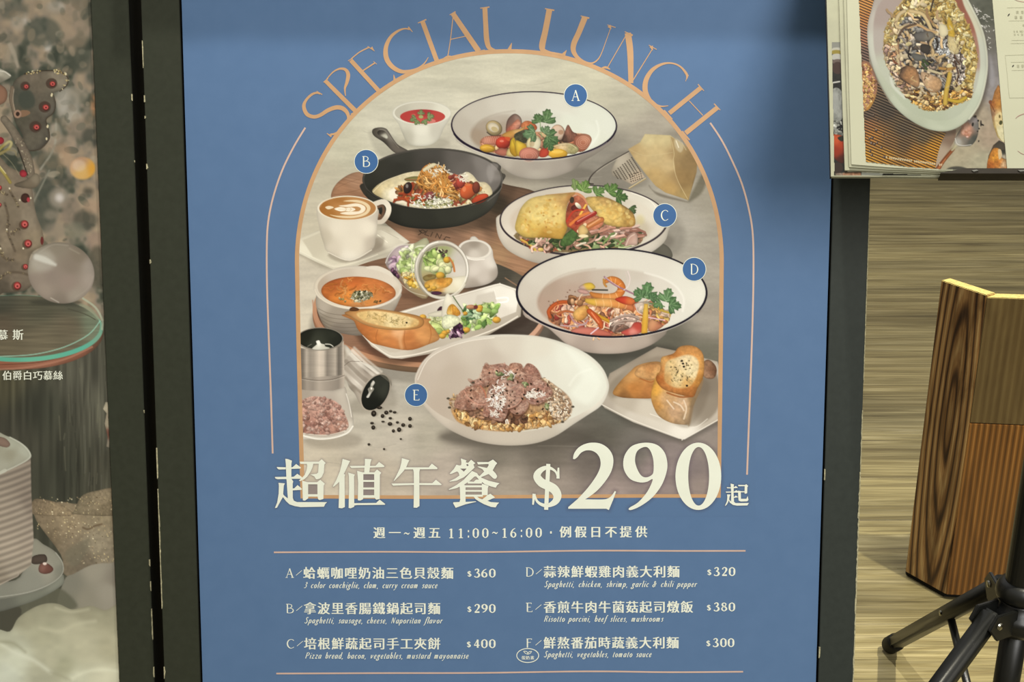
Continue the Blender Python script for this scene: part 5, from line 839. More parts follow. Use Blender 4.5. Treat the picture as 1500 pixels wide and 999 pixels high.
BLUE = '5b789d'
def arch_R(t):
    return 311+3*abs(math.cos(t))+3*math.sin(2*t)**2
def arch_outline(d, n=90):
    """outline of the arch, d px inside the outer edge of its gold band (clockwise from bottom left)"""
    pts = [(440.5+d, 730-d)]
    pts += [(436.8+d, 600), (434.2+d, 500)]
    for i in range(n+1):
        t = math.pi*(1-i/n); r = arch_R(t)-d
        pts.append((746+r*math.cos(t), 383-r*math.sin(t)))
    pts += [(1058.8-d, 500), (1057.5-d, 600), (1055.5-d*.8, 729-d)]
    return pts
def arch_mask(X, Y, soft=.5):
    left = np.interp(Y, [383, 500, 600, 730], [434.6, 437, 439.6, 443.4]); right = np.interp(Y, [383, 500, 600, 730], [1058, 1057, 1055.5, 1053.5])
    th = np.arctan2(383-Y, X-746); R = 308+3*np.abs(np.cos(th))+3*np.sin(2*th)**2; r = np.hypot(X-746, Y-383)
    ok = np.where(Y < 383, r < R, (X > left) & (X < right) & (Y < 727))
    return ok.astype(float)
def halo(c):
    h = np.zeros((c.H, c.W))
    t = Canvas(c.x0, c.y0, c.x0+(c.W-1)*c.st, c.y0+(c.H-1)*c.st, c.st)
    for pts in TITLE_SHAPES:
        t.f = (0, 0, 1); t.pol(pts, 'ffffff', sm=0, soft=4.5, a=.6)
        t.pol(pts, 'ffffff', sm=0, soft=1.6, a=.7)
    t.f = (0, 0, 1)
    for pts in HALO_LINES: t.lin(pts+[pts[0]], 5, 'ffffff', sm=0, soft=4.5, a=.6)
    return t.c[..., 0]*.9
L1 = (0, 0, 3.997); L2 = (0, 250, 3.997); L3 = (0, 500, 3.997); L4 = (0, 750, 4.013); L8 = (0, 80, 4.54)
def forest(X, Y):
    pal = [hx(q) for q in ('4a4d42', '6a6a5a', '8c8170', '9f9079', '5a5c4e', 'a8a294')]
    n = vnoise(X/30, Y/38, 21)*.5+vnoise(X/13, Y/16, 22)*.32+vnoise(X/6, Y/7, 23)*.18
    n = np.clip((n-.28)/.44, 0, 1)
    seq = np.array([hx('42473c'), hx('5c5e50'), hx('8a8070'), hx('9c8c76'), hx('a8977e')])
    t = n*(len(seq)-1); i = np.clip(t.astype(int), 0, len(seq)-2); f = (t-i)[..., None]
    return seq[i]*(1-f)+seq[i+1]*f
def paint_left():
    c = Canvas(-24, -12, 184, 1012, 1.)
    bb = c.box(-30, -20, 190, 1020); sl, X, Y = bb
    c.c[...] = forest(X, Y); c.id[...] = 1; c.oid = 1
    c.f = L1
    for (x, y, rx, ry, q, a) in ((440, 120, 90, 200, 'a08e78', .6), (330, 40, 50, 30, 'b9b4a8', .7), (280, 270, 22, 28, 'd8d4cc', .8), (250, 190, 110, 90, '50554a', .7), (80, 60, 90, 60, '5a5c50', .6), (300, 60, 60, 40, '948a78', .5), (110, 130, 45, 50, 'b8ac98', .6), (150, 110, 14, 30, 'd0c8bc', .5),
                                (60, 230, 60, 30, '7a7464', .6), (70, 320, 40, 60, 'a09682', .6), (150, 380, 30, 40, '5c5a4c', .6), (470, 350, 70, 80, '4f5246', .7), (540, 440, 30, 60, '55584c', .6), (400, 620, 70, 110, 'a7a092', .8), (370, 600, 30, 60, 'b9b5aa', .7), (460, 560, 60, 50, '98907e', .6),
                                (420, 590, 18, 30, '6c6e62', .5), (430, 680, 50, 30, 'c0b8a8', .5), (330, 780, 40, 60, 'b4aa98', .6), (480, 760, 90, 60, '8f8170', .6), (540, 800, 60, 60, '4a4c42', .8), (370, 850, 80, 60, 'a89682', .6), (310, 960, 60, 60, '4c5044', .7), (240, 930, 30, 60, '3f443a', .6), (550, 620, 14, 60, 'd89a6a', .8)):
        c.ell(x, y, rx, ry, q, a=a, soft=5)
    c.lin([(60, 260), (90, 330), (105, 390)], [26, 22, 16], 'b5aa96', a=.6, soft=2); c.lin([(330, 700), (320, 860), (240, 990)], 12, 'aaa696', a=.7, soft=1.5)
    rb = random.Random(77); c.f = (0, 0, 1)
    for _ in range(420):
        x = rb.uniform(-20, 175); y = rb.uniform(-10, 470); z = rb.uniform(1.5, 6)
        c.ell(x, y, z*rb.uniform(1, 2.2), z, rb.choice(['3c4238', '4c5044', 'a3937c', '94866f', '6b6b5c', 'b3a892', '585c4e', '7f735f']), rot=rb.uniform(0, 3.1), a=rb.uniform(.25, .6), soft=rb.uniform(1, 3))
    c.f = L2
    for (x, y, rx, ry, q, a) in ((270, 200, 70, 160, '4c5046', .8), (350, 160, 60, 60, 'a59a8a', .7), (350, 158, 24, 24, 'd6cfc8', .9), (420, 250, 60, 90, '8a7c6c', .7), (500, 290, 70, 60, '4a4a40', .7), (540, 210, 50, 40, 'b0957c', .6), (330, 350, 70, 50, '8c8272', .6), (440, 350, 60, 50, '7c7c6a', .6), (560, 420, 50, 60, '9a8474', .6), (380, 60, 50, 40, '4a4c42', .6), (570, 560, 60, 120, '5a5648', .8), (520, 120, 26, 20, '44443a', .7), (300, 260, 40, 30, '9c907e', .6)):
        c.ell(x, y, rx, ry, q, a=a, soft=5)
    c.f = L2; c.lin([(290, 0), (230, 120), (200, 180)], 10, '8e8c7c', a=.8, soft=1.5)
    c.f = L8
    for (x, y, r, q) in ((440, 700, 52, 'bfa080'), (420, 630, 40, 'a88c70'), (420, 290, 60, 'a8a294')): c.ell(x, y, r, r, q, a=.55, soft=5)
    c.f = L1; c.oid = 2
    c.ell(485, 985, 74, 66, [(440, 960, 'c9a583'), (480, 1000, 'd8b06a'), (550, 990, 'd9a040'), (470, 940, 'b59274')], soft=2.5); c.ell(465, 970, 38, 34, 'dcc4a8', a=.6, soft=3)
    c.f = L8; c.oid = 1
    # table / stump under the figure (lower background)
    c.f = (0, 0, 1); c.oid = 3
    c.pol([(-30, 530), (60, 528), (110, 515), (150, 498), (152, 1020), (200, 1020), (200, 480), (168, 480), (166, 1020), (-30, 1020)], '43443a', sm=0)
    c.pol([(-30, 470), (200, 470), (200, 1020), (-30, 1020)], [(0, 560, '54513f'), (60, 600, '3f4036'), (120, 560, '57564a'), (150, 600, '5c5b4e'), (155, 700, '4c4b3f'), (90, 700, '3f4036'), (20, 640, '45443a')], sm=0, pat=lambda X, Y: 1+.35*(vnoise(X/5., Y/60., 31)-.5)+.3*(vnoise(X/2.2, Y/34., 32)-.5)*np.clip((X-80)/40, 0, 1))
    r = random.Random(5)
    for _ in range(26):
        x = r.uniform(85, 160); y = r.uniform(530, 700); c.lin([(x, y), (x+r.uniform(-2, 2), y+r.uniform(8, 50))], r.uniform(.8, 2), r.choice(['75735f', '66655a', '2f3028']), a=.4, soft=.9)
    c.f = L3; c.oid = 3
    c.pol([(620, 355), (645, 355), (660, 440), (652, 560), (640, 620), (625, 615), (632, 560), (615, 480), (625, 420), (605, 395)], [(630, 370, 'c9bfa4'), (640, 480, 'b8ad94'), (635, 540, '8a5f50'), (640, 600, 'a29884')], ed=.2, sm=0)
    # glass cake board
    c.f = L2; c.oid = 4
    c.f = (0, 0, 1)
    c.ell(28, 487, 124, 54, [(0, 540, '94604a'), (60, 538, '9c6a54'), (110, 520, '8a5c48'), (145, 495, '6c5040')], soft=.8, ed=.2); c.lin([(-10, 541), (40, 538), (95, 526), (135, 508)], 3, 'b58068', a=.7); c.lin([(0, 534), (60, 530), (110, 515), (140, 498)], 1.5, '5c3a2c', a=.6)
    c.ell(28, 481, 123.5, 49, [(0, 528, '5fae94'), (60, 524, '6cb89c'), (110, 508, '62b49c'), (150, 480, '79a890'), (140, 455, '9a9c84'), (120, 438, '6c7060')], soft=.7)
    c.ell(26, 478, 121, 45.5, [(0, 440, '4c4c40'), (60, 450, '5a5848'), (110, 440, '565648'), (140, 470, '77806a'), (100, 480, '6a6250'), (0, 480, '625848'), (60, 500, '726a56'), (10, 510, '6c6450')], soft=.8, pat=lambda X, Y: 1+.22*(vnoise(X/40., Y/2.2, 35)-.5))
    c.lin([(122, 437), (140, 450), (150, 468), (150, 482)], 3, 'b4bca4', a=.8); c.lin([(118, 446), (132, 452), (144, 466)], 4, '8f9a80', a=.6); c.lin([(0, 522), (50, 519), (95, 508), (130, 490), (147, 470)], 1.6, 'a3dcc4', a=.7)
    c.lin([(100, 452), (125, 460), (140, 468)], 1.5, '4c4a3c', a=.7)
    # gingerbread-coloured figure with icing and red pearls
    c.oid = 5; c.f = L2
    c.pol([(-60, -60), (60, -20), (150, 30), (185, 90), (200, 180), (215, 260), (245, 340), (258, 430), (190, 480), (170, 560), (200, 640), (150, 700), (20, 715), (-60, 710)], [(0, 100, '877a66'), (150, 120, '8a7c6a'), (60, 220, '837764'), (180, 280, '8f8370'), (100, 350, '7d705e'), (40, 430, '8a7d69'), (200, 400, '94866f'), (120, 480, '837561'), (60, 560, '6f6455'), (100, 640, '7a6e5e'), (20, 690, '5c5447')], ed=.2, ew=3, nz=(.1, 9, 9, 36))
    for q in ([(30, 190), (50, 270), (45, 350), (70, 420), (90, 470)], [(60, 120), (90, 170), (110, 210)], [(0, 120), (40, 140)], [(0, 480), (40, 520), (80, 520)], [(0, 640), (40, 600), (110, 595), (170, 610)], [(70, 370), (110, 340)], [(20, 500), (0, 440)]):
        c.lin(q, 14, '5e5243', a=.7, soft=1.2); c.threads([(x-8, y-8) for x, y in q]+[(x+8, y+8) for x, y in q[::-1]], 10, ['c9b88c', '9a8a68', '4c4234'], 10, 4, int(q[0][0]+q[0][1]), 1, a=.7)
    c.f = L8
    c.pol([(90, 190), (165, 130), (240, 112), (340, 105), (420, 110), (458, 150), (450, 200), (400, 240), (355, 262), (372, 330), (355, 390), (310, 430), (330, 510), (325, 570), (270, 625), (205, 642), (160, 600), (150, 530), (100, 440), (75, 330)], [(200, 140, '7b7060'), (400, 140, '8a806e'), (430, 190, '8f8674'), (250, 220, '6e6556'), (160, 280, '4f5146'), (300, 300, '6b6456'), (150, 400, '5a5648'), (330, 380, '6c665a'), (240, 560, '686254'), (300, 600, '5c574c'), (250, 450, '5a5448')], ed=.25, ew=2.5, nz=(.08, 6, 6, 37))
    c.pol([(135, 260), (200, 240), (235, 300), (220, 350), (160, 360), (130, 320)], '474c42', a=.8, soft=2)
    c.lin([(165, 130), (210, 118), (290, 108), (370, 108), (430, 130), (455, 160), (445, 205), (400, 245)], 8, '3c3226', a=.8); c.threads([(165, 122), (300, 98), (420, 112), (458, 160), (430, 215), (410, 240), (440, 150), (300, 112), (190, 136)], 34, ['d8c48c', 'efe2b4', 'b09a64'], 10, 5, 38, 1)
    c.lin([(355, 262), (372, 330), (355, 390), (308, 435), (330, 520), (325, 570), (270, 628), (200, 640)], 7, '443a2e', a=.8)
    for x, y in ((348, 265), (345, 272), (318, 480), (312, 560), (440, 130), (320, 475)): c.ell(x, y, 6, 9, 'e8dcb4')
    c.lin([(85, 220), (75, 290), (95, 370), (110, 410)], 26, '8a7a66', ed=.3); c.lin([(95, 230), (88, 300), (100, 370)], 7, 'b8a890', a=.7)
    c.pol([(110, 395), (150, 370), (195, 375), (200, 395), (150, 415)], '8f6f56', a=.9); c.ell(120, 395, 26, 28, 'b9957c', ed=.2); c.ell(120, 395, 13, 15, '3a2c24')
    for (x, y, r) in ((170, 210, 24), (345, 192, 28), (300, 348, 30), (238, 480, 30)):
        c.ell(x, y, r*1.35, r*1.25, '4a3a30', a=.85, soft=1); c.ell(x+7, y+4, r*.75, r*.7, '8f3c34', sh=.4, ed=.3); c.ell(x+8, y+3, r*.5, r*.45, 'd0605a'); c.ell(x+8, y+4, r*.2, r*.2, '5a2824')
    c.pol([(-30, 200), (30, 215), (52, 260), (40, 310), (0, 335), (-30, 330)], '94705a', ed=.3)
    c.pol([(-20, 95), (30, 105), (78, 140), (40, 170), (-20, 190)], [(0, 120, 'bcb7a4'), (60, 140, 'a8a492'), (0, 170, '8a8474')], ed=.2); c.lin([(0, 108), (35, 115), (70, 140)], 8, 'e6e2d2', a=.8)
    c.lin([(30, 430), (90, 510), (140, 600), (185, 700), (205, 800)], [50, 56, 60, 66, 60], [(60, 460, '877c6a'), (140, 620, '7e7262'), (200, 760, '867a68')], ed=.3, ew=2.5, nz=(.1, 4, 4, 39)); c.threads([(90, 540), (150, 560), (220, 760), (190, 800), (140, 660)], 40, ['c8bc9c', 'd8ccac', '8a7c64'], 10, 3.5, 40, 1, a=.7)
    c.lin([(120, 620), (150, 700), (185, 800)], 8, '2e2820', a=.8)
    c.pol([(100, 860), (180, 830), (235, 790), (265, 810), (262, 860), (220, 890), (120, 880)], [(120, 870, '6c6252'), (240, 820, '8d826e'), (200, 870, '7a6e5c')], ed=.25)
    c.ell(155, 790, 22, 24, 'a5323a', ed=.3); c.ell(160, 785, 8, 9, 'e0848a')
    c.ell(5, 572, 24, 24, 'a5323a', ed=.3)
    c.lin([(-10, 640), (20, 610), (60, 580), (78, 590), (60, 625), (20, 650), (-10, 665)], 20, [(0, 640, 'b9ab64'), (60, 590, 'd8cc94'), (30, 640, 'a89850')], ed=.3); c.lin([(0, 660), (50, 640), (100, 640), (110, 670)], 10, '8f8464', a=.8)
    c.lin([(-10, 740), (30, 790), (70, 850)], 22, [(0, 745, 'c9b868'), (60, 840, 'b4a25a')], ed=.3); c.lin([(0, 740), (40, 790)], 6, 'f0e6b0', a=.7); c.lin([(20, 660), (80, 720), (130, 800)], 5, 'a69c7c', a=.5)
    c.f = L2
    for (x, y, r) in ((147, 314, 26), (167, 427, 26), (104, 674, 26), (152, 562, 18), (0, 200, 14), (0, 100, 16)):
        c.ell(x-6, y+3, r*1.1, r*1.05, '544436', a=.8, soft=1); c.ell(x, y, r*.85, r*.9, '9c3b38', sh=.3, ed=.3); c.ell(x, y, r*.55, r*.55, 'cf6660'); c.ell(x, y+2, r*.22, r*.22, '6c2c28')
    c.ell(150, 160, 26, 28, '4a3028', ed=.3); c.ell(168, 170, 9, 14, 'b04048'); c.ell(140, 20, 20, 18, 'b43a44', ed=.3); c.ell(248, 410, 9, 24, '6a302c')
    for x, y in ((118, 172), (58, 104), (42, 344), (5, 455), (138, 455), (182, 160)): c.ell(x, y, 5, 5, 'efe6c8')
    # silver ball
    c.oid = 6
    c.ell(330, 770, 150, 22, '3c3c32', a=.6, soft=4, oid=-1)
    c.ell(360, 598, 196, 178, [(200, 560, 'a59c8c'), (250, 480, '9c9484'), (340, 440, '8f8676'), (460, 500, '877c6c'), (530, 560, 'a0968a'), (540, 640, 'a89c90'), (300, 620, '94877b'), (400, 650, '998a7e'), (450, 740, 'a2988a'), (260, 700, '9f9284'), (350, 760, '8a7f72'), (200, 640, '988b7e'), (420, 560, '8c8072')], rot=.3, soft=.8, ed=.12, ew=3)
    c.ell(255, 530, 70, 60, 'b9b3a6', a=.6, soft=6); c.lin([(215, 505), (265, 522), (325, 550)], [34, 36, 16], 'd8d6ca', a=.85, soft=2.5); c.lin([(230, 480), (310, 434), (400, 438)], 5, 'bdb5a6', a=.4, soft=1.5); c.lin([(410, 455), (465, 485)], 7, 'b4ac98', a=.4, soft=1.5); c.lin([(300, 745), (345, 770)], 7, 'cfc6b8', a=.6, soft=1)
    c.lin([(440, 742), (515, 690), (545, 620)], 6, 'b2a898', a=.35, soft=1.5)
    # ---- white ridged cake on a plate, glitter cushions and cloth
    c.f = L4; c.oid = 7
    c.pol([(200, 10), (330, -60), (480, -50), (580, -110), (670, -130), (700, 0), (700, 420), (400, 380), (360, 250)], [(260, 40, '847660'), (400, 60, '94856c'), (600, 20, '8c8068'), (560, 180, '8f8570'), (300, 150, '7a6d58'), (500, 300, '6a6152'), (650, 300, '857b68'), (420, 200, '807460')], ed=.15, ew=3, nz=(.12, 5, 5, 44))
    c.f = L3; c.pol([(195, 930), (250, 922), (340, 945), (410, 985), (420, 1020), (195, 1010)], [(220, 950, '7d6f5a'), (350, 990, '94846a')], ed=.2, nz=(.15, 2.5, 2.5, 45), oid=7); c.pol([(440, 985), (480, 905), (560, 875), (700, 862), (700, 1010), (440, 1010)], [(480, 930, '7f745e'), (600, 900, '8d8068'), (640, 980, '7a6e58')], ed=.2, nz=(.15, 2.5, 2.5, 46), oid=7)
    c.f = L4
    rr = random.Random(9)
    for _ in range(260):
        x = rr.uniform(215, 670); y = rr.uniform(-90, 300)
        if x < 440 and y > 200-(440-x)*.4: continue
        c.ell(x, y, rr.uniform(2, 4.5), rr.uniform(2, 4.5), rr.choice(['d8c898', 'b8a67c', 'efe4c0', '5c503c', 'c0a884']), a=rr.uniform(.4, .95))
    c.lin([(490, 90), (520, 100), (560, 80), (600, 70)], 10, '5a4a38', a=.7, soft=1.5); c.pol([(380, 250), (440, 190), (520, 160), (500, 260), (430, 320)], '6a6656', a=.6, soft=4)
    c.oid = 8
    c.pol([(380, 400), (440, 360), (540, 310), (640, 300), (700, 320), (700, 600), (360, 580)], [(420, 420, '78766a'), (560, 340, '8f8a7c'), (640, 460, '8d887b'), (500, 520, '827e70'), (680, 400, '7c766a'), (400, 540, '6f6d60')], soft=1.2)
    c.pol([(180, 500), (330, 440), (440, 520), (430, 570), (200, 600), (100, 590)], '5a5a4c', a=.85, soft=3); c.pol([(-20, 580), (120, 560), (110, 640), (60, 700), (-20, 720)], '45443a', soft=1.5)
    c.pol([(-30, 710), (60, 700), (110, 620), (200, 560), (280, 535), (350, 540), (420, 570), (480, 560), (540, 550), (620, 575), (720, 570), (720, 1010), (-30, 1010)], [(150, 620, '8f8d78'), (300, 560, '96947e'), (500, 580, '8c8974'), (650, 620, '918e78'), (50, 760, 'a3a490'), (250, 720, '9c9b84'), (450, 680, 'a3a18a'), (100, 850, 'b3b6a4'), (50, 950, 'b7bbab'), (300, 850, '9f9e88'), (500, 800, 'a5a38c'), (250, 950, '9a9a86'), (450, 980, 'b2b39e'), (650, 800, '9f9c84'), (600, 960, 'b3b29c'), (380, 900, '96967f')], soft=.8, ed=.1, ew=4, nz=(.06, 22, 14, 47))
    for q, w, col in (([(0, 770), (100, 830), (200, 870), (300, 940)], 20, 'c3c5b4'), ([(410, 985), (500, 940), (600, 925), (700, 935)], 14, 'c8c9b4'), ([(0, 760), (80, 770), (150, 820)], 12, '83826c'), ([(330, 560), (420, 585), (520, 570)], 8, 'b4b29a'), ([(240, 680), (350, 700), (450, 660), (560, 640)], 20, 'b0ae96'), ([(300, 940), (360, 960), (410, 985)], 16, '8c8b76')):
        c.lin(q, w, col, a=.6, soft=4)
    # plate
    c.oid = 9
    c.pol([(-30, 500), (150, 470), (280, 430), (360, 370), (378, 380), (365, 430), (250, 500), (120, 550), (-30, 585)], [(0, 540, '62635a'), (200, 490, '727468'), (350, 410, '7e8074')], ed=.2)
    c.pol([(190, 165), (260, 190), (330, 235), (372, 300), (365, 370), (290, 430), (160, 480), (-30, 510), (-30, 420), (120, 380)], [(230, 200, '8c8a7c'), (340, 280, '8a897c'), (360, 340, '7c7c70'), (200, 400, '85857a'), (0, 460, '7d7d72'), (280, 330, '949184')], ed=.15, ew=2)
    c.lin([(-20, 500), (160, 472), (290, 425), (365, 365), (370, 300), (330, 238)], 6, 'a4a498', a=.7)
    c.pol([(190, 265), (220, 250), (265, 248), (280, 275), (270, 295), (225, 305), (190, 300)], '4e443c', ed=.3); c.pol([(230, 320), (245, 300), (280, 300), (315, 330), (300, 355), (260, 362), (232, 350)], [(250, 320, '7d5a50'), (290, 340, '6a483f')], ed=.3); c.ell(265, 302, 12, 8, 'd8c8bc')
    # ridged cake
    c.oid = 10
    def cakeside(X, Y):
        ph = (Y-(-.16)*X*1.0)/4.9  # ridges rise to the right
        yy = (Y+.30*X+.0016*(X)**2)/9.6
        return 1+.12*np.sin(yy*6.283)
    c.pol([(-30, -420), (100, -400), (182, -338), (186, -120), (192, 0), (200, 160), (185, 310), (100, 380), (0, 430), (-30, 440)], [(0, 0, '9a8f80'), (100, 0, '978c7e'), (185, -60, '857a6e'), (60, 200, '9e9384'), (180, 200, '988d7f'), (100, 340, '938a7c'), (0, 400, '857c6e')], sm=0, soft=.8, pat=cakeside)
    c.lin([(0, 425), (60, 395), (105, 375), (110, 360)], 5, 'a59c90', a=.7)
    c.f = L3
    c.pol([(-30, 545), (40, 552), (110, 585), (160, 620), (184, 665), (170, 690), (90, 730), (0, 770), (-30, 780)], [(0, 620, 'a19f8c'), (60, 600, 'aeb09e'), (150, 640, 'b2b4a3'), (120, 700, 'a8a796'), (20, 740, 'aaa998'), (60, 660, '9c9986')], soft=.8, ed=.1, ew=2)
    c.lin([(60, 560), (130, 600), (178, 655), (165, 690), (90, 732), (0, 772)], 8, 'c6c8b8', a=.8); c.pol([(-20, 560), (30, 565), (62, 600), (40, 620), (-20, 600)], '8a7466', ed=.2)
    c.pol([(-20, 775), (30, 745), (40, 760), (0, 780)], 'c4c4b4', a=.8)
    return c
M5 = (1190, 0, 3.7); MA = (1210, 0, 7.683); MB = (1210, 130, 7.683); MC = (1320, 0, 7.683); MD = (1320, 130, 7.683); ME = (1420, 0, 7.6875); MF = (1420, 130, 7.1375)
def paint_menu():
    c = Canvas(1206, -30, 1530, 262, .8)
    c.c[...] = np.array(hx('b7b598')); c.id[...] = 0; c.oid = 1
    bb = c.box(1200, -40, 1540, 270); sl, X, Y = bb
    # outline of the printed photograph on the left-hand page
    c.f = (0, 0, 1)
    left = np.interp(Y, [-30, 0, 237], [1256.5, 1257.8, 1268]); bot = np.interp(X, [1260, 1330, 1380, 1480], [236, 244.5, 248, 250.5]); right = np.interp(Y, [-30, 0, 250], [1451, 1453.6, 1475.5])
    page = (X > left) & (Y < bot) & (X < right)
    c.clip = page.astype(np.float32)
    # stone table: grey on top, sand coloured below
    c.pol([(1240, -40), (1540, -40), (1540, 270), (1240, 270)], [(1420, 0, '5f6054'), (1445, 20, '55564a'), (1450, 60, '6a675e'), (1450, 100, '807b78'), (1460, 130, '908a86'), (1430, 170, 'a39680'), (1410, 210, 'aaa085'), (1440, 240, 'ada78c'), (1390, 245, 'a79f84'), (1450, 200, 'a5947e'), (1380, 200, '8f7a66')], sm=0, nz=(.08, 8, 6, 51))
    c.f = ME; c.threads([(30, 60), (110, 120), (230, 170), (250, 240), (200, 330), (150, 330), (80, 220)], 34, ['c9c6bc', 'dedbd0', 'a8a59a'], 34, 7, 52, 1); c.threads([(200, 330), (280, 340), (250, 560), (190, 520)], 8, ['c9c6bc', 'dedbd0'], 30, 6, 53, 1)
    c.pol([(190, 560), (240, 640), (290, 900), (250, 980), (200, 830)], 'a5a2a4', a=.5, soft=3)
    # woven mat
    def weave(X, Y):
        s_ = np.sin((Y-.42*X)*6.283/4.15); w = .72+.42*s_; w = w*(1+.14*np.sin((X*.9+Y*.5)*6.283/2.3)); return np.clip(w, .3, 1.2)
    c.f = M5; c.oid = 2
    c.pol([(240, -60), (380, -60), (330, 60), (300, 200), (310, 360), (262, 345)], [(280, 30, 'c98f4c'), (300, 100, 'bb8048'), (280, 200, 'a8785a'), (290, 300, '7d6558')], sm=0, pat=weave)
    c.pol([(262, 560), (340, 420), (420, 560), (560, 670), (690, 712), (730, 720), (690, 800), (668, 930), (262, 930)], [(300, 620, '6b5a4a'), (400, 600, '5e5244'), (500, 700, '6a5c48'), (600, 740, '77664c'), (300, 680, 'a07048'), (320, 740, 'b8803e'), (420, 780, '8f6c44'), (400, 840, 'bd8a3c'), (560, 830, 'b07e3c'), (650, 810, 'c98f34'), (600, 900, 'c08838'), (300, 860, 'c9953e'), (500, 780, '7a6244')], sm=0, pat=weave)
    # wooden spoon rest strip and cloth beside the mat
    c.oid = 1
    c.pol([(730, 715), (775, 700), (770, 760), (720, 840), (680, 900), (668, 900), (690, 800)], [(750, 730, '84705e'), (700, 840, 'ab9a84'), (760, 720, '77604e')])
    # corn-coloured bread stick on the left
    c.oid = 3
    c.pol([(255, 360), (300, 335), (330, 380), (352, 450), (345, 520), (310, 590), (275, 602), (255, 590)], [(290, 370, '9a6c50'), (330, 430, '94705e'), (290, 480, 'ad7f54'), (300, 560, 'bb8a44'), (280, 440, 'a98078')], ed=.2)
    c.heap([(262, 370), (300, 350), (345, 450), (335, 520), (290, 590), (266, 590)], 130, ['c99a5c', 'd8ac68', '8f5f3c', 'b8846a', 'e0bc80'], (4, 8), 1.5, 54)
    # spoon
    c.oid = 4; c.f = MD
    c.lin([(400, 925), (470, 820), (560, 710), (590, 680)], [56, 44, 40, 30], '9c5c34', ed=.3, ew=1.5); c.lin([(385, 905), (480, 790), (560, 700)], 6, '5c3420', a=.8); c.lin([(420, 900), (500, 790)], 8, 'c98a5c', a=.7)
    c.pol([(560, 690), (590, 650), (610, 550), (650, 480), (730, 370), (820, 310), (862, 350), (872, 460), (850, 560), (800, 630), (740, 650), (640, 655), (580, 700)],
          [(640, 480, '5b5c54'), (640, 600, 'a9a69c'), (720, 560, '7a786e'), (820, 560, '4e5048'), (850, 420, '75726c'), (800, 340, '9c9696'), (700, 480, 'b07c60'), (750, 440, 'c48e74'), (740, 520, 'b0785c'), (600, 660, 'c0b690'), (780, 600, '585850')], ed=.2, ew=1.5)
    c.heap([(680, 430), (750, 390), (790, 460), (770, 530), (700, 520)], 30, ['c4907a', 'b07a5e', 'd4a890'], (9, 17), 1.5, 55, a=.6, sh=0, ed=0)
    c.lin([(610, 560), (630, 620), (700, 640), (790, 630)], 9, 'd4d0c4', a=.8); c.ell(806, 402, 12, 22, '2c2a26', rot=.2); c.ell(745, 540, 14, 10, 'd8b0a0')
    for (x, y, rx, ry, a) in ((832, 312, 18, 14, 0), (868, 360, 10, 12, 0), (898, 390, 8, 34, 0), (912, 405, 22, 9, .4), (878, 450, 9, 9, 0), (873, 590, 7, 11, .3), (860, 480, 8, 8, 0)): c.ell(x, y, rx, ry, '2b2620', rot=a)
    c.oid = 1
    c.ell(630, 930, 130, 56, '4c4a40', soft=1.5); c.ell(640, 940, 90, 30, '6a675c', a=.6, soft=2)
    # breads at the right edge of the photograph
    c.oid = 5; c.f = MF
    c.pol([(210, 130), (240, 120), (262, 30), (300, -40), (340, 0), (372, 560), (340, 550), (290, 500), (250, 380), (225, 250)], [(290, 80, 'b07a42'), (250, 160, '9c6234'), (300, 160, 'b8823f'), (240, 260, '9e7a5c'), (310, 270, 'cdb078'), (340, 400, 'd5c894'), (300, 420, 'c0a468'), (350, 520, 'c9b478')], ed=.25, nz=(.15, 3, 3, 56), sm=0)
    c.pol([(265, 290), (340, 250), (368, 400), (365, 555), (310, 500), (280, 400)], [(300, 320, 'd4c08c'), (350, 450, 'd5cfa8')], a=.9, nz=(.1, 3, 3, 57)); c.ell(316, 290, 9, 18, '6a5c34'); c.ell(328, 355, 17, 24, '4c4c2c', rot=.2); c.lin([(220, 150), (265, 240)], 9, '6f3f24', a=.8); c.ell(218, 140, 16, 20, '7a4c34')
    c.pol([(185, 800), (200, 700), (250, 590), (310, 540), (360, 565), (380, 600), (400, 860), (200, 860)], [(300, 570, '4a4438'), (240, 620, '5c4c3c'), (330, 600, '514a3e')], ed=.2, sm=0)
    c.pol([(185, 790), (215, 680), (260, 620), (330, 640), (340, 720), (385, 740), (402, 800), (395, 862), (205, 862)], [(230, 680, 'c08038'), (270, 720, 'cf9038'), (300, 780, 'b87434'), (220, 800, 'a8622c'), (360, 800, 'd0b088'), (380, 850, '9c6438')], ed=.25, nz=(.22, 3, 3, 58)); c.pol([(330, 640), (382, 640), (384, 740), (340, 720)], [(350, 660, '3c3c32'), (360, 720, 'c0b49c')], ed=.2, sm=0); c.pol([(300, 640), (330, 640), (342, 700), (310, 740)], 'd8c8a4', a=.8)
    # plate
    c.oid = 6; c.f = M5
    out = [(345, -20), (318, 60), (300, 130), (298, 210), (312, 310), (350, 420), (420, 545), (500, 630), (600, 690), (690, 712), (770, 700), (850, 645), (905, 560), (938, 440), (945, 330), (930, 210), (890, 100), (840, 0), (760, -110), (600, -160), (430, -130)]
    c.pol([(x+14, y+22) for x, y in out], '3a3228', a=.5, soft=4, oid=-1)
    c.pol(out, [(310, 100, 'b9b3a6'), (310, 250, 'c2c2b2'), (400, 500, 'b5b9a2'), (560, 660, 'b3b8a0'), (690, 700, 'bfc4ac'), (850, 620, 'bfc3ac'), (930, 450, 'c6cab6'), (935, 300, 'bdbfae'), (880, 100, 'c4c1a8'), (400, 60, 'a59a90'), (450, 550, 'bcc1aa'), (700, 660, 'b6bca4'), (850, 560, 'bcc2ac')], soft=.7, ed=.18, ew=1.5)
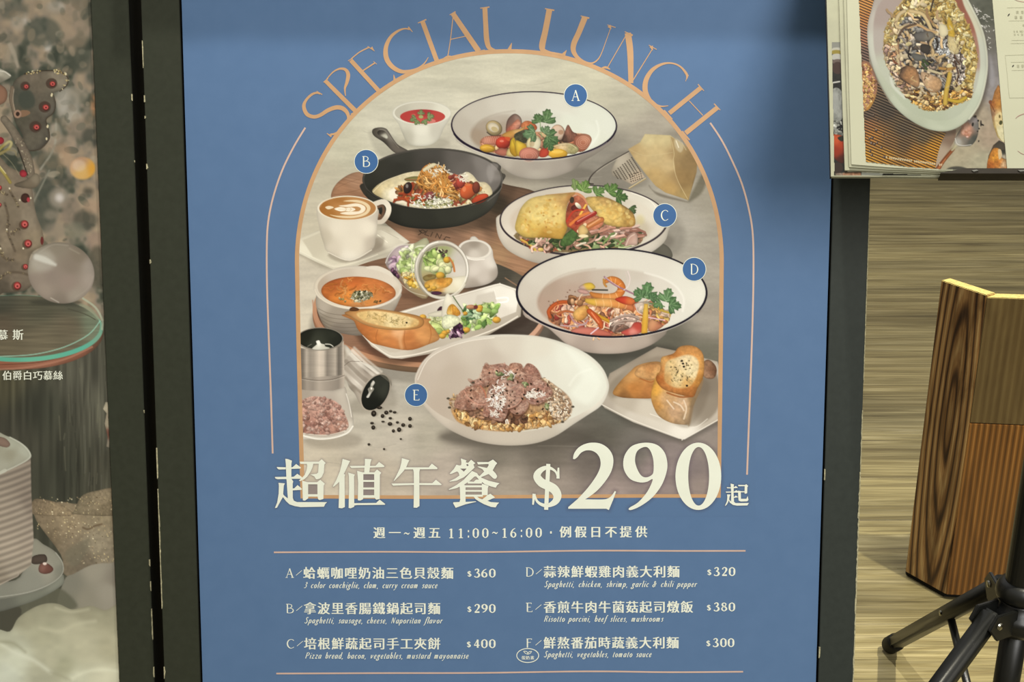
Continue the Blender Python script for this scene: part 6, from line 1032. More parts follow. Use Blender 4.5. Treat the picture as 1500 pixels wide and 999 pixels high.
    c.pol([(345, 60), (330, 180), (345, 320), (400, 440), (480, 560), (580, 630), (700, 655), (800, 620), (870, 520), (905, 400), (905, 280), (880, 160), (830, 50), (760, -60), (500, -80), (400, -20)], [(360, 80, 'a3948a'), (350, 220, 'aea59a'), (390, 380, 'b9bca8'), (480, 540, 'b4baa2'), (640, 630, 'b1b79f'), (800, 600, 'b6bba5'), (890, 430, 'b8b8a8'), (890, 250, 'a07866'), (850, 120, '94604e'), (800, 20, '8a5846'), (880, 330, 'a58a7c')], soft=1.6)
    c.lin([(835, -10), (890, 95), (930, 200), (947, 330), (938, 440), (905, 560), (850, 645)], 10, 'cfd0ba', a=.8)
    c.lin([(425, 420), (440, 470), (500, 530)], 14, 'd5d6c8', a=.7, soft=2)
    c.oid = 7
    food = [(395, 160), (440, 70), (490, 0), (520, -60), (720, -60), (790, 40), (850, 150), (885, 260), (892, 350), (870, 470), (850, 535), (760, 575), (690, 598), (600, 592), (500, 510), (440, 420), (400, 340), (385, 260)]
    c.pol(food, [(480, 60, 'b7a464'), (620, 40, 'a8905c'), (760, 80, 'bba65c'), (850, 250, 'b09458'), (450, 300, '9c8068'), (600, 300, '6e6454'), (700, 420, '887662'), (820, 420, 'a58850'), (600, 540, 'a07a48'), (480, 440, 'b09474')], soft=1, nz=(.2, 3, 3, 60))
    ch = c.chop
    ch([(x, y) for x, y in food], ['c2ad70', 'd0bd82', 'a98f52', '9c7f44', 'd6c794', 'b69c5c'], 17, 61, .5, asp=1.2, fleck=.06)
    ch([(500, 500), (700, 470), (850, 480), (860, 530), (760, 575), (690, 598), (600, 592)], ['b98c4c', 'cda668', '7d5a30', 'dcc08a', '64462a', 'c2974e'], 15, 63, .9, asp=1.3, fleck=.06)
    ch([(390, 250), (470, 230), (560, 300), (570, 460), (510, 520), (440, 430), (395, 330)], ['bfa48c', 'd0b8a0', '94786a', '9c805e', 'c9b48e', '75604f', 'b98c68'], 18, 64, .9, asp=1.4, fleck=.08)
    ch([(420, 120), (480, 20), (540, -20), (640, -20), (560, 120), (470, 240), (400, 230)], ['cbb67c', 'd8c88e', 'b09858', 'a58648', 'dccfa2', '8f7448'], 20, 65, .55, asp=1.3, fleck=.06)
    ch([(470, 130), (560, 90), (700, 120), (760, 200), (810, 300), (815, 440), (700, 500), (560, 470), (480, 330)], ['6b665e', '807c76', '4a4338', 'a69a8a', 'c4b8a6', '574c40', '8a7a6a', 'ae9c80', '77746e'], 21, 66, 1., asp=1.6, an=.6, fleck=.12)
    ch([(660, 210), (740, 220), (755, 300), (670, 295)], ['bcbcb8', '9c9c98', '84847f', 'd6d6d0'], 9, 67, 1., fleck=.12)
    ch([(740, 300), (815, 270), (825, 430), (760, 450)], ['a89c90', 'beb2a6', '7c7066', 'cfc4b8', '5c5048'], 12, 68, 1., asp=1.4, an=1.2, fleck=.12)
    c.threads([(420, 90), (560, 20), (700, 60), (800, 250), (790, 450), (600, 540), (430, 340)], 40, ['d3bd92', 'dccaa6', 'b89c70', 'c9ac80', 'a58a66', 'e0d2b4'], 74, 12, 62, 1.1)
    c.threads([(480, 150), (690, 150), (780, 320), (780, 470), (560, 470)], 26, ['4a4038', '6a6058', '8c8478', 'b8a88c'], 56, 9, 63, 1.1)
    c.threads([(700, 20), (800, 80), (870, 240), (860, 470), (820, 330), (760, 150)], 40, ['dccb8e', 'c2a95c', 'e4d8a8', 'ac9048'], 30, 9, 64, 1.2)
    c.heap(food, 22, ['d8c890', 'c4a878', 'dccaa6'], (9, 17), 1.5, 65, a=.85, sh=.15, ed=.2)
    c.f = M5
    for q, w, col in (([(500, 60), (470, 80), (450, 130), (470, 150), (520, 140)], 20, 'cdb88c'), ([(530, 60), (600, 80), (640, 150), (650, 190)], 20, 'd2ba88'), ([(570, 45), (620, 75), (660, 140)], 12, 'b99d68'), ([(520, 150), (570, 135), (630, 165), (670, 175)], 15, 'cba878'), ([(620, 50), (625, 90), (650, 120)], 12, 'a8845c'), ([(555, 95), (580, 100), (600, 130)], 12, '463c30'),
                       ([(655, 205), (640, 240), (655, 280), (650, 300)], 15, 'd0b484'), ([(670, 210), (680, 240), (670, 270)], 12, '3c342c'), ([(590, 230), (620, 240), (630, 280)], 12, 'c4a47c'), ([(530, 250), (520, 300), (540, 330)], 8, '2c2620'), ([(615, 375), (680, 395), (700, 400)], 14, 'd3c49c'), ([(560, 130), (500, 150), (470, 190)], 12, '6a5440'),
                       ([(720, 560), (725, 500), (740, 430), (745, 400)], 26, 'c8a84c'), ([(740, 540), (790, 550), (830, 530)], 20, 'c9a83c'), ([(690, 370), (740, 375), (770, 370)], 16, 'b88e50'), ([(770, 330), (790, 400), (780, 470)], 8, '5c4434'), ([(800, 230), (770, 300), (800, 350)], 6, '6b4c34'), ([(640, 60), (650, 20), (660, -10)], 9, '4a3c2c')):
        c.lin(q, w, col, ed=.3, ew=1.2)
    c.pol([(740, 90), (765, 150), (770, 200), (735, 190), (730, 130)], 'cda93c', a=.85, ed=.2); c.pol([(690, 130), (725, 140), (735, 185), (700, 200), (685, 170)], 'd8cda8', ed=.2); c.pol([(735, 200), (790, 220), (790, 290), (745, 280)], 'cbbb88', a=.8, ed=.2)
    c.pol([(480, 370), (520, 355), (560, 370), (580, 420), (575, 470), (530, 460), (480, 420), (470, 390)], [(520, 400, 'a27850'), (570, 460, 'b48c64'), (480, 380, '5c4838')], ed=.35, ew=2.2, nz=(.2, 3, 3, 68)); c.lin([(470, 380), (475, 420), (530, 460), (582, 485)], 7, '453629', a=.8)
    c.pol([(590, 390), (660, 410), (700, 440), (690, 490), (640, 500), (600, 450)], [(610, 410, 'c8a884'), (680, 460, 'b8946c')], ed=.3, nz=(.15, 3, 3, 69))
    c.pol([(560, 180), (640, 170), (660, 200), (610, 225), (560, 215)], [(580, 190, '66625c'), (640, 200, '7b7568')], ed=.3); c.pol([(540, 290), (600, 300), (640, 320), (560, 330)], '67665f', ed=.3); c.pol([(590, 240), (640, 250), (630, 290), (590, 280)], '403a32', ed=.3)
    for x, y in ((600, 350), (615, 370), (605, 330), (622, 345)): c.ell(x, y, 13, 8, '4c5c34', rot=.8, ed=.3)
    c.ell(465, 218, 12, 13, '3c342c'); c.lin([(465, 220), (468, 290)], 7, '8a6c50'); c.pol([(430, 300), (445, 330), (470, 350), (440, 340)], '8c5434', ed=.2)
    c.threads([(430, 120), (850, 140), (860, 500), (520, 560), (420, 320)], 90, ['e0d4b4', '5a4630', 'd8c088', '7c6244'], 26, 4, 70, 1.2, a=.7)
    # peppercorns on the mat
    c.f = MB; c.oid = 2
    for (x, y, r) in ((535, 300, 12), (583, 350, 8), (565, 465, 15), (645, 515, 11), (490, 560, 13), (520, 555, 15), (510, 615, 18), (545, 625, 15), (575, 610, 12), (622, 665, 15), (495, 705, 14), (515, 750, 16), (655, 770, 14), (435, 515, 11), (680, 540, 7)): c.ell(x, y, r, r*1.05, '4c3a2c', sh=.3); c.ell(x-3, y-6, r*.4, r*.4, 'c8b8a4', a=.8)
    # caption letters running along the bottom edge (too small to read in the picture)
    c.oid = 8; c.f = (0, 0, 1); rc = random.Random(8)
    x = 1298.
    while x < 1381:
        y = 230.6+(x-1298)*.135+rc.uniform(-.3, .3)
        if rc.random() > .12: c.lin([(x, y-1.3), (x+.6, y+1.3)], 1.0, 'e4d8b4', sm=0, a=.9); c.lin([(x, y+rc.choice([-1, 0, 1])), (x+1.6, y+rc.choice([-1, 0, 1]))], .8, 'e4d8b4', sm=0, a=.8)
        x += 2.6
    c.clip = None
    c.id[~page] = 0
    # ---- cover strip showing beyond the page: tomato, silver leaf, dark pan
    l2 = np.interp(Y, [57, 253], [1219.2, 1223.2]); r2 = np.interp(Y, [-30, 247], [1229.5, 1238.5])
    strip = (X > l2) & (X < np.maximum(r2+4, np.where(Y > 247.5, 1263+0*X, 0))) & (Y > 57) & (Y < 252.3)
    strip |= (Y > 247.2+(X-1240)*.04) & (Y < 252.8) & (X > 1222) & (X < 1365)
    c.clip = strip.astype(np.float32); c.oid = 20
    c.pol([(1200, 50), (1400, 50), (1400, 262), (1200, 262)], '2a2a24', sm=0, nz=(.25, 5, 5, 71))
    c.pol([(1216, 57), (1240, 57), (1240, 66), (1216, 66)], '8b8b80', sm=0); c.ell(1227, 69, 10, 4, 'b8b5a4'); c.ell(1226, 72, 8, 3.5, '94843c'); c.ell(1227, 79, 9, 5, 'b4b2a6'); c.ell(1228, 86, 8, 4, '6a5c54')
    c.ell(1228, 95, 8, 9, '46342c'); c.lin([(1219, 117), (1231, 115)], 2, 'c8c6bc'); c.ell(1226, 150, 13, 26, '8b8c84', nz=(.2, 3, 5, 72)); c.ell(1224, 145, 6, 16, '9fa098', a=.7, soft=2)
    c.heap([(1222, 170), (1236, 178), (1236, 194), (1224, 194)], 40, ['a9aaa0', 'c8c8bc', '5c5c54', '84847a', '1c1c18'], (1.2, 2.6), 2, 73)
    c.pol([(1220, 196), (1228, 193), (1238, 198), (1240, 215), (1236, 235), (1222, 225)], [(1226, 200, 'c0552c'), (1236, 205, 'a8401f'), (1226, 218, '943418'), (1234, 230, '4c2418')], ed=.2); c.pol([(1228, 198), (1234, 195), (1240, 198), (1234, 203)], '2a2c20'); c.ell(1228, 242, 8, 8, '3c3028')
    c.pol([(1236, 249), (1262, 248.6), (1263, 253), (1236, 253)], 'a0785c', sm=0, nz=(.25, 3, 3, 74)); c.pol([(1224, 250), (1236, 249), (1236, 253), (1226, 253)], '8c7a68', sm=0, nz=(.25, 2, 2, 75)); c.pol([(1263, 248.5), (1295, 249.5), (1293, 254), (1263, 254)], 'a5a697', sm=0)
    c.clip = None
    c.id[strip] = 20
    return c
# ================================================================ helpers
def lin(c):
    c = np.asarray(c, float); return np.where(c <= .04045, c/12.92, ((c+.055)/1.055)**2.4)
def L3c(h): return tuple(float(v) for v in lin(hx(h)))
def put(o, parent=None, label=None, cat=None, group=None, kind=None):
    COL.objects.link(o)
    if parent is not None: o.parent = parent
    if label: o['label'] = label
    if cat: o['category'] = cat
    if group: o['group'] = group
    if kind: o['kind'] = kind
    return o
def empty(name, loc, label, cat, group=None):
    o = bpy.data.objects.new(name, None); o.location = loc; o.empty_display_size = .05
    put(o, None, label, cat, group); return o
def meshobj(name, V, F, mat, parent=None, smooth=False, **k):
    me = bpy.data.meshes.new(name); me.from_pydata([tuple(v) for v in V], [], [tuple(f) for f in F]); me.update()
    if isinstance(mat, (list, tuple)):
        for m in mat: me.materials.append(m)
    else: me.materials.append(mat)
    if smooth:
        for p in me.polygons: p.use_smooth = True
    o = bpy.data.objects.new(name, me); put(o, parent, **k)
    if parent is not None: o.matrix_parent_inverse = parent_inv(parent)
    return o
def world_of(o):
    m = Matrix.LocRotScale(o.location, o.rotation_euler, o.scale)
    return (world_of(o.parent) @ o.matrix_parent_inverse @ m) if o.parent else m
def parent_inv(p): return world_of(p).inverted()
def bmobj(name, bm, mat, parent=None, smooth=False, **k):
    me = bpy.data.meshes.new(name); bm.to_mesh(me); bm.free(); me.materials.append(mat)
    if smooth:
        for p in me.polygons: p.use_smooth = True
    o = bpy.data.objects.new(name, me); put(o, parent, **k)
    if parent is not None: o.matrix_parent_inverse = parent_inv(parent)
    return o
def box_bm(corners8, bev=0.0, seg=2):
    bm = bmesh.new(); v = [bm.verts.new(c) for c in corners8]
    for f in ((0, 1, 2, 3), (7, 6, 5, 4), (0, 4, 5, 1), (1, 5, 6, 2), (2, 6, 7, 3), (3, 7, 4, 0)): bm.faces.new([v[i] for i in f])
    bmesh.ops.recalc_face_normals(bm, faces=bm.faces)
    if bev: bmesh.ops.bevel(bm, geom=list(bm.edges), offset=bev, segments=seg, affect='EDGES')
    return bm
def tube_bm(pts, rad, n=16, caps=True, flat=None):
    """round (or flattened) tube along pts"""
    bm = bmesh.new(); rings = []; P = [Vector(p) for p in pts]
    rs = rad if isinstance(rad, (list, tuple)) else [rad]*len(P)
    up = None
    for i, p in enumerate(P):
        t = (P[min(i+1, len(P)-1)]-P[max(i-1, 0)]).normalized()
        if up is None: up = Vector((0, 0, 1)) if abs(t.z) < .9 else Vector((0, 1, 0))
        s = t.cross(up).normalized(); u = s.cross(t).normalized(); up = u
        a, b = (rs[i], rs[i]) if flat is None else (rs[i], rs[i]*flat)
        rings.append([bm.verts.new(p+s*math.cos(2*math.pi*k/n)*a+u*math.sin(2*math.pi*k/n)*b) for k in range(n)])
    for A, B in zip(rings, rings[1:]):
        for k in range(n): bm.faces.new((A[k], A[(k+1) % n], B[(k+1) % n], B[k]))
    if caps: bm.faces.new(rings[0][::-1]); bm.faces.new(rings[-1])
    bmesh.ops.recalc_face_normals(bm, faces=bm.faces); return bm
def lathe_bm(prof, c, n=40):
    bm = bmesh.new(); rings = [[bm.verts.new((c[0]+r*math.cos(2*math.pi*k/n), c[1]+r*math.sin(2*math.pi*k/n), z)) for k in range(n)] for r, z in prof]
    for A, B in zip(rings, rings[1:]):
        for k in range(n): bm.faces.new((A[k], A[(k+1) % n], B[(k+1) % n], B[k]))
    bm.faces.new(rings[0]); bm.faces.new(rings[-1]); bmesh.ops.recalc_face_normals(bm, faces=bm.faces); return bm

# camera-frame geometry: where a point seen in the photograph lies on a real plane
CX = Vector((1, 0, 0)); CY = Vector((0, -math.sin(PITCH), -math.cos(PITCH))); CZ = Vector((0, math.cos(PITCH), -math.sin(PITCH))); CO = Vector((0, 0, CAM_H))
def ray(x, y): return CX*((x-750)/FPX)+CY*((y-499.5)/FPX)+CZ
class Plane:
    def __init__(s, org, h, d):
        s.o = org; s.h = h.normalized(); s.n = s.h.cross(d).normalized()
        if s.n.dot(CO-org) < 0: s.n = -s.n
        s.d = s.n.cross(s.h).normalized()
        if s.d.dot(d) < 0: s.d = -s.d
        s.wave = None
    def hit(s, x, y, n=0.):
        r = ray(x, y); t = (s.o-CO).dot(s.n)/r.dot(s.n); p = CO+r*t
        if s.wave: n = n+s.wave(x, y)
        return p+s.n*n
    def hits(s, X, Y, n=0.):
        X = np.asarray(X, float); Y = np.asarray(Y, float)
        r = ((X-750)/FPX)[..., None]*np.array(CX)+((Y-499.5)/FPX)[..., None]*np.array(CY)+np.array(CZ)
        N = np.array(s.n); t = float((s.o-CO).dot(s.n))/(r@N)
        off = n+(s.wave(X, Y) if s.wave else 0.)
        return np.array(CO)+r*t[..., None]+(off*np.ones(X.shape))[..., None]*N
    def uv(s, x, y):
        p = s.hit(x, y)-s.o; return p.dot(s.h), p.dot(s.d)
    def pt(s, u, v, n=0.): return s.o+s.h*u+s.d*v+s.n*n
    def box(s, u0, u1, v0, v1, n0, n1, bev=.0006):
        return box_bm([s.pt(u0, v0, n0), s.pt(u1, v0, n0), s.pt(u1, v1, n0), s.pt(u0, v1, n0), s.pt(u0, v0, n1), s.pt(u1, v0, n1), s.pt(u1, v1, n1), s.pt(u0, v1, n1)], bev)
def cam_pt(x, y, z): return CO+ray(x, y)*z

# ================================================================ materials
def mat(name, rough=.6, spec=.3, metal=0.):
    m = bpy.data.materials.new(name); m.use_nodes = True; b = m.node_tree.nodes['Principled BSDF']
    b.inputs['Roughness'].default_value = rough; b.inputs['Specular IOR Level'].default_value = spec; b.inputs['Metallic'].default_value = metal
    return m, m.node_tree, b
def ramp(nt, fac, stops):
    r = nt.nodes.new('ShaderNodeValToRGB'); e = r.color_ramp.elements
    while len(e) > 1: e.remove(e[-1])
    e[0].position = stops[0][0]; e[0].color = L3c(stops[0][1])+(1,)
    for p, c in stops[1:]: q = e.new(p); q.color = L3c(c)+(1,)
    nt.links.new(fac, r.inputs[0]); return r.outputs[0]
def noise(nt, vec, scale, detail=4, rough=.55, dist=0.):
    n = nt.nodes.new('ShaderNodeTexNoise'); n.inputs['Scale'].default_value = scale; n.inputs['Detail'].default_value = detail
    n.inputs['Roughness'].default_value = rough; n.inputs['Distortion'].default_value = dist
    if vec is not None: nt.links.new(vec, n.inputs['Vector'])
    return n.outputs['Fac']
def mapping(nt, scale=(1, 1, 1), rot=(0, 0, 0), loc=None, src='Object'):
    t = nt.nodes.new('ShaderNodeTexCoord'); m = nt.nodes.new('ShaderNodeMapping')
    m.inputs['Scale'].default_value = scale; m.inputs['Rotation'].default_value = rot
    nt.links.new(t.outputs[src], m.inputs[0])
    if loc is not None: nt.links.new(loc, m.inputs['Location'])
    return m.outputs[0]
def bump(nt, b, h, strength=.2, dist=.001):
    n = nt.nodes.new('ShaderNodeBump'); n.inputs['Strength'].default_value = strength; n.inputs['Distance'].default_value = dist
    nt.links.new(h, n.inputs['Height']); nt.links.new(n.outputs[0], b.inputs['Normal'])
def mixc(nt, a, b, f, mode='MIX'):
    m = nt.nodes.new('ShaderNodeMix'); m.data_type = 'RGBA'; m.blend_type = mode
    for s, v in ((0, f), (6, a), (7, b)):
        if isinstance(v, (int, float)): m.inputs[s].default_value = v
        elif isinstance(v, tuple): m.inputs[s].default_value = v
        else: nt.links.new(v, m.inputs[s])
    return m.outputs[2]
def plain(name, h, rough=.6, spec=.3, metal=0., var=.06, scale=40., bmp=0.):
    m, nt, b = mat(name, rough, spec, metal)
    c = np.array(hx(h)); v = mapping(nt); n = noise(nt, v, scale, 4)
    def hh(k): return ''.join('%02x' % int(max(0, min(255, q*255*k))) for q in c)
    nt.links.new(ramp(nt, n, [(.3, hh(1-var)), (.7, hh(1+var))]), b.inputs['Base Color'])
    if bmp: bump(nt, b, n, bmp)
    return m
def print_mat(name, rough=.55, spec=.15):
    m, nt, b = mat(name, rough, spec); a = nt.nodes.new('ShaderNodeVertexColor'); a.layer_name = 'ink'
    v = mapping(nt); n = noise(nt, v, 900., 2)
    nt.links.new(mixc(nt, a.outputs['Color'], ramp(nt, n, [(.25, 'e9e9e9'), (.75, 'ffffff')]), .25, 'MULTIPLY'), b.inputs['Base Color'])
    return m
M_PRINT = print_mat('printed_paper')
M_MENUPRINT = print_mat('printed_menu_paper', .5, .1)
M_CREAM = plain('cream_ink', 'edf0de', .55, .2, var=.01)
M_GOLD = plain('apricot_ink', 'c79d72', .5, .25, var=.03)
M_PINK = plain('pale_rose_ink', 'd3b4a2', .5, .25, var=.02)
M_BLUE = plain('blue_ink', '5b789d', .55, .15, var=.012)
M_BADGE = plain('badge_blue_ink', '41699b', .55, .2, var=.01)
M_FRAME = plain('black_board', '34372b', .55, .2, var=.05, scale=120, bmp=.03)
M_FRAME2 = plain('black_board_right', '323732', .55, .2, var=.05, scale=120, bmp=.03)
M_DARK = plain('dark_board_side', '14140f', .8, .1)
M_CHIP = plain('chipped_core', 'a8a282', .9, .1, var=.2, scale=300)
M_BLACKP = plain('black_powder_coat', '131412', .36, .5, var=.08, scale=200, bmp=.05)
M_RUBBER = plain('black_rubber', '161613', .7, .2)
M_STEEL = plain('bright_screw', 'a8a69a', .25, .5, metal=1.)
M_PAGE = plain('cream_page', '9f9e86', .55, .08, var=.015, scale=8)
M_PAGE2 = plain('cream_cover_page_shade', '94937b', .6, .1, var=.03)  # duller cream for the cover; shading of the lower pages put into it
M_TEXT = plain('grey_print', '8b8970', .6, .2, var=.05)
M_TEXTD = plain('dark_print', '2e2c24', .6, .2)
M_ROSE = plain('maroon_print', '8a6a60', .6, .2)
M_LEDGE = plain('ledge_brown', '2a251c', .5, .2, var=.2, scale=30)

# ================================================================ floor
fl = meshobj('floor', [(-4, -3, -.02), (5, -3, -.02), (5, 8.6, -.02), (-4, 8.6, -.02)], [(0, 1, 2, 3)], plain('floor_joint', '4a4430', .8, .1), kind='structure')
M_WALL = plain('beige_wall', 'c9c0ac', .8, .2, var=.03, scale=3)
for nm, a, b_ in (('wall_back', (-4, 8.6), (5, 8.6)), ('wall_left', (-4, -3), (-4, 8.6)), ('wall_right', (5, -3), (5, 8.6)), ('wall_front', (-4, -3), (5, -3))):
    dx, dy = (0, .1) if a[1] == b_[1] else (.1, 0); s = 1 if nm in ('wall_back', 'wall_right') else -1; dx, dy = dx*s, dy*s
    bmobj(nm, box_bm([(a[0], a[1], -.02), (b_[0], b_[1], -.02), (b_[0]+dx, b_[1]+dy, -.02), (a[0]+dx, a[1]+dy, -.02), (a[0], a[1], 3.2), (b_[0], b_[1], 3.2), (b_[0]+dx, b_[1]+dy, 3.2), (a[0]+dx, a[1]+dy, 3.2)]), M_WALL, None, kind='structure')
def wood_floor():
    m, nt, b = mat('oak_vinyl', .5, .35)
    oi = nt.nodes.new('ShaderNodeObjectInfo'); cmb = nt.nodes.new('ShaderNodeCombineXYZ')
    mul = nt.nodes.new('ShaderNodeMath'); mul.operation = 'MULTIPLY'; mul.inputs[1].default_value = 37.
    nt.links.new(oi.outputs['Random'], mul.inputs[0])
    for i in range(3): nt.links.new(mul.outputs[0], cmb.inputs[i])
    v1 = mapping(nt, (1.1, 20, 1), loc=cmb.outputs[0]); v2 = mapping(nt, (2.2, 170, 1), loc=cmb.outputs[0]); v3 = mapping(nt, (.5, 7, 1), loc=cmb.outputs[0])
    n1 = noise(nt, v1, 2.2, 5, .62, 1.2); n2 = noise(nt, v2, 1.6, 3, .6, .4); n3 = noise(nt, v3, 1.5, 3)
    c1 = ramp(nt, n1, [(.24, '6c6248'), (.40, '8b815c'), (.50, '9a916a'), (.60, 'a9a07a'), (.78, 'c6bd98')])
    c2 = ramp(nt, n2, [(.34, '9a9a9c'), (.48, 'dcdcdc'), (.62, 'ffffff')])
    c3 = ramp(nt, n3, [(.34, 'a09a8c'), (.62, 'fffaf0')])
    c = mixc(nt, mixc(nt, c1, c2, .65, 'MULTIPLY'), c3, .8, 'MULTIPLY')
    tone = ramp(nt, oi.outputs['Random'], [(0, 'd0ccc4'), (1, 'ffffff')])
    nt.links.new(mixc(nt, c, tone, .7, 'MULTIPLY'), b.inputs['Base Color'])
    bump(nt, b, n2, .35, .0015); return m
MF_ = wood_floor()
PW, PL = .2, 2.44
pm = None; rf = random.Random(12)
for j in range(33):
    y0 = .47+j*PW; off = (j % 3)*.13
    for i in range(-1, 2):
        x0 = -2.3+off+i*PL
        if pm is None:
            bm = box_bm([(0, 0, -.012), (PL-.0012, 0, -.012), (PL-.0012, PW-.0014, -.012), (0, PW-.0014, -.012), (0, 0, 0), (PL-.0012, 0, 0), (PL-.0012, PW-.0014, 0), (0, PW-.0014, 0)], .0007, 1)
            o = bmobj('plank', bm, MF_, fl); pm = o.data; o.location = (x0, y0, 0)
        else:
            o = bpy.data.objects.new('plank', pm); put(o, fl); o.location = (x0, y0, 0)

# ================================================================ the central sign stand with its poster
P1 = Plane(CO+CZ*1.69, Vector((1, 0, 0)), CX*(14/FPX)+CY*(15160/FPX)+CZ)
P2 = Plane(cam_pt(100, 499.5, 1.70), Vector((1, 0, 0)), CX*(14/FPX)+CY*(14200/FPX)+CZ)
def vfloor(P, n=0.): return (P.o.z+P.n.z*n-0.)/(-P.d.z)
def wave(x, y):
    a = np.exp(-((y-20)/210.)**2) if not isinstance(y, float) else math.exp(-((y-20)/210.)**2)
    s = (np.sin(x/47.+.9)*.35+np.sin(x/86.+2.1)*.65+np.sin(x/23.)*.12)
    b = (np.sin(x/150.+y/260.)*.0006+np.sin(y/120.+x/400.)*.0004)
    return .0013*a*s+b+.0012
P1.wave = wave
def U(P, x): return P.uv(x, 499.5)[0]
def sign_stand(P, xa, xb, xc, xd, label, mats, head):
    """xa..xb left stile, xc..xd right stile (pixel columns half way down the picture)"""
    vb = vfloor(P)-.004; t = .06
    st = empty('sign_stand', P.pt((U(P, xa)+U(P, xd))/2, vb, -t/2), label, 'stand')
    ua, ub, uc, ud = (U(P, q) for q in (xa, xb, xc, xd)); w = P.wave; P.wave = None
    bmobj('stile', P.box(ua, ub, -.72, vb, -t, .0045), mats[0], st)
    bmobj('stile', P.box(uc, ud, -.72, vb, -t, .0045), mats[1], st)
    for o in st.children:
        o.data.materials.append(M_DARK)
        for f in o.data.polygons:
            if abs(f.normal.dot(P.h)) > .8: f.material_index = 1  # shade of the gap between the stands put into the stile side colour
    bmobj('top_rail', P.box(ub, uc, -.72, -.64, -t, head), mats[0], st)
    bmobj('bottom_rail', P.box(ub, uc, .63, vb, -t, .0045), mats[0], st)
    bmobj('backing_board', P.box(ub, uc, -.64, .63, -.03, -.006, 0), M_DARK, st)
    for u in (ua+.06, ud-.09):
        top = P.pt(u, -.2, -t-.006); bot = Vector((top.x, top.y+.30, .012))
        d = (bot-top).normalized(); s = Vector((1, 0, 0)); n = d.cross(s)
        cs = [top+s*a+n*b for a, b in ((0, 0), (.03, 0), (.03, .02), (0, .02))]; cs += [bot+s*a+n*b for a, b in ((0, 0), (.03, 0), (.03, .02), (0, .02))]
        bmobj('rear_leg', box_bm(cs, .001), M_BLACKP, st)
    P.wave = w
    return st, (ua, ub, uc, ud)
stand, US = sign_stand(P1, 225.2, 279.3, 1212.6, 1265.6, 'black sign stand holding the blue lunch poster', (M_FRAME, M_FRAME2), .0555)  # unseen top rail's forward depth made up to cast the upper shadow band
# worn edges where the pale core shows through the black edging
def chips(name, P, xe, side, runs, stand_, label, n1=.0052, seed=1):
    r = random.Random(seed); V, F = [], []
    w = P.wave; P.wave = None; ue = U(P, xe)
    for ya, yb, w0, w1 in runs:
        y = ya; a = r.uniform(w0, w1)*.0005
        while y < yb:
            y2 = min(yb, y+r.uniform(2, 9)); va = P.uv(xe, y)[1]; vb_ = P.uv(xe, y2)[1]
            b_ = (w0+(w1-w0)*r.random()**2.2)*.00075 if y2 < yb else .0001
            i = len(V); q = [P.pt(ue-side*a, va, n1), P.pt(ue+side*.0004, va, n1), P.pt(ue+side*.0004, vb_, n1), P.pt(ue-side*b_, vb_, n1)]
            V += q+[p-P.n*.002 for p in q]; F += [(i, i+1, i+2, i+3), (i, i+3, i+7, i+4), (i+1, i, i+4, i+5), (i+2, i+1, i+5, i+6), (i+3, i+2, i+6, i+7)]
            y = y2; a = b_
    P.wave = w
    return meshobj(name, V, F, M_CHIP, stand_, kind='stuff', label=label)
chips('worn_edge', P1, 1265.6, 1, [(300, 560, .6, .9), (600, 690, .8, 1.6), (690, 760, 1.2, 3.2), (760, 1010, 1., 2.4)], stand, 'chipped pale edge', seed=3)
chips('worn_edge', P1, 225.2, -1, [(60, 100, .7, 1.2), (140, 150, 1.2, 2.5), (170, 174, 1.5, 2.5), (240, 248, 1.5, 2.8), (380, 386, 1.5, 2.8), (640, 640, .7, 1.), (655, 700, 1.4, 2.4), (715, 745, .8, 1.4), (745, 890, .9, 1.8), (975, 992, 1.5, 3)], stand, 'chipped pale edge', seed=4)

chips('worn_edge', P1, 1212.6, -1, [(686, 702, 1.2, 2.), (946, 962, 1.5, 3.)], stand, 'small white nick', seed=8)
poster = empty('lunch_poster', P1.pt(0, .6, .001), 'blue special lunch poster with an arched photograph of dishes, in the middle stand', 'poster')
def canvas_parts(c, P, n, mat_, names, parents, labels={}, drop=(0,)):
    """turn the painted grid into flat coloured meshes, one per printed thing"""
    X, Y = np.meshgrid(c.x0+np.arange(c.W)*c.st, c.y0+np.arange(c.H)*c.st)
    co = P.hits(X, Y, n); col = lin(np.clip(c.c, 0, 1)); ids = c.id[:-1, :-1]; out = {}
    base = np.arange(c.H*c.W).reshape(c.H, c.W)
    q = np.stack([base[:-1, :-1], base[1:, :-1], base[1:, 1:], base[:-1, 1:]], -1)
    cof = co.reshape(-1, 3); colf = col.reshape(-1, 3)
    for k in sorted(names, key=lambda z: (names[z][1] is not None, z)):
        nm, par = names[k]; sel = ids == k
        if not sel.any() or k in drop: continue
        f = q[sel]; u, inv = np.unique(f.ravel(), return_inverse=True); nf = len(f)
        me = bpy.data.meshes.new(nm); me.vertices.add(len(u)); me.vertices.foreach_set('co', cof[u].astype(np.float32).ravel())
        me.loops.add(nf*4); me.loops.foreach_set('vertex_index', inv.astype(np.int32).ravel())
        me.polygons.add(nf); me.polygons.foreach_set('loop_start', np.arange(0, nf*4, 4, dtype=np.int32)); me.polygons.foreach_set('loop_total', np.full(nf, 4, np.int32))
        me.update(calc_edges=True)
        a = me.color_attributes.new('ink', 'FLOAT_COLOR', 'POINT'); a.data.foreach_set('color', np.concatenate([colf[u], np.ones((len(u), 1))], 1).astype(np.float32).ravel())
        me.materials.append(mat_); o = bpy.data.objects.new(nm, me)
        p = out[par] if par is not None else parents
        put(o, p, label=labels.get(k)); o.matrix_parent_inverse = parent_inv(p); out[k] = o
    return out
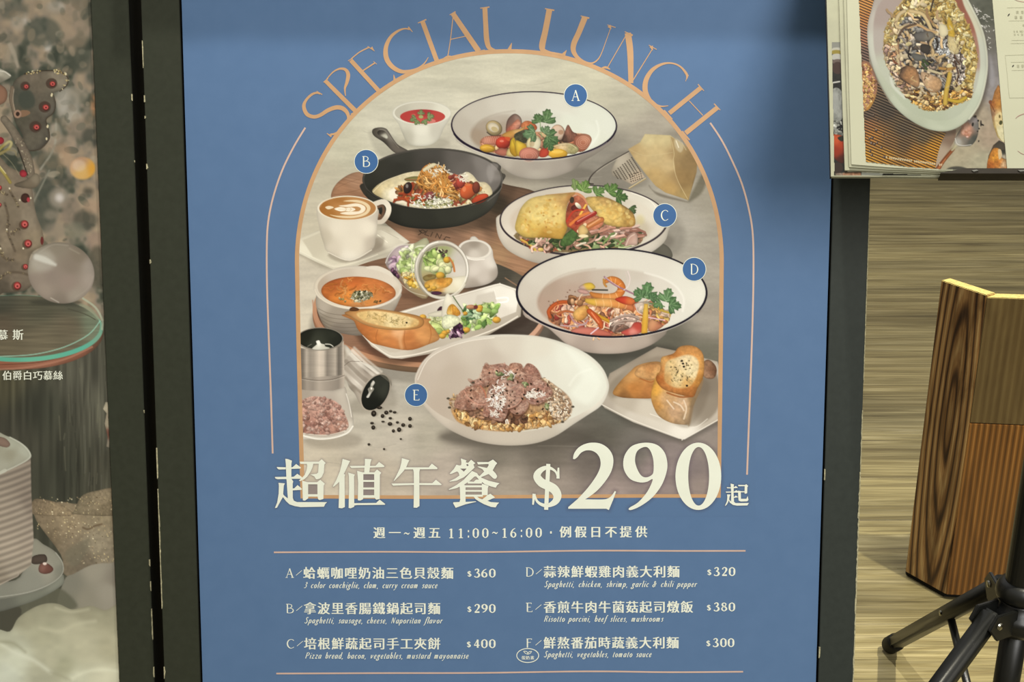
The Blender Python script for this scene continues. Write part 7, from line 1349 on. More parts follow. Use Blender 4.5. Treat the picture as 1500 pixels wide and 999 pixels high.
def sheet(name, P, xa, xb, ya, yb, step, n, mat_, parent, u0, u1, colour=None, **k):
    us = np.linspace(u0, u1, int((xb-xa)/step)+1); vs = np.linspace(ya, yb, int((yb-ya)/(step*.00089))+1)
    V = []; w = P.wave
    for v in vs:
        for u in us:
            p = P.pt(u, v, 0)-CO; z = p.dot(CZ); x = 750+FPX*p.dot(CX)/z; y = 499.5+FPX*p.dot(CY)/z
            V.append(P.pt(u, v, n+(w(float(x), float(y)) if w else 0)))
    nu = len(us); F = [(j*nu+i, (j+1)*nu+i, (j+1)*nu+i+1, j*nu+i+1) for j in range(len(vs)-1) for i in range(nu-1)]
    return meshobj(name, V, F, mat_, parent, smooth=True, **k)
sheet('paper_sheet', P1, 279, 1213, -.62, .62, 8, 0., M_BLUE, poster, US[1]+.0022, US[2]-.0022)

cv = paint_arch(); _m = cv.id != 40; _g = np.interp(cv.y0+np.arange(cv.H)*cv.st, [80, 300, 500, 730], [.965, 1.03, 1.10, 1.13])[:, None, None]; cv.c = np.where(_m[..., None], np.clip(((cv.c*.92+cv.c.mean(-1, keepdims=True)*.08)-.5)*1.07+.485, 0, 1)*_g, cv.c)  # light falloff offset in the ink: picture brighter towards the bottom
NAMES = {1: ('printed_table_top', None), 2: ('printed_wooden_board', None), 3: ('printed_round_tray', None), 4: ('printed_saucer', None), 5: ('printed_coffee_cup', None), 6: ('printed_latte', 5), 7: ('printed_sauce_cup', None), 8: ('printed_red_sauce', 7),
         9: ('printed_iron_pan', None), 10: ('printed_spaghetti', 9), 11: ('printed_pasta_plate', None), 12: ('printed_clam_pasta', 11), 13: ('printed_grater', None), 14: ('printed_cheese_wedge', None), 15: ('printed_flatbread_plate', None), 16: ('printed_folded_flatbread', 15),
         17: ('printed_milk_jug', None), 18: ('printed_glass_jar', None), 19: ('printed_jar_salad', 18), 20: ('printed_long_dish', None), 21: ('printed_egg_salad', 20), 22: ('printed_soup_bowl', None), 23: ('printed_soup', 22), 24: ('printed_bread_slice', None),
         25: ('printed_pepper_mill', None), 26: ('printed_salt_mill', None), 27: ('printed_peppercorns', None), 28: ('printed_shrimp_plate', None), 29: ('printed_shrimp_spaghetti', 28), 30: ('printed_bread_plate', None), 31: ('printed_toasted_bread', 30), 32: ('printed_risotto_bowl', None), 33: ('printed_beef_risotto', 32), 40: ('printed_title_shadow', None)}
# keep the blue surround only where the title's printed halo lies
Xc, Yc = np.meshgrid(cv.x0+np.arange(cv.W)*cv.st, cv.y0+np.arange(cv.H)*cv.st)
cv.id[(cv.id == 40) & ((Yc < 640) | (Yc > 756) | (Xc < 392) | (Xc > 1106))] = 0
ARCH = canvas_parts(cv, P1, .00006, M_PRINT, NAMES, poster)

# ---------------------------------------------------------------- vector print (lettering, rules, badges)
class Ink:
    def __init__(s, P, n, th=.00012): s.P = P; s.n = n; s.V = []; s.F = []
    def poly(s, pts, holes=()):
        loops = [pts]+list(holes); vs = [[Vector((x, y, 0)) for x, y in lp] for lp in loops]
        s.n += 4e-6; tri = tessellate_polygon(vs); flat = [p for lp in loops for p in lp]; i = len(s.V)
        s.V += [s.P.hit(x, y, s.n) for x, y in flat]
        for t in tri:
            a, b, c = (flat[k] for k in t); cr = (b[0]-a[0])*(c[1]-a[1])-(b[1]-a[1])*(c[0]-a[0])
            s.F.append((i+t[0], i+t[1], i+t[2]) if cr < 0 else (i+t[0], i+t[2], i+t[1]))
    def stroke(s, pts, w, f=(0, 0, 1)):
        s.n += 3e-6; l, r = strip(pts, w); l = fr(f, l); r = fr(f, r); i = len(s.V); n = len(l)
        s.V += [s.P.hit(x, y, s.n) for x, y in l]+[s.P.hit(x, y, s.n) for x, y in r]
        s.F += [(i+k, i+k+1, i+n+k+1, i+n+k) for k in range(n-1)]
    def glyph(s, table, ch, x, y, w, h, slant=0., bold=1.):
        for pts, ww in table[ch]:
            q = [(x+px*w-slant*(py-.5)*h, y+py*h) for px, py in pts]
            m = (w+h)/2
            s.stroke(q, [max(v*m*bold, .75) for v in ww] if isinstance(ww, list) else max(ww*m*bold, .75))
    def done(s, name, m, parent, **k): return meshobj(name, s.V, s.F, m, parent, **k)
_cache = {}
def text_mesh(ch, off=0.):
    key = (ch, off)
    if key not in _cache:
        cu = bpy.data.curves.new('t', 'FONT'); cu.body = ch; cu.size = 1; cu.offset = off; cu.resolution_u = 3
        o = bpy.data.objects.new('t', cu); COL.objects.link(o); dg = bpy.context.evaluated_depsgraph_get(); e = o.evaluated_get(dg); me = e.to_mesh()
        V = [(v.co.x, v.co.y) for v in me.vertices]; F = [tuple(p.vertices) for p in me.polygons]; e.to_mesh_clear()
        bpy.data.objects.remove(o); bpy.data.curves.remove(cu); _cache[key] = (V, F)
    return _cache[key]
def type_char(ink, ch, cx, cy, size, bold=.045, off=.0, sq=1.):
    """one Chinese character, heavier in its uprights than in its level strokes, centred at cx, cy"""
    V, F = text_mesh(ch, off)
    if not V: return
    k = size*1.06
    for dx in (-bold/2, bold/2):
        ink.n += 3e-6 if dx > 0 else -3e-6
        i = len(ink.V); ink.V += [ink.P.hit(cx+(x-.5+dx)*k*sq, cy-(y-.38)*k, ink.n) for x, y in V]; ink.F += [tuple(i+q for q in f) for f in F]
def italic_line(ink, txt, x0, x1, base, xh=5.2):
    w = sum(ITW.get(c, .78) for c in txt); s = (x1-x0)/w; x = x0; sl = .3
    for c in txt:
        cw = ITW.get(c, .78)
        for pts, th in ITAL.get(c, ()):
            q = [(x+px*s*.86+sl*py*xh, base-py*xh) for px, py in pts]
            ws = [(1.15 if t else .68) for t in th] if isinstance(th, tuple) else [1.15 if th else .68]*len(q)
            ink.stroke(q, ws)
        x += cw*s
def type_line(ink, txt, x0, x1, base, size, slant=.22, off=.006, bold=.03, dy=0.):
    V, F = text_mesh(txt, off); w = max(x for x, y in V); s = (x1-x0)/w
    for dx in (0, bold):
        i = len(ink.V); ink.V += [ink.P.hit(x0+(x+dx)*s+slant*y*size, base-y*size+dy*(x/w), ink.n) for x, y in V]; ink.F += [tuple(i+q for q in f) for f in F]

# gold band of the arch and its lower edge
ik = Ink(P1, .00014); A = arch_outline(0); B = arch_outline(6.2)
i = 0
for (pts) in (A, B): ik.V += [P1.hit(x, y, ik.n) for x, y in pts]
nA = len(A); ik.F += [(k, k+1, nA+k+1, nA+k) for k in range(nA-1)]
ik.done('arch_border', M_GOLD, poster)
ik = Ink(P1, .00014); ik.stroke([(440.5, 727.2), (620, 727.6), (800, 726.6), (940, 726.0), (1055.5, 726.2)], 5.2); ik.done('arch_border_base', M_GOLD, poster)
# curved heading
for li, (f, strokes) in enumerate(HEAD):
    if li == 7: continue
    ik = Ink(P1, .00018)
    for pts, w in strokes: ik.stroke(pts, w, f)
    if li == 6:
        for pts, w in HEAD[7][1]: ik.stroke(pts, w, HEAD[7][0])
    ik.done('heading_letter', M_GOLD, poster)
# thin outer arcs
for pts in ([(447.5, 187), (430, 216), (413, 251), (400, 290), (393, 325), (391, 360), (391.3, 420), (394, 500), (397, 580), (399.6, 664)], [(1040, 180), (1056, 204), (1070, 231), (1086, 268), (1097, 308), (1102.5, 345), (1103.4, 400), (1102, 470), (1099, 560), (1096, 640), (1094, 695)]):
    ik = Ink(P1, .00016); ik.stroke(pts, 2.6); ik.done('thin_arc_line', M_PINK, poster)
for pts in ([(401.5, 808.6), (560, 807.6), (700, 808), (860, 806), (1000, 806.6), (1092, 806.6)], [(405, 986), (560, 985.2), (700, 985), (860, 983), (980, 984.4), (1088.5, 983.8)]):
    ik = Ink(P1, .00016); ik.stroke(pts, 2.3); ik.done('rule_line', M_PINK, poster)
# badges A to E
for (x, y, r, ch) in ((843.2, 140, 16.6, 'A'), (536.6, 236.6, 17, 'B'), (973.6, 315.4, 16.8, 'C'), (1016.6, 394.2, 16.8, 'D'), (609.6, 578.4, 16.3, 'E')):
    a = Ink(P1, .00020); a.poly([(x+(r+.8)*math.cos(t), y+(r+.8)*math.sin(t)) for t in np.linspace(0, 6.283, 49)[:-1]]); rim = a.done('badge', M_CREAM, poster)
    a = Ink(P1, .00024); a.poly([(x+r*math.cos(t), y+r*math.sin(t)) for t in np.linspace(0, 6.283, 49)[:-1]]); a.done('badge_disc', M_BADGE, rim)
    a = Ink(P1, .00030); a.glyph(CAP, ch, x-6.4, y-7.9, 12.8, 15.8, bold=.86); a.done('badge_letter', M_CREAM, rim)
# big title
for k in ('chao', 'zhi', 'wu', 'can', 'qi'):
    a = Ink(P1, .00028)
    for j, p in enumerate(CH[k]): a.poly(p, CHH.get((k, j), ()))
    a.done('title_character', M_CREAM, poster)
for k in ('two', 'nine', 'zero'):
    a = Ink(P1, .00028); a.poly(*PRICE[k]); a.done('price_digit', M_CREAM, poster)
a = Ink(P1, .00028)
for pts, w in DOLLAR: a.stroke(pts, [q*1.22 for q in w], TD)
a.done('dollar_sign', M_CREAM, poster)
# opening hours
a = Ink(P1, .0002)
for ch, x in (('週', 555.8), ('一', 578.5), ('週', 614.4), ('五', 636.6)): type_char(a, ch, x, 779.6, 17, .06)
for ch, x in (('例', 828.4), ('假', 850.4), ('日', 872.5), ('不', 894.8), ('提', 916.6), ('供', 939.2)): type_char(a, ch, x, 778.4, 17, .06)
for ch, x in (('~', 596), ('1', 661), ('1', 675), (':', 686), ('0', 697), ('0', 711), ('~', 725), ('1', 739), ('6', 752), (':', 763.6), ('0', 775), ('0', 789), ('.', 806.4)):
    a.glyph(DIG, ch, x-(4.1 if ch not in ':.' else 3.4), 773.2-(x-661)*.008, 13.6, 14.4, bold=1.2)
a.done('opening_hours', M_CREAM, poster)
# the six dishes
ROWS = [('A', '蛤蠣咖哩奶油三色貝殼麵', 453.6, 20.16, 838.6, '$360', (688.6, 698.6, 709.6, 721.2), '3 color conchiglie, clam, curry cream sauce', 445.4, 641.5, 860.6, 424.6),
        ('B', '拿波里香腸鐵鍋起司麵', 454.4, 20.18, 890.4, '$290', (688.6, 698.8, 709.8, 721.2), 'Spaghetti, sausage, cheese, Naporitan flavor', 446, 648.6, 912.2, 425),
        ('C', '培根鮮蔬起司手工夾餅', 454.8, 20.14, 942, '$400', (687.8, 698.4, 709.6, 721.2), 'Pizza bread, bacon, vegetables, mustard mayonnaise', 447.4, 687, 963.8, 426),
        ('D', '蒜辣鮮蝦雞肉義大利麵', 805.4, 20.1, 836.8, '$320', (1039.8, 1049.4, 1061, 1072.2), 'Spaghetti, chicken, shrimp, garlic & chili pepper', 796.8, 1021, 859.2, 775.6),
        ('E', '香煎牛肉牛菌菇起司燉飯', 805.4, 20.06, 888.6, '$380', (1039.2, 1049.2, 1060.6, 1072), 'Risotto porcini, beef slices, mushrooms', 796.8, 972, 910, 775),
        ('F', '鮮熬番茄時蔬義大利麵', 805.2, 20.0, 941, '$300', (1038.4, 1048, 1059.6, 1070.8), 'Spaghetti, vegetables, tomato sauce', 796.4, 954.8, 962, 775)]
for cap, cn, x, dx, y, pr, px, en, ex0, ex1, ey, cx in ROWS:
    a = Ink(P1, .0002)
    for i, ch in enumerate(cn): type_char(a, ch, x+i*dx, y, 17.6, .055)
    row = a.done('dish_name', M_CREAM, poster)
    a = Ink(P1, .0002); a.glyph(CAP, cap, cx-6.2, y-6.4, 12.6, 13.6, bold=.95); a.glyph(CAP, '/', cx+9.2, y-6, 9, 12); a.done('dish_letter', M_CREAM, row)
    a = Ink(P1, .0002)
    for ch, q in zip(pr, px): a.glyph(DIG, ch, q-4.2, (y-6.3 if ch != '$' else y-4.2), 14 if ch != '$' else 11.6, 12.8 if ch != '$' else 10.4, bold=1.3)
    a.done('dish_price', M_CREAM, row)
    a = Ink(P1, .0002); italic_line(a, en, ex0, ex1, ey); a.done('english_name', M_CREAM, row)
# oval vegetarian mark
a = Ink(P1, .0002); a.stroke([(773+16*math.cos(t), 959.6+10.2*math.sin(t)) for t in np.linspace(0, 6.2832, 41)], 1.2)
a.stroke([(766.8, 953.2), (769.5, 956.3), (773.2, 957.5), (771.6, 953.9), (766.8, 953.2)], .9); a.stroke([(779, 953.4), (776.5, 956.4), (773.2, 957.5), (774.9, 954.2), (779, 953.4)], .9)
for ch, q in (('蛋', 766.8), ('奶', 773.1), ('素', 779.7)): type_char(a, ch, q, 962.8, 5.7, .05)
a.done('vegetarian_mark', M_CREAM, poster)

# ================================================================ the neighbouring stand on the left
stand2, UL = sign_stand(P2, -830, -772, 155.6, 208.6, 'black sign stand holding the cake poster, left of the blue poster', (M_FRAME, M_FRAME), .0045)
chips('worn_edge', P2, 208.6, 1, [(138, 148, 1., 2.), (235, 238, 1, 2), (600, 604, 1, 2), (818, 828, 1.5, 3.2), (850, 864, .8, 1.4), (890, 935, .7, 1.3), (975, 990, 1, 1.8)], stand2, 'chipped pale edge', seed=6)
cake_poster = empty('cake_poster', P2.pt(UL[2]-.3, .6, .001), 'Christmas cake poster with a gingerbread figure and a white cake, in the left stand', 'poster')
cl = paint_left(); cl.c *= np.interp(cl.y0+np.arange(cl.H)*cl.st, [0, 350, 700, 950], [.90, .99, 1.04, 1.22])[:, None, None]  # ink lightened lower down to offset weaker light; forest tone darkened
Xc, Yc = np.meshgrid(cl.x0+np.arange(cl.W)*cl.st, cl.y0+np.arange(cl.H)*cl.st)
_hu = (P2.hits(Xc, Yc)-np.array(P2.o))@np.array(P2.h); cl.id[:-1, :-1][_hu[:-1, 1:] > UL[2]-.0003] = 0; cl.id[:-1, :-1][_hu[1:, 1:] > UL[2]-.0003] = 0
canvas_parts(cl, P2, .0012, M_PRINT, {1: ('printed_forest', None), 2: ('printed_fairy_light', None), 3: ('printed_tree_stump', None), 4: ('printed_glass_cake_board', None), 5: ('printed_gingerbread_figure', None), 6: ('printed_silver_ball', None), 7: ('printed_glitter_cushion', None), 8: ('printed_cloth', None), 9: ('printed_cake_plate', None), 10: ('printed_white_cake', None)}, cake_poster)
# the paper itself: the blurred forest goes on over the rest of the sheet
m, nt, b = mat('forest_print', .55, .15); v = mapping(nt); n1 = noise(nt, v, 34., 5, .6, .6)
nt.links.new(ramp(nt, n1, [(.32, '42473c'), (.44, '5c5e50'), (.52, '8a8070'), (.6, '9c8c76'), (.72, 'a8977e')]), b.inputs['Base Color'])
sheet('paper_sheet', P2, -760, 155, -.62, .62, 20, .0002, m, cake_poster, UL[1]+.001, UL[2]-.0012)
a = Ink(P2, .0016)
for ch, x, y, s in (('慕', 4.6, 490.2, 15), ('斯', 27, 490, 15.5)): type_char(a, ch, x, y, s, .04, 0)
a.done('cake_caption', M_CREAM, cake_poster); a = Ink(P2, .0016)
for i, ch in enumerate('伯爵白巧慕絲'): type_char(a, ch, 11.2+i*14.9, 549.6, 13.6, .035, 0)
a.done('cake_caption', M_CREAM, cake_poster)

# ================================================================ menu stand on the right and the menu lying on it
hN = (CX*1.0+CY*.03+CZ*(-.115)); dN = -(CX*.186+CY*(-2.377)+CZ*1.0)
PM = Plane(cam_pt(1360, 245, 1.42), hN, dN)
menu = empty('menu', PM.hit(1360, 252, 0), 'open cream menu booklet showing a risotto photograph, on the tripod stand', 'menu')
def slab(name, P, pts, n0, n1, m, parent, msides=None, **k):
    V = [P.hit(x, y, n1) for x, y in pts]+[P.hit(x, y, n1)+P.n*(n0-n1) for x, y in pts]; N = len(pts)
    F = [tuple(range(N))[::-1]]+[tuple(range(N, 2*N))]+[(i, (i+1) % N, N+(i+1) % N, N+i) for i in range(N)]
    me = bpy.data.meshes.new(name); me.from_pydata([tuple(v) for v in V], [], F); me.materials.append(m)
    bm = bmesh.new(); bm.from_mesh(me); bmesh.ops.recalc_face_normals(bm, faces=bm.faces); bm.to_mesh(me); bm.free()
    o = bpy.data.objects.new(name, me); put(o, parent, **k); o.matrix_parent_inverse = parent_inv(parent); return o
slab('cover', PM, [(1208.6, -130), (1212, 0), (1216.5, 160), (1218.3, 254.3), (1300, 254.5), (1376, 255.4), (1560, 255), (1760, 255), (1735, -130)], -.010, -.0062, M_PAGE2, menu)
slab('cover_spine', PM, [(1206.8, -130), (1210.4, 0), (1215, 160), (1217.2, 254.8), (1219, 254.8), (1216.8, 160), (1212.4, 0), (1209, -130)], -.0108, -.0064, M_RUBBER, menu)
slab('page', PM, [(1225, -130), (1229.8, 0), (1233.6, 120), (1238.2, 246.8), (1300, 249), (1380, 252), (1480, 254), (1700, 254), (1680, -130)], -.0060, -.0036, M_PAGE2, menu)
slab('page', PM, [(1232, -130), (1236.3, 0), (1240, 120), (1244.4, 243.6), (1300, 247.4), (1372, 250.6), (1480, 252.5), (1690, 253), (1670, -130)], -.0034, -.0016, M_PAGE2, menu)
top = slab('page', PM, [(1236.5, -130), (1240.6, 0), (1243.6, 120), (1247.3, 240.6), (1300, 244.8), (1372, 249.4), (1480, 251.5), (1685, 252), (1665, -130)], -.0014, -.0002, M_PAGE, menu)
cm = paint_menu(); cm.c = np.clip((cm.c-.42)*1.1+.42, 0, 1)*.745
canvas_parts(cm, PM, .0001, M_MENUPRINT, {1: ('printed_stone_table', None), 2: ('printed_woven_mat', None), 3: ('printed_bread_stick', None), 4: ('printed_spoon', None), 5: ('printed_bread', None), 6: ('printed_oval_plate', None), 7: ('printed_mushroom_risotto', 6), 8: ('printed_caption', None)}, menu, drop=(0, 20))
canvas_parts(cm, PM, -.0060, M_MENUPRINT, {20: ('printed_cover_picture', None)}, menu, drop=(0,))
# the photograph goes on above the frame
c1 = Canvas(1240, -126, 1462, -28, 4.); sl, X, Y = c1.box(1230, -140, 1480, -20); c1.c[...] = np.array(hx('8c7a62')); c1.f = (0, 0, 1); c1.ell(1355, 30, 92, 160, 'b9b3a0'); c1.ell(1365, 20, 62, 120, 'b09a64', nz=(.3, 5, 5, 3)); c1.id[...] = 1
canvas_parts(c1, PM, .0001, M_MENUPRINT, {1: ('printed_photo_top', None)}, menu)
# right-hand text page, a sheet lying over the photograph
rp = slab('text_page', PM, [(1444, -130), (1453.4, 0), (1460.5, 80), (1467.2, 160), (1475.4, 250.2), (1560, 251.2), (1684, 251.6), (1664, -130)], 0., .0010, M_PAGE, menu)
E1 = (1420, 0, 7.6875); E2 = (1420, 130, 7.1375)
a = Ink(PM, .0013)
for p in ([(420, 95), (900, 88)], [(440, 243), (900, 236)], [(470, 462), (900, 458)], [(463, 497), (900, 490)], [(400, 630), (900, 616)], [(465, 708), (900, 700)], [(474, 800), (900, 792)], [(400, 630), (424, 860), (436, 1004)]): a.stroke(p, 3.4, E1)
for p in ([(405, 0), (416, 102)], [(416, 102), (900, 98)]): a.stroke(p, 3.2, E2)
rg = random.Random(4)
def blob(cx, cy, s, f):
    for k in range(4):
        yy = cy-s+k*s*.66; a.stroke([(cx-s, yy), (cx+s, yy+rg.uniform(-1, 1))], s*.3, f)
    a.stroke([(cx-s*.5, cy-s), (cx-s*.5, cy+s)], s*.3, f); a.stroke([(cx+s*.5, cy-s), (cx+s*.4, cy+s)], s*.3, f)
for cx, cy, s in ((538, 145, 13), (594, 145, 13), (650, 144, 13), (521, 203, 14), (579, 203, 14), (637, 202, 14), (546, 752, 13), (596, 751, 13), (650, 750, 13), (607, 292, 9), (502, 362, 7), (535, 362, 8), (570, 361, 7), (588, 361, 8), (620, 361, 8), (650, 361, 8), (508, 396, 8), (545, 395, 6), (590, 395, 9), (625, 394, 8)): blob(cx, cy, s, E1)
a.done('menu_text', M_TEXT, rp)
a = Ink(PM, .0013)
for p in ([(428, 190), (440, 175), (452, 160)], [(478, 764), (488, 750), (500, 738)]):
    a = Ink(PM, .0013); a.stroke(p, [3, 14, 3], E1); a.done('pen_mark', M_TEXTD, rp)
for p, w, f in (([(500, 0), (560, 22), (640, 30), (760, 10)], [3, 6, 6, 4], E1), ([(480, 318), (510, 292), (571, 268), (640, 262)], [3, 8, 8, 6], E2), ([(500, 655), (540, 682), (575, 694), (660, 700)], [3, 6, 6, 6], E2)):
    a = Ink(PM, .0013); a.stroke(p, w, f); a.done('plate_drawing', M_ROSE, rp)
# stand
g = lambda x, y: (lambda r: CO+r*(-CO.z/r.z))(ray(x, y))
foot = g(1304, 956); PX, PY = .6885, 1.52
mstand = empty('menu_stand', (PX, PY, 0), 'black tripod menu stand in front of the wooden panel', 'stand')
def pole_z(y): # height on the pole seen at picture row y
    a_ = PITCH+math.atan((y-499.5)/FPX); return CAM_H-PY*math.tan(a_)
zc = pole_z(880)
dk = PM.hit(1500, 120, -.02)
bmobj('pole', tube_bm([(PX, PY, zc-.01), (PX, PY, 1.06)], .0225, 32), M_BLACKP, mstand, smooth=False)
bmobj('lower_tube', tube_bm([(PX, PY, .03), (PX, PY, zc+.02)], .0175, 32), M_BLACKP, mstand, smooth=True)
bmobj('collar', lathe_bm([(.024, zc+.004), (.031, zc+.006), (.033, zc+.012), (.0325, zc+.020), (.029, zc+.028), (.0235, zc+.032)], (PX, PY)), M_BLACKP, mstand, smooth=True)
bmobj('hub', lathe_bm([(.020, zc-.045), (.030, zc-.043), (.036, zc-.034), (.0375, zc-.022), (.036, zc-.014), (.028, zc-.010), (.026, zc), (.024, zc+.004)], (PX, PY)), M_BLACKP, mstand, smooth=True)
bmobj('slider', lathe_bm([(.019, .095), (.027, .098), (.029, .11), (.027, .122), (.019, .125)], (PX, PY)), M_BLACKP, mstand, smooth=True)
d1 = Vector((foot.x-PX, foot.y-PY, 0)); R = d1.length; d1.normalize()
for k in range(3):
    an = math.radians(120*k); d = Vector((d1.x*math.cos(an)-d1.y*math.sin(an), d1.x*math.sin(an)+d1.y*math.cos(an), 0)); s = Vector((-d.y, d.x, 0)); C0 = Vector((PX, PY, 0))
    piv = C0+d*.060+Vector((0, 0, zc-.010)); ft = C0+d*R+Vector((0, 0, .017))
    ax = (ft-piv).normalized()
    for sg in (-1, 1):   # bracket cheeks holding the leg
        q = [C0+d*.024, C0+d*.066, C0+d*.078, C0+d*.060, C0+d*.024]; zz = [zc+.002, zc+.006, zc-.012, zc-.034, zc-.036]
        bm = bmesh.new(); A_ = [bm.verts.new(p+s*sg*.0135+Vector((0, 0, z))) for p, z in zip(q, zz)]; B_ = [bm.verts.new(p+s*sg*.0185+Vector((0, 0, z))) for p, z in zip(q, zz)]
        bm.faces.new(A_); bm.faces.new(B_[::-1])
        for i in range(5): bm.faces.new((A_[i], A_[(i+1) % 5], B_[(i+1) % 5], B_[i]))
        bmesh.ops.recalc_face_normals(bm, faces=bm.faces); bmesh.ops.bevel(bm, geom=list(bm.edges), offset=.001, segments=2, affect='EDGES'); bmobj('bracket', bm, M_BLACKP, mstand)
    n_ = ax.cross(s).normalized(); w_, h_ = .0125, .0115
    cs = [p+s*a_*w_+n_*b_*h_ for p in (piv-ax*.012, ft-ax*.03) for a_, b_ in ((-1, -1), (1, -1), (1, 1), (-1, 1))]
    lg = bmobj('leg', box_bm(cs, .0045, 3), M_BLACKP, mstand, smooth=True)
    bmobj('foot_cap', tube_bm([ft-ax*.036, ft-ax*.030, ft+ax*.004, ft+ax*.012], [.0140, .0160, .0160, .0110], 20), M_RUBBER, lg, smooth=True)
    mid = piv+ax*((ft-piv).length*.42)-n_*0
    bmobj('screw', tube_bm([mid-s*.0142, mid+s*.0142], .0045, 14), M_STEEL, lg, smooth=True)
    bmobj('screw', tube_bm([piv-s*.0205, piv+s*.0205], .005, 14), M_STEEL, mstand, smooth=True)
    br = piv+ax*((ft-piv).length*.40)-Vector((0, 0, .008))
    bmobj('brace', tube_bm([br, C0+d*.022+Vector((0, 0, .112))], .0062, 12), M_BLACKP, mstand, smooth=True)
# tilted rest and front ledge
up = PM.uv(1500, 254)[1]
slab('rest_plate', PM, [(1392, -60), (1400, 250), (1640, 251), (1625, -60)], -.016, -.0115, M_BLACKP, mstand)
slab('ledge_lip', PM, [(1376, 257.2), (1400, 252.8), (1413, 250.6), (1700, 251.2), (1700, 258.6), (1376, 258.2)], .0022, .0062, M_LEDGE, mstand)
slab('ledge_shelf', PM, [(1377, 255.8), (1700, 255.6), (1700, 257.6), (1377, 257.2)], -.0108, .0023, M_LEDGE, mstand)
slab('ledge_clip', PM, [(1421, 254.6), (1428, 253.6), (1431, 254.8), (1424, 256.4)], .0064, .0075, M_STEEL, mstand); slab('ledge_clip', PM, [(1488, 254.2), (1500, 253.8), (1503, 255.2), (1492, 256.4)], .0064, .0075, M_STEEL, mstand)
pc = PM.pt(*PM.uv(1520, 150), -.012)
bmobj('neck', tube_bm([(PX, PY, 1.04), (PX, PY-.01, 1.09), tuple(pc-PM.n*.012)], .014, 16), M_BLACKP, mstand, smooth=True)

# ================================================================ low panel of upright pine boards on the floor behind the tripod
def pine(name, stops, center, scale, dist, seed, contrast=.6, rough=.45):
    m, nt, b = mat(name, rough, .35); sx, sz = scale
    t = nt.nodes.new('ShaderNodeTexCoord'); sub = nt.nodes.new('ShaderNodeVectorMath'); sub.operation = 'SUBTRACT'; sub.inputs[1].default_value = center
    nt.links.new(t.outputs['Object'], sub.inputs[0]); ml = nt.nodes.new('ShaderNodeVectorMath'); ml.operation = 'MULTIPLY'; ml.inputs[1].default_value = (sx, sx, sz); nt.links.new(sub.outputs[0], ml.inputs[0])
    w = nt.nodes.new('ShaderNodeTexWave'); w.wave_type = 'RINGS'; w.rings_direction = 'SPHERICAL'; w.inputs['Scale'].default_value = 1.; w.inputs['Distortion'].default_value = dist; w.inputs['Detail'].default_value = 3; w.inputs['Detail Scale'].default_value = 1.1; w.inputs['Phase Offset'].default_value = seed
    nt.links.new(ml.outputs[0], w.inputs['Vector'])
    v2 = mapping(nt, (220, 220, 4.)); v3 = mapping(nt, (16, 16, 2.2)); n2 = noise(nt, v2, 1.3, 3); n3 = noise(nt, v3, 1.7, 4, .6, 1.)
    c = ramp(nt, w.outputs['Fac'], stops)
    c = mixc(nt, c, ramp(nt, n2, [(.3, 'a89888'), (.6, 'ffffff')]), contrast, 'MULTIPLY'); c = mixc(nt, c, ramp(nt, n3, [(.36, '7a6454'), (.56, 'ffffff')]), contrast, 'MULTIPLY')
    nt.links.new(c, b.inputs['Base Color']); bump(nt, b, w.outputs['Fac'], .35, .0015); return m
M_P1 = pine('figured_pine', [(0, '3f2b19'), (.16, '6a4c2b'), (.36, '8c6a3e'), (.8, '957345'), (1, 'a88a58')], (.812, 2.19, .36), (26, 2.6), 2.6, 1.5, .75)
M_P2 = pine('orange_pine', [(0, '4e3416'), (.35, '65421c'), (.8, '6f4a20'), (1, '805a2c')], (.60, 2.14, .2), (30, .9), .9, 1., .35, .32)
M_P3 = pine('olive_pine', [(0, '4e3f24'), (.5, '534428'), (1, '5a4b2d')], (.60, 2.14, .5), (24, .9), .9, 5., .25, .32)
M_P4 = pine('brown_pine', [(0, '4a3214'), (.5, '6b481c'), (1, '83602c')], (1.1, 2.3, .2), (14, .8), 2., 8., .5)
M_END = plain('sawn_end_grain', 'a8995f', .8, .1, var=.14, scale=250)
q0 = g(1325, 845); q1 = g(1385, 879); q2 = g(1478, 884); q3 = q2+Vector((.10, .045, 0)); H = .618
wp = empty('wooden_panel', ((q0.x+q2.x)/2, (q0.y+q2.y)/2, 0), 'low folded panel of upright pine boards standing behind the tripod', 'panel')
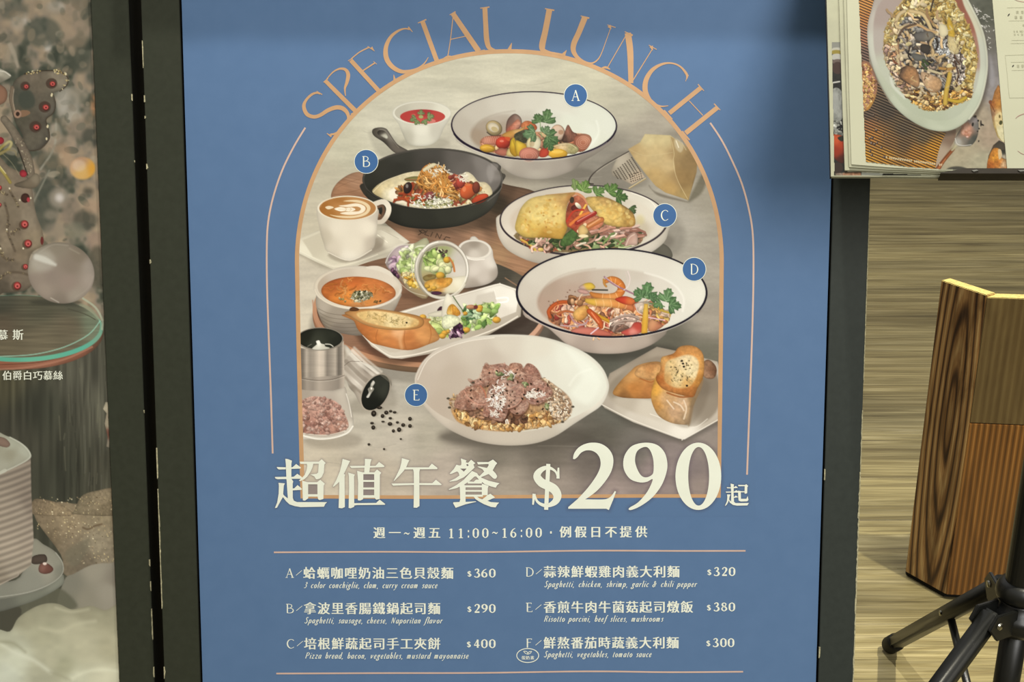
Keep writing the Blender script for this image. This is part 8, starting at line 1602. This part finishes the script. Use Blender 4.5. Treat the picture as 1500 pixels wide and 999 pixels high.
def board(a, b, z0, z1, m, bw=.024, seed=0, parent=wp, taper=0.):
    d = (b-a).normalized(); n = Vector((d.y, -d.x, 0))
    if n.y > 0: n = -n
    bk = -n*bw
    cs = [a+Vector((0, 0, z0)), b+Vector((0, 0, z0)), b+bk+Vector((0, 0, z0)), a+bk+Vector((0, 0, z0)), a+Vector((0, 0, z1)), b+Vector((0, 0, z1)), b+bk+Vector((0, 0, z1)), a+bk+Vector((0, 0, z1))]
    o = bmobj('board', box_bm([c for c in cs], .0012, 2), m, parent)
    o.data.materials.append(M_END)
    for p in o.data.polygons:
        if p.normal.z > .8 and z1 > .5: p.material_index = 1
    return o
BZ = .012
L01 = (q1-q0)
board(q0, q0+L01*.985, BZ, H, M_P1)
board(q1, q1+(q2-q1)*.995, BZ, .372, M_P2); board(q1+Vector((0, .0006, 0)), q1+(q2-q1)*.995+Vector((0, .0006, 0)), .3728, H-.004, M_P3)
board(q2, q3, BZ, H-.006, M_P4); board(q3, q3+Vector((.09, .09, 0)), BZ, H-.006, M_P4)
inset = Vector((0, .012, 0))
bm = bmesh.new(); pl = [q0+L01*.1+Vector((.0, .014, 0)), q1+inset, q2+inset, q3+inset]; thick = Vector((0, .008, 0))
lo = [bm.verts.new(p+Vector((0, 0, .0005))) for p in pl]; hi = [bm.verts.new(p+Vector((0, 0, BZ))) for p in pl]; lo2 = [bm.verts.new(p+thick+Vector((0, 0, .0005))) for p in pl]; hi2 = [bm.verts.new(p+thick+Vector((0, 0, BZ))) for p in pl]
for i in range(3):
    bm.faces.new((lo[i], lo[i+1], hi[i+1], hi[i])); bm.faces.new((lo2[i+1], lo2[i], hi2[i], hi2[i+1])); bm.faces.new((hi[i], hi[i+1], hi2[i+1], hi2[i])); bm.faces.new((lo[i+1], lo[i], lo2[i], lo2[i+1]))
bm.faces.new((lo[0], hi[0], hi2[0], lo2[0])); bm.faces.new((lo[3], lo2[3], hi2[3], hi[3])); bmesh.ops.recalc_face_normals(bm, faces=bm.faces)
bmobj('foot_strip', bm, M_RUBBER, wp)
